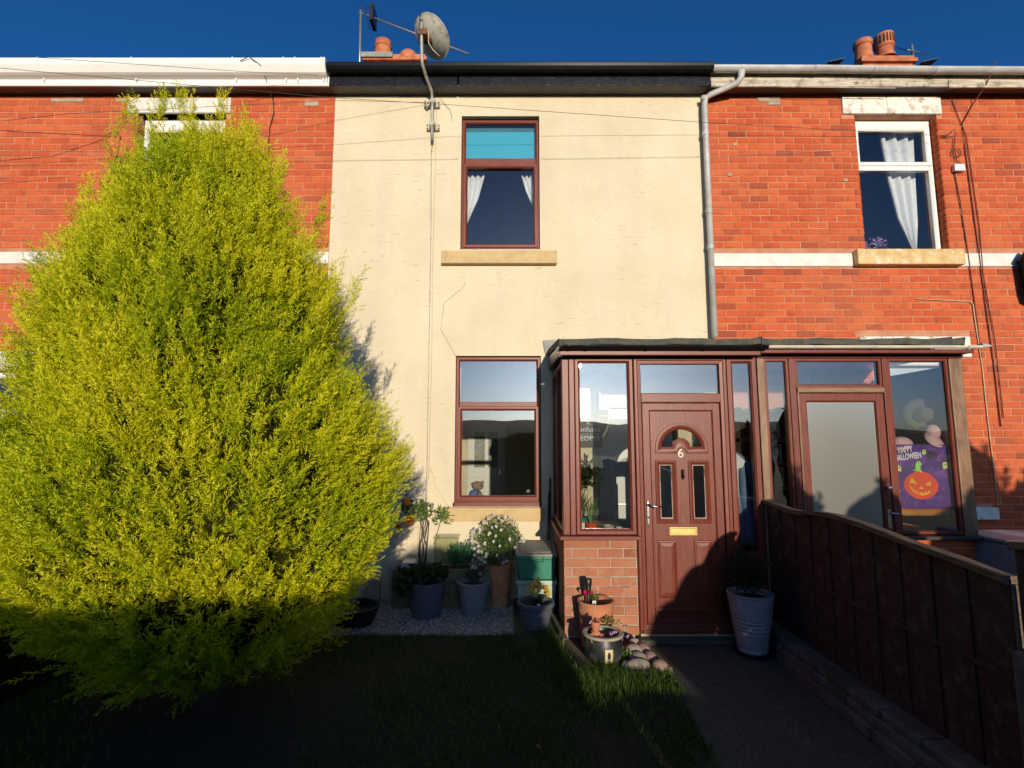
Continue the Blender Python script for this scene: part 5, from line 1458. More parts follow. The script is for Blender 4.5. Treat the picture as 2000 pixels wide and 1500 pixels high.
# --- big terracotta pot at the pier
P6 = thing('potted_plant', 'wide terracotta pot with a pink flower and a solar light, against the brick pier', 'potted plant', (0.715, 4.555, 0))
pot(P6, (0.715, 4.555), 0.155, 0.118, 0.385, 'terracotta', wall=0.014, rim=0.002, rimh=0.012)
sl = thing('solar_light', 'black capped solar light stuck in the wide terracotta pot', 'garden light', (0.655, 4.57, 0.35))
m = MB(); m.lathe([(0.016, 0.35), (0.018, 0.44), (0.026, 0.445), (0.028, 0.505)], (0.655, 4.57, 0), 16); m.build('lens', 'chrome', sl, smooth=True)
m = MB(); m.lathe([(0.030, 0.500), (0.032, 0.51), (0.032, 0.55), (0.028, 0.556), (0, 0.558)], (0.655, 4.57, 0), 18); m.build('cap', 'black_plastic', sl, smooth=True)
blossom(P6, (0.625, 4.50, 0.455), 0.026, 'pink_petal', 8, 2, (-0.3, -1, 0.3), 5)
blossom(P6, (0.665, 4.49, 0.458), 0.022, 'pink_petal', 8, 2, (0.3, -1, 0.3), 6)
m = MB(); m.tube([(0.63, 4.53, 0.34), (0.625, 4.51, 0.45)], 0.003, 5); m.build('stem', 'bark', P6)
blades(P6, 'foliage', (0.705, 4.54), 40, 0.16, 0.09, 0.0035, 'leaf', 95, 0.34, 0.6)
m = MB(); m.box(0.672, 0.70, 4.452, 4.455, 0.335, 0.405); lb = m.build('plant_label', 'white_plastic', P6)
m = MB(); m.box(0.680, 0.692, 4.4505, 4.4515, 0.38, 0.392); m.box(0.680, 0.692, 4.4505, 4.4515, 0.345, 0.36); m.build('print', 'ink', lb)
# --- glazed pot with the flowerpot figure
P7 = thing('glazed_pot', 'black glazed pot with a cream potted-tree plaque, standing on the soil corner', 'pot', (0.715, 4.22, 0))
pot(P7, (0.715, 4.22), 0.138, 0.105, 0.235, 'glazed', wall=0.016, rim=0.004, rimh=0.018, bulge=0.028)
m = MB(); m.lathe([(0.155, 0.221), (0.160, 0.226), (0.161, 0.234), (0.156, 0.240), (0.128, 0.240), (0.124, 0.232), (0.14, 0.222)], (0.715, 4.22, 0), 40, closed=True); m.build('rim', 'stoneware', P7, smooth=True)
pl = MB()
def on_pot(u, z, off=0.0):
    """point on the curved front of the pot: u = angle offset in metres along the surface"""
    t = (z / 0.217); r = 0.105 + 0.033 * t + 0.028 * math.sin(math.pi * min(t, 1)) + 0.0015 + off
    a = -math.pi / 2 + 0.12 + u / r
    return (0.715 + r * math.cos(a), 4.22 + r * math.sin(a), z)
def curved(u0, u1, z0, z1, off, mat, name, parent, shape=None):
    n = 6; vs = []; fs = []
    for j in range(n + 1):
        z = z0 + (z1 - z0) * j / n
        k = shape(j / n) if shape else 1.0
        c = (u0 + u1) / 2; h = (u1 - u0) / 2 * k
        for i in range(4): vs.append(on_pot(c - h + 2 * h * i / 3, z, off))
    for j in range(n):
        for i in range(3): fs.append((j * 4 + i, j * 4 + i + 1, j * 4 + i + 5, j * 4 + i + 4))
    mm = MB(); mm.add(vs, fs); return mm.build(name, mat, parent, smooth='all')
pq = curved(-0.034, 0.034, 0.052, 0.165, 0.001, 'ink', 'plaque', P7)
curved(-0.031, 0.031, 0.055, 0.162, 0.0018, 'tile_cream', 'plaque_face', pq)
for a, b, c, d_ in ((-0.026, -0.0245, 0.060, 0.157), (0.0245, 0.026, 0.060, 0.157), (-0.026, 0.026, 0.060, 0.0615), (-0.026, 0.026, 0.1555, 0.157)):
    curved(a, b, c, d_, 0.0026, 'ink', 'plaque_line', pq)
curved(-0.013, 0.013, 0.092, 0.148, 0.0028, 'ink', 'printed_tree', pq, lambda t: 0.15 + 0.85 * math.sin(math.pi * (1 - t) ** 0.7 * 0.75) if t < 1 else 0.05)
curved(-0.0015, 0.0015, 0.086, 0.094, 0.003, 'ink', 'printed_trunk', pq)
curved(-0.010, 0.010, 0.068, 0.086, 0.0028, 'rust', 'printed_pot', pq, lambda t: 0.7 + 0.3 * t)
blades(P7, 'foliage', (0.80, 4.22), 26, 0.05, 0.05, 0.003, 'leaf', 96, 0.19, 0.7)
rr = random.Random(12)
for k in range(6):
    blossom(P7, (0.765 + rr.uniform(0, .075), 4.19 + rr.uniform(-.03, .03), 0.23 + rr.uniform(0, .02)), 0.015, 'lilac_petal', 5, 1, (rr.uniform(-.3, .3), -1, .6), k + 60)
m = MB(); m.lathe([(0.122, 0.212), (0.07, 0.218), (0, 0.22)], (0.715, 4.22, 0), 28); m.build('top_soil', 'soil', P7, smooth='all')
bush(P7, 'ivy_sprig', (0.795, 4.31, 0.29), 0.05, 60, 0.026, 0.018, 'leaf', 97, fill=0.2, squash=(1.8, .6, .7), tone=(0.4, 1))
FG = thing('flowerpot_figure', 'little figure made of terracotta pots sitting in the black glazed pot', 'garden ornament', (0.655, 4.19, 0.19))
m = MB(); m.lathe([(0.026, 0.195), (0.034, 0.245), (0.036, 0.258)], (0.655, 4.195, 0), 20); m.build('body', 'terracotta', FG, smooth=True)
m = MB(); m.lathe([(0.024, 0.258), (0.036, 0.30), (0.038, 0.318), (0.033, 0.325), (0.0, 0.326)], (0.655, 4.195, 0), 20); hdg = m.build('head', 'terracotta', FG, smooth=True)
for sx in (-0.011, 0.011):
    m = MB(); m.ball((0.655 + sx, 4.163, 0.297), 0.0035, 8, 5); m.build('eye', 'ink', hdg)
m = MB(); m.tube([(0.655 - 0.012 + 0.004 * k, 4.164, 0.283 - 0.004 * math.sin(math.pi * k / 6)) for k in range(7)], 0.0012, 5); m.build('smile', 'ink', hdg)
for s in (-1, 1):
    for k in range(2):
        m = MB(); m.lathe([(0.011, 0), (0.017, 0.03), (0.018, 0.036), (0.014, 0.036), (0.012, 0.01)], (0.655 + s * (0.022 + 0.006 * k), 4.190 - 0.022 * k, 0.235 - 0.014 * k), 14, (s * 0.75, -0.6, -0.3)); m.build('arm', 'terracotta', FG, smooth=True)
        m = MB(); m.lathe([(0.012, 0), (0.019, 0.03), (0.020, 0.038), (0.015, 0.038), (0.012, 0.01)], (0.655 + s * 0.018, 4.170 - 0.020 * k, 0.208), 14, (s * 0.35, -1, 0.05)); m.build('leg', 'terracotta', FG, smooth=True)
bush(FG, 'hair', (0.650, 4.205, 0.333), 0.018, 24, 0.018, 0.010, 'leaf_dark', 98, fill=0.2, tone=(0.3, 1))
blossom(FG, (0.615, 4.18, 0.325), 0.02, 'lilac_petal', 5, 1, (-.3, -1, .4), 99)
# --- rockery stones and board edging
def stone(c, r, label, mat, seed, sx=1.0, sy=1.0, sz=0.6, rz=0.0):
    mm = MB(); mm.ball((0, 0, 0), r, 12, 8, sz, sx, sy, 0.07, seed)
    mm.v = [(c[0] + x * math.cos(rz) - y * math.sin(rz), c[1] + x * math.sin(rz) + y * math.cos(rz), c[2] + z) for x, y, z in mm.v]
    return tag(mm.build('stone', mat, at=c, smooth='all'), label, 'stone', 'stones edging the planted corner by the path')
stone((0.985, 4.36, 0.05), 0.065, 'pale flat topped stone just right of the black glazed pot', 'rock', 1, 1.2, 1.0, 0.7, 0.3)
stone((0.985, 4.24, 0.04), 0.068, 'dull grey stone below the pale flat topped one', 'rock', 2, 1.1, 1.0, 0.6, 1.0)
stone((0.96, 4.12, 0.035), 0.075, 'grey stone in the grass fringe, at the corner front', 'rock', 3, 1.3, 0.9, 0.6, 0.2)
stone((1.075, 4.40, 0.045), 0.055, 'brown stone set upright next to the path, below the doorstep', 'rock_pink', 4, 0.9, 1.5, 0.8, 0.1)
stone((1.09, 4.25, 0.04), 0.05, 'brown pink stone midway along the path edge', 'rock_pink', 5, 0.9, 1.4, 0.8, 0.1)
stone((1.125, 4.11, 0.035), 0.055, 'rounded pinkish stone at the path end of the edging', 'rock_pink', 6, 1.0, 1.2, 0.75, 0.2)
stone((1.02, 4.49, 0.06), 0.045, 'small white capped stone nearest the brick pier', 'rock', 7, 1.1, 0.9, 0.8, 0.5)
stone((0.88, 4.14, 0.03), 0.045, 'small dark stone half under the glazed pot', 'rock', 8, 1.2, 0.9, 0.6, 0.9)
bush(None, 'ground_plant', (0.91, 4.30, 0.05), 0.09, 170, 0.035, 0.02, 'leaf', 101, fill=0.2, squash=(1, 1.2, .6), tone=(0.2, 1)) if False else None
gp = thing('ground_plant', 'low green rosette plant between the glazed pot and the stones', 'plant', (0.91, 4.30, 0))
bush(gp, 'foliage', (0.91, 4.27, 0.04), 0.085, 240, 0.035, 0.018, 'leaf', 101, fill=0.2, squash=(1, 1.4, .6), tone=(0.2, 1))
for k, (x, y) in enumerate(((0.97, 4.50), (0.90, 4.45))):
    blossom(gp, (x, y, 0.10), 0.022, 'lilac_petal', 6, 1, (0, -1, .8), 110 + k)
def plank(label, a, b, w, h, z0, mat='old_board', name='edging_board'):
    d = (Vector(b) - Vector(a)); n = Vector((-d.y, d.x, 0)).normalized() * w / 2
    A, B = Vector(a), Vector(b)
    vs = []
    for z in (z0, z0 + h):
        for p in (A - n, B - n, B + n, A + n): vs.append((p.x, p.y, z))
    mm = MB(); mm.add(vs, [(0, 3, 2, 1), (4, 5, 6, 7), (0, 1, 5, 4), (1, 2, 6, 5), (2, 3, 7, 6), (3, 0, 4, 7)])
    return tag(mm.build(name, mat, at=(A.x, A.y, z0), bevel=0.006), label, 'board')
plank('mossy board edging running from the boxes towards the lawn', (0.40, 5.25, 0), (0.46, 4.60, 0), 0.05, 0.05, 0.0)
plank('weathered board slanting from the brick pier foot to the glazed pot', (0.44, 4.72, 0), (0.60, 4.08, 0), 0.05, 0.045, 0.0)
plank('grey board lying along the front of the planted corner', (0.50, 4.03, 0), (1.02, 4.03, 0), 0.06, 0.03, 0.0)
plank('pale round pole edging the path beside the stones', (1.13, 4.50, 0), (1.19, 4.06, 0), 0.035, 0.04, 0.0)
# poles leaning in the corner by the porch
for k, (x0, x1, lb) in enumerate(((0.395, 0.43, 'glossy black pole leaning in the corner between wall and porch'), (0.36, 0.415, 'dull thinner pole leaning beside the glossy one at the porch corner'))):
    t = thing('leaning_pole', lb, 'pole', (x0, 5.7, 0))
    m = MB(); m.tube([(x0, 5.70 + 0.02 * k, 0.01), (x1, 5.84, 1.32 - 0.15 * k)], 0.010 - 0.003 * k, 10); m.build('shaft', 'black_pvc', t, smooth='all')
    m = MB(); m.tube([(x0, 5.70 + 0.02 * k, 0.01), (x0 + 0.002, 5.70 + 0.02 * k, 0.12)], 0.013, 10); m.build('ferrule', 'steel', t, smooth='all')

# --- plants on the porch sill
Q = thing('potted_plant', 'spidery strap leaved plant in a small orange pot inside the porch window', 'potted plant', (0.715, 4.90, 0.90))
pot(Q, (0.735, 4.88), 0.052, 0.036, 0.075, 'orange_print', z0=0.90, wall=0.004, rimh=0.015, rim=0.004, n=24)
blades(Q, 'foliage', (0.735, 4.88), 60, 0.36, 0.17, 0.006, 'leaf_pale', 121, 0.96, 0.5)
Q = thing('potted_plant', 'second strap leaved plant in a deep green pot at the porch window corner', 'potted plant', (0.62, 4.98, 0.90))
pot(Q, (0.66, 4.97), 0.07, 0.05, 0.12, 'green_box', z0=0.90, wall=0.004, rimh=0.015, rim=0.003, n=24)
blades(Q, 'foliage', (0.65, 4.97), 55, 0.40, 0.18, 0.006, 'leaf_pale', 122, 1.0, 0.6)
Q = thing('potted_plant', 'round leaved houseplant standing tall behind the strap leaves in the porch', 'potted plant', (0.66, 5.35, 0.90))
pot(Q, (0.66, 5.35), 0.09, 0.07, 0.15, 'pot_slate', z0=0.90, wall=0.005, n=24)
bush(Q, 'foliage', (0.74, 5.30, 1.40), 0.20, 420, 0.06, 0.03, 'leaf_dark', 123, fill=0.2, squash=(1.0, 0.8, 1.0), tone=(0.2, 1))
stems(Q, 'stems', (0.68, 5.33), 7, 0.4, 0.13, 0.005, 'bark', 124, 1.02)
Q = thing('potted_plant', 'low cactus in a round pale green bowl on the porch sill', 'potted plant', (0.90, 4.88, 0.90))
pot(Q, (0.895, 4.87), 0.052, 0.036, 0.058, 'stoneware', z0=0.90, wall=0.006, rimh=0.012, rim=0.003, n=24)
m = MB(); m.ball((0.89, 4.87, 0.935), 0.03, 12, 8, 0.5); m.build('cactus', 'soil', Q, smooth='all')
Q = thing('small_box', 'cream ribbed box at the left corner of the porch sill', 'box', (0.59, 4.86, 0.90))
m = MB(); m.box(0.60, 0.672, 4.83, 4.93, 0.90, 0.985); m.build('body', 'cream_plastic', Q, bevel=0.004)
for x in (0.612, 0.626, 0.640, 0.654):
    m = MB(); m.box(x, x + 0.006, 4.827, 4.83, 0.905, 0.96); m.build('rib', 'cream_plastic', Q)
Q = thing('cup_planter', 'tiny flowered cup planter at the door end of the porch sill', 'planter', (1.0, 4.87, 0.90))
pot(Q, (0.99, 4.87), 0.027, 0.018, 0.045, 'white_plastic', z0=0.90, wall=0.003, rimh=0.008, n=20, soil=False)
bush(Q, 'foliage', (0.985, 4.87, 0.955), 0.022, 30, 0.02, 0.01, 'leaf', 125, fill=0.2)

# --- lower window board
BR = thing('teddy_bear', 'brown plush bear in a blue top sitting at the left of the lower window', 'soft toy', (-0.50, 6.10, 1.02))
m = MB(); m.ball((-0.405, 6.10, 1.215), 0.062, 18, 12, 0.86, 1.15, 1.0); hb = m.build('head', 'bear', BR, smooth='all')
m = MB(); m.ball((-0.375, 6.05, 1.195), 0.030, 12, 8, 0.8, 1.1, 1.0); m.build('muzzle', 'bear', hb, smooth='all')
m = MB(); m.ball((-0.352, 6.03, 1.192), 0.008, 8, 6); m.build('nose', 'ink', hb, smooth='all')
for x, z in ((-0.463, 1.235), (-0.350, 1.255)):
    m = MB(); m.ball((x, 6.10, z), 0.019, 10, 7, 1, 1, .6); m.build('ear', 'bear', hb, smooth='all')
for x in (-0.40, -0.365):
    m = MB(); m.ball((x, 6.045, 1.225), 0.005, 8, 5); m.build('eye', 'ink', hb, smooth='all')
m = MB(); m.ball((-0.43, 6.12, 1.11), 0.07, 14, 10, 0.95, 1.1, .9); m.build('blue_top', 'blue_cloth', BR, smooth='all')
m = MB(); m.tube([(-0.40, 6.06, 1.13), (-0.36, 6.03, 1.12), (-0.335, 6.03, 1.08), (-0.33, 6.04, 1.04)], [0.022, 0.02, 0.02, 0.018], 10); m.build('arm', 'bear', BR, smooth='all')
CM = thing('black_case', 'black leather-look case on the window board beneath the bear', 'case', (-0.52, 6.05, 1.02))
m = MB(); m.box(-0.575, -0.40, 6.02, 6.10, 1.021, 1.105); m.build('case', 'black_plastic', CM, bevel=0.010)
m = MB(); m.box(-0.555, -0.52, 6.015, 6.02, 1.025, 1.05); m.build('tag', 'white_plastic', CM)
OR = thing('orange', 'bright orange fruit beside the black case on the window board', 'fruit', (-0.30, 6.03, 1.02))
m = MB(); m.ball((-0.315, 6.03, 1.043), 0.021, 14, 10); m.build('fruit', 'orange_print', OR, smooth='all')
CP = thing('potted_plant', 'pale flowered cactus in a cream dish at the lower window corner', 'potted plant', (0.17, 6.06, 1.02))
m = MB(); m.add([(0.10, 6.03, 1.021), (0.225, 6.03, 1.021), (0.225, 6.10, 1.021), (0.10, 6.10, 1.021), (0.085, 6.02, 1.068), (0.24, 6.02, 1.068), (0.24, 6.11, 1.068), (0.085, 6.11, 1.068)], [(0, 3, 2, 1), (4, 5, 6, 7), (0, 1, 5, 4), (1, 2, 6, 5), (2, 3, 7, 6), (3, 0, 4, 7)]); m.build('dish', 'cream_plastic', CP, bevel=0.004)
m = MB(); m.tube([(0.185, 6.06, 1.06), (0.186, 6.06, 1.10), (0.188, 6.06, 1.145)], [0.016, 0.018, 0.014], 10); m.build('cactus', 'grass_soil', CP, smooth='all')
blossom(CP, (0.185, 6.05, 1.15), 0.03, 'white_petal', 8, 3, (0, -.5, 1), 131)
for k in range(7):
    m = MB(); m.ball((0.10 + 0.018 * k, 6.04, 1.072), 0.009, 6, 5); m.build('pebble', 'white_plastic', CP)
DF = thing('dried_flowers', 'bunch of dusty pink dried flowers behind the red house upstairs glass', 'flowers', (4.5, 6.15, 4.0))
bush(DF, 'blooms', (4.55, 6.13, 4.17), 0.12, 120, 0.035, 0.016, MT['lilac_petal'], 133, fill=0.2, squash=(1.1, .5, .9))
bush(DF, 'blooms', (4.39, 6.13, 4.16), 0.07, 50, 0.04, 0.014, MT['lilac_petal'], 134, fill=0.2, squash=(1.2, .5, .8))
stems(DF, 'stems', (4.53, 6.15), 9, 0.17, 0.08, 0.002, 'bark', 135, 4.0)
BT = thing('brass_ornament', 'tiny brass ornament on the red house upstairs sill corner', 'ornament', (5.03, 6.08, 4.0))
m = MB(); m.lathe([(0.02, 4.0), (0.012, 4.02), (0.022, 4.045), (0.006, 4.06), (0.012, 4.075), (0, 4.085)], (5.04, 6.09, 0), 14); m.build('ornament', 'brass', BT, smooth=True)

# ================================================================== neighbour's porch
PN = thing('porch', 'lean-to porch of brown weathered timber with frosted door, under pale gutter', 'porch', (3.2, 4.72, 0))
for a, b, mt in ((2.280, 2.348, 'oak_v'), (2.575, 2.634, 'rose_v'), (3.444, 3.500, 'rose_v')):
    m = MB(); m.box(a, b, 4.715, 4.80, 0.0, 2.50); m.build('post', mt, PN, bevel=0.006)
m = MB(); m.box(2.634, 2.650, 4.705, 4.78, 0.0, 2.18); m.build('door_stop', 'oak_v', PN, bevel=0.004)
m = MB(); m.box(4.065, 4.19, 4.712, 4.82, 0.86, 2.50); m.build('post', 'oak_v', PN, bevel=0.01)
m = MB(); m.box(4.192, 4.235, 4.78, 5.88, 0.86, 2.45); m.build('side_boarding', 'dark_wood', PN)
m = MB(); m.box(2.28, 4.20, 4.705, 4.80, 2.50, 2.53); m.build('head_rail', 'rose_h', PN, bevel=0.004)
m = MB(); m.box(2.636, 3.442, 4.700, 4.80, 2.176, 2.226); m.build('transom', 'oak_h', PN, bevel=0.008)
for a, b, c, d_ in ((2.35, 2.574, 0.62, 2.498), (2.636, 3.442, 2.228, 2.498), (3.502, 4.063, 0.90, 2.498)):
    f = MB(); f.ring(a, b, c, d_, [(0, 4.79), (0, 4.728), (0.02, 4.728), (0.028, 4.738), (0.028, 4.79)]); w_ = f.build('window_frame', 'rose_v', PN)
    m = MB(); m.box(a + 0.02, b - 0.02, 4.748, 4.753, c + 0.02, d_ - 0.02); m.build('pane', 'glass', w_)
m = MB(); m.box(2.35, 2.574, 4.73, 4.77, 0.0, 0.62); m.build('infill_panel', 'dark_wood', PN, bevel=0.004)
f = MB(); f.ring(2.652, 3.440, 0.03, 2.172, [(0, 4.80), (0, 4.728), (0.003, 4.724), (0.068, 4.724), (0.076, 4.732), (0.082, 4.742), (0.082, 4.80)])
dn = f.build('door', 'rose_v', PN, bevel=0.002)
m = MB(); m.box(2.73, 3.37, 4.745, 4.753, 0.35, 2.10); m.build('pane', 'frosted', dn)
m = MB(); m.box(2.73, 3.37, 4.735, 4.77, 0.10, 0.36); m.build('lower_rail', 'rose_h', dn, bevel=0.004)
m = MB(); m.lathe([(0.010, 0), (0.012, 0.004), (0.008, 0.03), (0.020, 0.045), (0.018, 0.055), (0, 0.058)], (3.400, 4.722, 1.31), 16, (0, -1, 0)); m.build('lock_cylinder', 'chrome', dn, smooth=True)
m = MB(); m.box(3.385, 3.415, 4.715, 4.723, 0.95, 1.12); m.tube([(3.40, 4.715, 1.09), (3.40, 4.68, 1.09), (3.46, 4.68, 1.085)], 0.008); m.build('handle', 'chrome', dn, bevel=0.002)
m = MB(); m.box(3.505, 4.185, 4.765, 5.88, 0.0, 0.855); m.build('base_wall', 'mortar', PN)
brickwork(PN, 3.50, 4.20, 0.03, 0.855, [], 4.760, seed=45, zc=0.0826)
m = MB(); m.box(3.47, 4.27, 4.66, 4.86, 0.857, 0.890); m.build('outer_sill', 'dark_wood', PN, bevel=0.006)
m = MB(); m.box(3.50, 4.19, 4.80, 5.1, 0.86, 0.90); m.build('inner_sill', 'dark_wood', PN)
m = MB(); m.box(2.3, 3.5, 4.75, 5.88, -0.01, 0.03); m.build('floor', 'concrete', PN)
roof_slab(PN, 2.262, 4.10, 1.3)
m = MB(); m.box(2.262, 4.20, 4.585, 4.612, 2.525, 2.562); m.build('fascia', 'rose_h', PN, bevel=0.006)
m = MB(); m.box(2.262, 4.20, 4.612, 4.80, 2.531, 2.545); m.build('soffit', 'dark_wood', PN)
m = MB(); m.box(2.3, 4.19, 4.80, 5.88, 2.55, 2.58); m.build('ceiling', 'white_gloss', PN)
gt = MB(); gt.ext_x(halfround(4.583, 2.560, 0.026), 2.302, 4.235); gt = gt.build('gutter', 'cream_plastic', PN, smooth=True)
for x in (2.72, 3.26, 3.80, 4.10):
    m = MB(); m.ext_x(halfround(4.586, 2.557, 0.029, t=0.002), x, x + 0.018); m.build('gutter_bracket', 'grey_upvc', gt)
m = MB(); m.lathe([(0.026, 0), (0.02, 0.04), (0.008, 0.09), (0, 0.1)], (4.235, 4.557, 2.586), 12, (1, 0, 0)); m.build('gutter_end', 'grey_upvc', gt, smooth=True)
prism('flaked_paint', 'verge_board', PN, [(4.11, 4.70, 2.62), (4.11, 4.70, 2.70), (4.11, 5.88, 2.85), (4.11, 5.88, 2.77), (4.15, 4.70, 2.62), (4.15, 4.70, 2.70), (4.15, 5.88, 2.85), (4.15, 5.88, 2.77)])
# picture frames on the inside wall
for k, (z, dx) in enumerate(((1.86, 0.0), (1.60, 0.01), (1.36, 0.02))):
    lb = ('uppermost', 'middle', 'lowest')[k]
    t = thing('picture_frame', lb + ' of three white edged pictures inside the timber porch', 'picture frame', (2.60 + dx, 5.5, z - 0.1))
    m = MB(); m.ring(2.66 + dx, 2.86 + dx, z - 0.10, z + 0.10, [(0, 5.52), (0, 5.50), (0.012, 5.50), (0.014, 5.51), (0.014, 5.52)]); m.build('frame', 'white_gloss', t)
    m = MB(); m.box(2.67 + dx, 2.85 + dx, 5.512, 5.518, z - 0.09, z + 0.09); m.build('picture', 'photo_print', t)
sh = thing('shelf_unit', 'red brown open shelving behind the narrow pane of the timber porch', 'shelves', (2.7, 5.55, 0.03))
for z in (2.02, 1.74, 1.48, 1.23, 0.9):
    m = MB(); m.box(2.45, 2.95, 5.50, 5.70, z - 0.012, z + 0.022); m.build('shelf', 'shelf_wood', sh)
for x in (2.45, 2.63, 2.93):
    m = MB(); m.box(x, x + 0.02, 5.52, 5.70, 0.03, 2.1); m.build('upright', 'dark_wood', sh)
# hats and caps
ht = thing('sun_hat', 'round straw sun hat hanging behind the timber porch window', 'hat', (3.95, 4.95, 1.75))
m = MB(); m.lathe([(0.0, -0.10), (0.05, -0.10), (0.075, -0.085), (0.085, 0.0), (0.12, 0.004), (0.168, 0.012), (0.170, 0.008), (0.12, -0.003), (0.085, -0.01), (0.0, -0.01)], (3.965, 4.97, 1.99), 36, (0.1, 1, 0.0), 0.9, 0.9); m.build('hat', 'straw', ht, smooth='all')
cp = thing('baseball_cap', 'pink baseball cap hanging over the flag corner under the straw hat', 'cap', (3.95, 5.0, 1.7))
m = MB(); m.ball((3.985, 4.87, 1.815), 0.070, 18, 12, 1.05, 0.95, 0.8); cb = m.build('crown', 'pink_cloth', cp, smooth='all')
m = MB(); m.lathe([(0.0, 0.0), (0.06, 0.004), (0.085, 0.0), (0.086, 0.006), (0.0, 0.012)], (3.955, 4.83, 1.745), 22, (0.1, -0.8, 0.5), 1.0, 1.0); m.build('peak', 'pink_cloth', cb, smooth='all')
m = MB(); m.box(4.035, 4.06, 4.87, 4.90, 1.84, 1.88); m.build('strap', 'ink', cb)
cp = thing('baseball_cap', 'dusky pink cap on its side above the word HAPPY', 'cap', (3.68, 5.0, 1.6))
m = MB(); m.ball((3.68, 4.88, 1.705), 0.08, 18, 12, 0.85, 1.35, 0.8); cb = m.build('crown', 'pink_cloth', cp, smooth='all')
m = MB(); m.lathe([(0.0, 0.0), (0.07, 0.004), (0.09, 0.0), (0.091, 0.006), (0.0, 0.01)], (3.62, 4.85, 1.69), 22, (-0.1, -0.5, 0.9)); m.build('peak', 'pink_cloth', cb, smooth='all')

# Halloween flag, hung behind the glass
FL = thing('halloween_flag', 'purple HAPPY HALLOWEEN flag with a grinning orange pumpkin in the porch window', 'flag', (3.77, 4.79, 1.0))
def fy(x, z): return 4.800 + 0.006 * math.sin((x - 3.5) * 22) * (1 + (1.7 - z)) + 0.003 * math.sin(z * 14)
def fsurf(pts, off, mat, name, parent):
    """outline laid on the cloth; cut into a fan round its centre so that it follows the folds"""
    cx_ = sum(p[0] for p in pts) / len(pts); cz_ = sum(p[1] for p in pts) / len(pts)
    vs = [(cx_, fy(cx_, cz_) - off, cz_)]; fs = []
    n = len(pts)
    for q in (0.5, 1.0):
        for x, z in pts:
            X_, Z_ = cx_ + (x - cx_) * q, cz_ + (z - cz_) * q
            vs.append((X_, fy(X_, Z_) - off, Z_))
    for i in range(n):
        j = (i + 1) % n
        fs += [(0, 1 + i, 1 + j), (1 + i, 1 + n + i, 1 + n + j, 1 + j)]
    mm = MB(); mm.add(vs, fs); return mm.build(name, mat, parent)
vs = []; fs = []
NX, NZ = 40, 20
for j in range(NZ + 1):
    for i in range(NX + 1):
        x = 3.520 + (4.045 - 3.520) * i / NX; z = 1.115 + (1.70 - 1.115) * j / NZ
        vs.append((x, fy(x, z), z))
for j in range(NZ):
    for i in range(NX): a = j * (NX + 1) + i; fs.append((a, a + 1, a + NX + 2, a + NX + 1))
m = MB(); m.add(vs, fs); cl = m.build('cloth', 'purple', FL, smooth='all')
fsurf([(3.56, 1.115), (3.56, 1.065), (3.62, 1.05), (3.9, 1.05), (4.0, 1.065), (4.02, 1.115)], -0.002, 'rust_print', 'hem', FL)
def ell(cx_, cz_, rx, rz, n=30, lob=0.0): return [(cx_ + rx * math.cos(2 * math.pi * k / n) * (1 + lob * math.sin(k * 3)), cz_ + rz * math.sin(2 * math.pi * k / n) * (1 + lob * math.cos(k * 5))) for k in range(n)]
pk = fsurf(ell(3.775, 1.325, 0.156, 0.128, 36, 0.015), 0.0025, 'orange_print', 'pumpkin', FL)
T = lambda L_: [(3.775 + a, 1.325 + b) for a, b in L_]
fsurf(T([(-0.085, 0.075), (-0.115, 0.022), (-0.045, 0.015)]), 0.004, 'yellow_print', 'eye', pk)
fsurf(T([(0.100, 0.048), (0.095, -0.004), (0.035, 0.006)]), 0.004, 'yellow_print', 'eye', pk)
fsurf(T([(-0.005, -0.005), (0.02, -0.032), (-0.03, -0.030)]), 0.004, 'yellow_print', 'nose', pk)
mouth = T([(-0.115, 0.010), (-0.10, -0.045), (-0.06, -0.078), (0.0, -0.092), (0.05, -0.085), (0.09, -0.058), (0.105, -0.030), (0.085, -0.050), (0.07, -0.045), (0.055, -0.066), (0.03, -0.058), (0.01, -0.075), (-0.015, -0.060), (-0.04, -0.068), (-0.055, -0.050), (-0.078, -0.045)])
mm = MB(); mm.add([(x, fy(x, z) - 0.004, z) for x, z in mouth], [tuple(range(len(mouth)))]); mm.build('mouth', 'yellow_print', pk)
hatp = [(3.70, 1.465), (3.73, 1.470), (3.735, 1.525), (3.762, 1.548), (3.795, 1.535), (3.80, 1.505), (3.785, 1.515), (3.782, 1.47), (3.80, 1.45), (3.795, 1.442)]
mm = MB(); mm.add([(x, fy(x, z) - 0.0035, z) for x, z in hatp], [tuple(range(len(hatp)))]); mm.build('stalk', 'green_print', pk)
for cx_, cz_, s in ((3.585, 1.475, 0.7), (4.01, 1.505, 0.75), (3.83, 1.628, 0.55)):
    gh = fsurf([(cx_ + a * s, cz_ + b * s) for a, b in ((-.03, -.04), (-.035, .02), (-.02, .045), (.015, .045), (.035, .02), (.03, -.04), (.01, -.025), (-.01, -.04))], 0.003, 'lime_print', 'printed_ghost', FL)
    for dx in (-.012, .012): fsurf(ell(cx_ + dx * s, cz_ + .015 * s, .007 * s, .011 * s, 8), 0.0045, 'ink_purple', 'ghost_eye', gh)
rr = random.Random(8)
for k in range(26):
    x, z = rr.uniform(3.54, 4.03), rr.uniform(1.14, 1.68)
    if ((x - 3.775) / .17) ** 2 + ((z - 1.325) / .14) ** 2 < 1: continue
    fsurf(ell(x, z, .003, .003, 6), 0.003, 'white_print', 'printed_star', FL)
fsurf(ell(3.90, 1.60, 0.05, 0.04, 14, .15), 0.0015, 'ink_purple', 'printed_cloud', FL)
text('HAPPY', 0.060, (3.640, 4.780, 1.652), 'white_print', 'lettering', FL, 0.0004, -0.10, bold=0.0012)
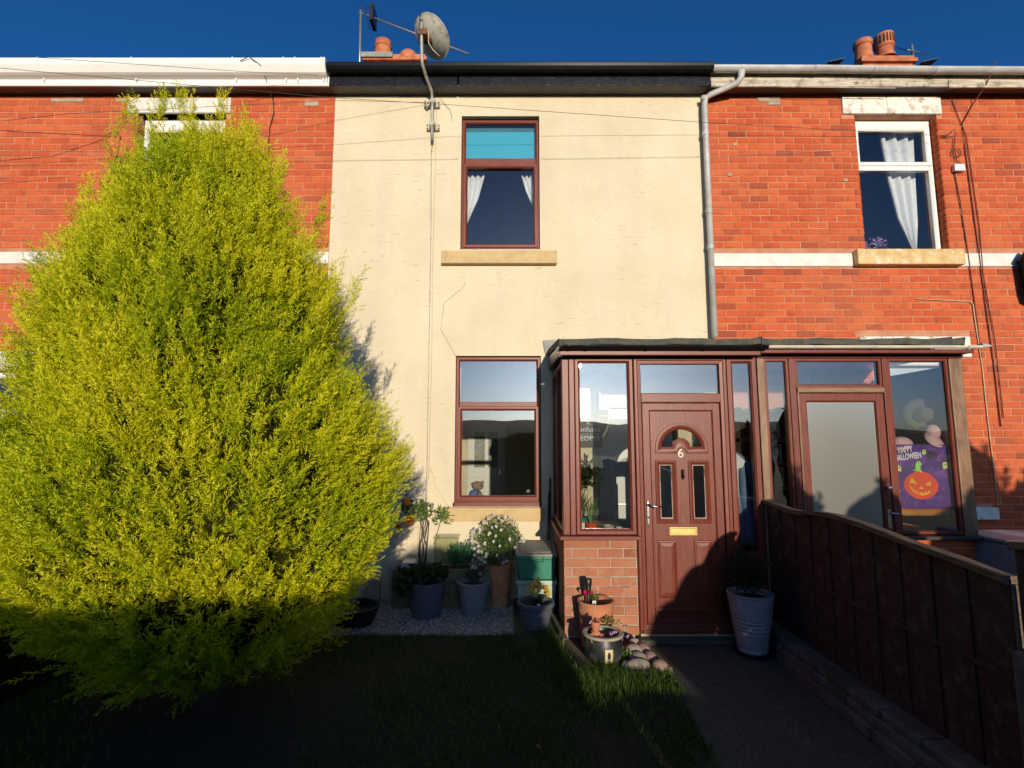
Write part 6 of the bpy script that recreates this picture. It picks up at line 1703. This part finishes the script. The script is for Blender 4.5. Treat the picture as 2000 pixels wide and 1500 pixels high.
text('HALLOWEEN', 0.056, (3.662, 4.780, 1.588), 'white_print', 'lettering', FL, 0.0004, -0.12, bold=0.0012)
for o in FL.children:
    if o.get('is_text'): o.scale = (0.74, 1.35, 1)
m = MB(); m.box(3.508, 3.535, 4.785, 4.80, 1.655, 1.70); m.build('clip', 'cream_plastic', FL, bevel=0.003)

# grey cabinet beyond the fence
CB = thing('garden_cabinet', 'plain blue grey storage cabinet beyond the fence end', 'cabinet', (4.5, 4.6, 0))
m = MB(); m.box(4.19, 4.85, 4.35, 4.95, 0.02, 0.86); m.build('body', 'bin_grey', CB, bevel=0.02)
m = MB(); m.box(4.17, 4.87, 4.33, 4.97, 0.862, 0.90); m.build('lid', 'bin_grey', CB, bevel=0.015)

# ================================================================== fence, plinth, walls
def fence_panel(y0, y1, label, zt, detail=True):
    t = thing('fence_panel', label, 'fence', (2.28, y0, 0), 'wooden fence panels along the path')
    n = int(round((y1 - y0) / 0.115)); st = (y1 - y0) / n
    rr_ = random.Random(int(y1 * 100))
    for k in range(n):
        a, b = y0 + k * st, y0 + (k + 1) * st - 0.002
        x = 2.282 + rr_.uniform(-.002, .002) + (0.008 if k % 2 else 0)
        mm = MB()
        za, zb = zt((a)), zt((b))
        mm.add([(x, a, 0.66), (x, b, 0.66), (x, b, zb), (x, a, za), (x + .016, a, 0.66), (x + .016, b, 0.66), (x + .016, b, zb), (x + .016, a, za)],
               [(0, 1, 2, 3), (7, 6, 5, 4), (0, 4, 5, 1), (1, 5, 6, 2), (2, 6, 7, 3), (3, 7, 4, 0)])
        mm.build('board', 'fence', t, bevel=0.002)
        mm = MB(); mm.box(x, x + .016, a, b, 0.17, 0.64); mm.build('board', 'fence', t, bevel=0.002)
    mm = MB(); mm.box(2.272, 2.284, y0, y1, 0.640, 0.662); mm.build('rail', 'fence', t, bevel=0.003)
    # capping follows the arch
    N = 24; vs = []; fs = []
    for i in range(N + 1):
        y = y0 + (y1 - y0) * i / N; z = zt(y)
        vs += [(2.258, y, z - 0.022), (2.258, y, z + 0.012), (2.325, y, z + 0.012), (2.325, y, z - 0.022)]
    for i in range(N):
        for j in range(4): fs.append((i * 4 + j, i * 4 + 4 + j, i * 4 + 4 + (j + 1) % 4, i * 4 + (j + 1) % 4))
    fs += [(3, 2, 1, 0), (N * 4, N * 4 + 1, N * 4 + 2, N * 4 + 3)]
    mm = MB(); mm.add(vs, fs); mm.build('capping', 'fence_cap', t, bevel=0.003)
    mm = MB(); mm.box(2.285, 2.33, y0 - 0.02, y0 + 0.025, 0.0, zt(y0) - 0.02); mm.build('post', 'fence_cap', t, bevel=0.004)
    return t
def top1(y):
    pts = [(2.44, 1.095), (2.7, 1.125), (3.0, 1.145), (3.4, 1.190), (3.7, 1.205), (3.95, 1.195), (4.15, 1.168), (4.35, 1.170), (4.7, 1.195)]
    for (a, za), (b, zb) in zip(pts, pts[1:]):
        if a <= y <= b: 
            t = (y - a) / (b - a); return za + (zb - za) * t
    return pts[0][1] if y < pts[0][0] else pts[-1][1]
fence_panel(2.44, 4.70, 'dark red stained fence panel with wavy pale capping between the two porches', top1)
arch = lambda a, b, lo, hi: (lambda y: lo + (hi - lo) * math.sin(math.pi * max(0, min(1, (y - a) / (b - a)))))
fence_panel(0.45, 2.40, 'second dark fence panel, just out of the photograph on the path side', arch(0.45, 2.40, 1.26, 1.32))
fence_panel(-1.52, 0.41, 'third dark fence panel towards the gate', arch(-1.52, 0.41, 1.28, 1.35))
fence_panel(-3.50, -1.56, 'last dark fence panel, meeting the gate post', arch(-3.50, -1.56, 1.27, 1.34))
GP = thing('concrete_pillar', 'low square grey concrete pillar at the near end of the fence', 'pillar', (2.36, 2.3, 0))
m = MB(); m.box(2.215, 2.60, 2.08, 2.395, 0.0, 0.805); m.build('pillar', 'stone_dark', GP, bevel=0.01)
PLN = thing('stone_plinth', 'layered stone plinth running under the fence beside the path', 'plinth', (2.18, 3.3, 0))
for layer, (xa, z0, z1) in enumerate(((2.09, -0.01, 0.062), (2.115, 0.064, 0.12), (2.14, 0.122, 0.172))):
    y = 2.4 if layer else 2.4
    rr_ = random.Random(layer)
    while y < 4.28:
        L_ = rr_.uniform(0.28, 0.5); e = min(y + L_, 4.30)
        dx = rr_.uniform(-.012, .012)
        mm = MB(); mm.box(xa + dx, 2.275, y, e - 0.006, z0, z1 + rr_.uniform(-.001, .0)); mm.build('stone', 'stone_dark', PLN, bevel=0.009)
        y = e
        if e >= 4.30: break
m = MB(); m.box(2.16, 2.28, -3.5, 2.395, 0.0, 0.17); m.box(2.17, 2.28, 4.31, 4.70, 0.0, 0.17); m.build('plinth_run', 'stone_dark', PLN, bevel=0.01)
# gate and hedge to the street, behind the camera: their shadow lies over the garden
GA = thing('garden_gate', 'brown slatted garden gate to the street, behind the photographer', 'gate', (1.84, -3.5, 0))
for k in range(7):
    x = 1.45 + k * 0.118
    m = MB(); m.box(x, x + (0.104 if k == 1 else 0.1175), -3.51 - 0.002 * (k % 2), -3.49, 0.05, 1.09 + 0.03 * math.sin(math.pi * k / 6)); m.build('slat', 'fence', GA, bevel=0.003)
for z in (0.2, 0.85):
    m = MB(); m.box(1.44, 2.27, -3.48, -3.45, z, z + 0.09); m.build('rail', 'fence', GA, bevel=0.003)
for x in (1.385, 2.275):
    m = MB(); m.box(x, x + 0.06, -3.54, -3.46, 0.0, 1.30); m.build('gate_post', 'fence', GA, bevel=0.004)
HG = thing('hedge', 'clipped green hedge along the street side of the garden', 'hedge', (-3.0, -3.7, 0))
def hedge(parent, x0, x1, y0, y1, h, n, seed, mat='leaf', L=0.06):
    rg = np.random.default_rng(seed)
    face = rg.random(n)
    x = rg.uniform(x0, x1, n); y = rg.uniform(y0, y1, n); z = rg.uniform(0, 1, n)
    hh = h + 0.07 * np.sin(x * 1.7) + 0.04 * np.sin(x * 5.3)
    top = face < 0.35; fr = (face >= 0.35) & (face < 0.85)
    z = np.where(top, hh + rg.normal(size=n) * 0.03, z * hh)
    y = np.where(fr, y1 + rg.normal(size=n) * 0.03, y)
    x = np.where(face >= 0.93, x1 + rg.normal(size=n) * 0.02, x)
    B = np.stack([x, y, z], 1)
    V, F = leaves(B, rg.normal(size=(n, 3)) + np.array([0, 0.5, 0.6]), L * rg.uniform(.6, 1.3, n), L * .5, rg=rg)
    np_mesh('foliage', V, F, mat, parent, np.repeat(rg.random(n), 2))
    mm = MB(); vs = []; fs = []; N = 40
    for i in range(N + 1):
        xx = x0 + (x1 - x0) * i / N; q = h + 0.07 * math.sin(xx * 1.7) + 0.04 * math.sin(xx * 5.3) - 0.02
        vs += [(xx, y0 + .04, 0), (xx, y1 - .04, 0), (xx, y1 - .05, q), (xx, y0 + .05, q)]
    for i in range(N):
        for j in range(4): fs.append((i * 4 + j, i * 4 + 4 + j, i * 4 + 4 + (j + 1) % 4, i * 4 + (j + 1) % 4))
    fs += [(3, 2, 1, 0), (N * 4, N * 4 + 1, N * 4 + 2, N * 4 + 3)]
    mm.add(vs, fs); mm.build('branches', 'conifer_core', parent)
hedge(HG, -9.5, 1.38, -4.1, -3.5, 1.86, 26000, 201)
def spiky(label, x, y, h, r, seed, n=2600, mat='leaf_dark'):
    t = thing('garden_shrub', label, 'shrub', (x, y, 0), 'upright shrubs in the garden across the fence')
    rg = np.random.default_rng(seed)
    B = []; D = []
    mm = MB()
    for k in range(16):
        a = rg.uniform(0, 6.28); rr_ = r * rg.uniform(0.1, 1); top_ = h * rg.uniform(0.72, 1.05) * (1 - 0.25 * rr_ / r)
        p0 = np.array([x, y, 0.0]); p1 = np.array([x + rr_ * math.cos(a), y + rr_ * math.sin(a), top_])
        mm.tube([p0, p0 * .4 + p1 * .6 + np.array([.05 * math.cos(a), 0, 0]), p1], [0.02, 0.012, 0.004], 5)
        m_ = n // 16
        t_ = rg.random(m_) ** 0.7
        q = p0 + (p1 - p0) * t_[:, None] + rg.normal(size=(m_, 3)) * (0.10 * (1.15 - t_))[:, None]
        B.append(q); D.append(rg.normal(size=(m_, 3)) * 0.7 + np.array([0, 0, 0.8]))
    mm.build('stems', 'bark', t)
    mm = MB(); mm.ball((x, y, h * 0.44), h * 0.44, 16, 12, 1.0, r * 0.95 / (h * 0.44), r * 0.95 / (h * 0.44), 0.14, seed); mm.build('inner_branches', 'conifer_core', t)
    B = np.concatenate(B); D = np.concatenate(D)
    V, F = leaves(B, D, 0.08 * rg.uniform(.6, 1.3, len(B)), 0.035, rg=rg)
    np_mesh('foliage', V, F, mat, t, np.repeat(rg.random(len(B)), 2))
for k, (x, y, h, r) in enumerate(((3.30, -1.2, 2.42, 0.46), (4.05, -0.9, 2.30, 0.50), (4.85, -1.1, 2.22, 0.48), (6.05, -1.0, 3.0, 0.62), (6.80, -0.9, 2.55, 0.62))):
    spiky(('tallest upright', 'dense dark', 'broad spiky', 'rounded spiky', 'lowest spreading')[k] + ' shrub across the fence, mirrored in the porch glass', x, y, h, r, 300 + k, 7000)
ADDED_HEDGE = thing('hedge', 'added low dark hedge that blacks out the brick and ground beyond the conifer', 'hedge', (-3.6, 3.0, 0))  # added hedge, none visible here: hides the brick and darkens the lower left corner
hedge(ADDED_HEDGE, -4.3, -3.35, 0.5, 5.2, 0.85, 9000, 205, mat='leaf_dark')

# ================================================================== the golden conifer
CT = thing('conifer_tree', 'huge golden yellow conifer filling the garden in front of the red brick house', 'tree', (-2.0, 3.6, 0))
m = MB(); m.tube([(-2.0, 3.6, -0.02), (-2.02, 3.6, 0.6), (-2.1, 3.6, 1.8), (-2.25, 3.6, 3.0), (-2.4, 3.6, 3.9)], [0.11, 0.09, 0.07, 0.04, 0.015], 12); m.build('trunk', 'bark', CT, smooth='all')
TAB = np.array([(0.36, -1.99, 0.66), (0.57, -1.99, 0.86), (0.74, -1.98, 1.02), (0.90, -1.96, 1.10), (1.07, -1.97, 1.15), (1.24, -1.98, 1.18), (1.42, -1.98, 1.20), (1.59, -1.99, 1.20), (1.77, -2.03, 1.19), (1.95, -2.08, 1.14), (2.13, -2.12, 1.09),
                (2.31, -2.17, 1.03), (2.50, -2.16, 1.00), (2.69, -2.18, 0.99), (2.88, -2.20, 0.89), (3.07, -2.23, 0.85), (3.26, -2.24, 0.73), (3.46, -2.22, 0.64), (3.66, -2.10, 0.50), (3.80, -2.08, 0.42), (4.00, -2.12, 0.34), (4.12, -2.20, 0.26)])
def crown_at(z):
    return np.interp(z, TAB[:, 0], TAB[:, 1]), np.interp(z, TAB[:, 0], TAB[:, 2])
def lump(a, z):
    return 1 + 0.04 * np.sin(3 * a + 2.1 * z) + 0.04 * np.sin(7 * a - 4.0 * z + 1) + 0.035 * np.sin(5 * z + 2 * a) + 0.035 * np.sin(13 * a + 9 * z) * np.sin(11 * z - 4 * a)
# inner mass so that no sky shows through the middle
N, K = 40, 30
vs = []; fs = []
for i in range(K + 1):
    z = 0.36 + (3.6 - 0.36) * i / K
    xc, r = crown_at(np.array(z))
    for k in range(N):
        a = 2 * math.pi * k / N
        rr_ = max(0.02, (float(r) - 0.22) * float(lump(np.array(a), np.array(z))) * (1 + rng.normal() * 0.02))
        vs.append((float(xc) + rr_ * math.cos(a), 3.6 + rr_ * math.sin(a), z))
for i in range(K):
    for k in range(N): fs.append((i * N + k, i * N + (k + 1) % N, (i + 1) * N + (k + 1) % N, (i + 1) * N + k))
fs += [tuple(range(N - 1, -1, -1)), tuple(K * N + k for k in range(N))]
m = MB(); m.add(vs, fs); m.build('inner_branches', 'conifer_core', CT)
def conifer_crown():
    rg = np.random.default_rng(77)
    # plume tips over the surface
    NP = 8600
    z = rg.uniform(0.32, 3.80, NP * 3)
    xc, r = crown_at(z)
    acc = rg.random(NP * 3) < (r + 0.05) / 1.25
    z, xc, r = z[acc][:NP], xc[acc][:NP], r[acc][:NP]
    n = len(z)
    a = rg.uniform(0, 2 * math.pi, n)
    # twice as dense on the garden side
    flip = (np.sin(a) > 0.35) & (rg.random(n) < 0.55)
    a = np.where(flip, -a, a)
    L = lump(a, z)
    inset = rg.uniform(0.15, 0.32, n) + np.interp(z, [2.6, 3.9], [0.0, 0.06])
    pk_ = np.sin(9 * a + 5 * z) * np.sin(8 * z - 3 * a) + 0.6 * np.sin(17 * a - 11 * z + 1) * np.sin(19 * z + 6 * a)
    inset = inset + 0.13 * np.clip(pk_ - 0.25, 0, 1) - 0.03 * np.clip(-pk_, 0, 1)
    R_ = np.maximum(r * L - inset, 0.0)
    base = np.stack([xc + R_ * np.cos(a), 3.6 + R_ * np.sin(a), z - 0.04], 1)
    out = np.stack([np.cos(a), np.sin(a), np.zeros(n)], 1)
    upk = np.interp(z, [0.3, 1.0, 2.0, 4.0], [0.25, 0.8, 1.15, 1.8])
    d = unit(out * 0.8 + np.array([0, 0, 1]) * upk[:, None] + rg.normal(size=(n, 3)) * 0.19)
    length = rg.uniform(0.16, 0.28, n)
    # a few long leaders standing off the outline
    lead = rg.random(n) < 0.006
    length = np.where(lead, length * 1.45, length)
    hand = [((-2.88, 3.6, 4.22), (0.42, -0.1, 0.75), 0.40), ((-2.60, 3.55, 4.05), (0.05, 0, 1), 0.26), ((-2.45, 3.5, 4.05), (0.1, 0, 1), 0.24), ((-2.15, 3.5, 4.0), (0.1, 0, 1), 0.25), ((-1.98, 3.55, 3.85), (0.0, 0, 1), 0.28), ((-1.90, 3.5, 3.8), (0.15, 0, 1), 0.22)]
    hand += [((-2.72, 3.55, 3.85), (-0.35, 0, 1), 0.45), ((-2.58, 3.5, 3.75), (-0.1, 0, 1), 0.4), ((-2.3, 3.45, 3.8), (0, 0, 1), 0.36), ((-2.05, 3.5, 3.6), (0.05, 0, 1), 0.42), ((-3.0, 3.5, 3.25), (-0.3, 0, 1), 0.36), ((-3.25, 3.5, 2.75), (-0.5, 0, 1), 0.36), ((-3.35, 3.6, 2.4), (-0.6, 0, .8), 0.34), ((-1.45, 3.5, 3.1), (0.3, 0, 1), 0.34), ((-1.72, 3.5, 3.45), (0.2, 0, 1), 0.34), ((-1.2, 3.6, 2.6), (0.3, 0, 1), 0.3)]
    hb = []; hd = []; hl = []
    for p, dd, l in hand:
        dd = Vector(dd).normalized()
        p0 = Vector(p) - dd * (l if p[2] > 4.1 else 0.0) * 0.9
        for q in range(7):
            hb.append(tuple(p0 + dd * l * q * 0.10 + Vector(rg.normal(size=3) * 0.012))); hd.append(tuple(dd + Vector(rg.normal(size=3) * 0.10))); hl.append(l * rg.uniform(.5, .75))
    base = np.concatenate([base, np.array(hb)]); d = unit(np.concatenate([d, np.array(hd)])); length = np.concatenate([length, np.array(hl)])
    n = len(base)
    green = np.clip(0.70 + 0.13 * np.sin(base[:, 0] * 5 + base[:, 2] * 3) + 0.11 * np.sin(base[:, 2] * 6.3 + base[:, 0] * 2) + rg.normal(size=n) * 0.16, 0, 1)
    # sprays along each plume
    S = 9
    t = (np.arange(S)[None] + rg.random((n, S))) / S
    P = base[:, None] + d[:, None] * (length[:, None] * t)[..., None]
    sd = unit(d[:, None] * 1.05 + unit(rg.normal(size=(n, S, 3))) * 0.75)
    sl = 0.062 * (1.15 - 0.45 * t) * rg.uniform(0.8, 1.25, (n, S))
    P = P.reshape(-1, 3); sd = sd.reshape(-1, 3); sl = sl.ravel(); tone = np.repeat(green, S) + (t.ravel() - 0.6) * 0.35
    # branchlets: flat feathery fronds
    m_ = len(P)
    side = unit(np.cross(sd, rg.normal(size=(m_, 3))))
    Q = 10
    u = (np.arange(Q) / Q)[None] * np.ones((m_, 1))
    sg_ = np.where(np.arange(Q) % 2 == 0, 1.0, -1.0)[None]
    bb = P[:, None] + sd[:, None] * (sl[:, None] * u)[..., None]
    lat = 0.95 * (1 - u * 0.85)
    dd = sd[:, None] * 1.0 + side[:, None] * (sg_ * lat)[..., None] + rg.normal(size=(m_, Q, 3)) * 0.22
    bl = sl[:, None] * (0.55 - 0.28 * u) * rg.uniform(.8, 1.2, (m_, Q))
    bw = 0.0047 * rg.uniform(.7, 1.3, (m_, Q))
    B = bb.reshape(-1, 3); D = unit(dd.reshape(-1, 3)); BLn = bl.ravel(); BW_ = bw.ravel()
    s2 = unit(np.cross(D, rg.normal(size=D.shape)))
    p0 = B - s2 * (BW_ * 0.35)[:, None]; p1 = B + s2 * (BW_ * 0.35)[:, None]
    mid = B + D * (BLn * 0.55)[:, None]
    p2 = mid + s2 * (BW_ * 0.5)[:, None]; p3 = B + D * BLn[:, None]; p4 = mid - s2 * (BW_ * 0.5)[:, None]
    # kite of two triangles
    V = np.stack([B, p2, p3, p4], 1).reshape(-1, 3)
    q = np.arange(len(B))[:, None] * 4
    F = np.concatenate([q + [0, 1, 2], q + [0, 2, 3]], 1).reshape(-1, 3)
    tn = np.repeat(tone, Q) + np.tile(np.arange(Q) / Q, m_) * 0.12 + rg.normal(size=len(B)) * 0.07
    return V, F, np.repeat(np.clip(tn, 0, 1), 2)
V, F, tn = conifer_crown()
print('crown tris', len(F))
o = np_mesh('crown', V, F, 'conifer', CT, tn)
o['kind'] = 'stuff'
# fallen scales and leaves on the lawn
rr = random.Random(4)
for k in range(7):
    x, y = rr.uniform(-1.6, 0.4), rr.uniform(2.9, 4.3)
    mm = MB(); a = rr.uniform(0, 3); L_ = rr.uniform(.02, .035)
    mm.add([(x, y, 0.05), (x + L_ * math.cos(a), y + L_ * math.sin(a), 0.055), (x + L_ * 1.6 * math.cos(a + .3), y + L_ * 1.6 * math.sin(a + .3), 0.052), (x + L_ * math.cos(a + .7), y + L_ * math.sin(a + .7), 0.048)], [(0, 1, 2, 3)])
    tag(mm.build('fallen_leaf', 'twig', at=(x, y, .05)), 'small pale dead leaf lying on the shaded lawn', 'leaf', 'dead leaves on the lawn')
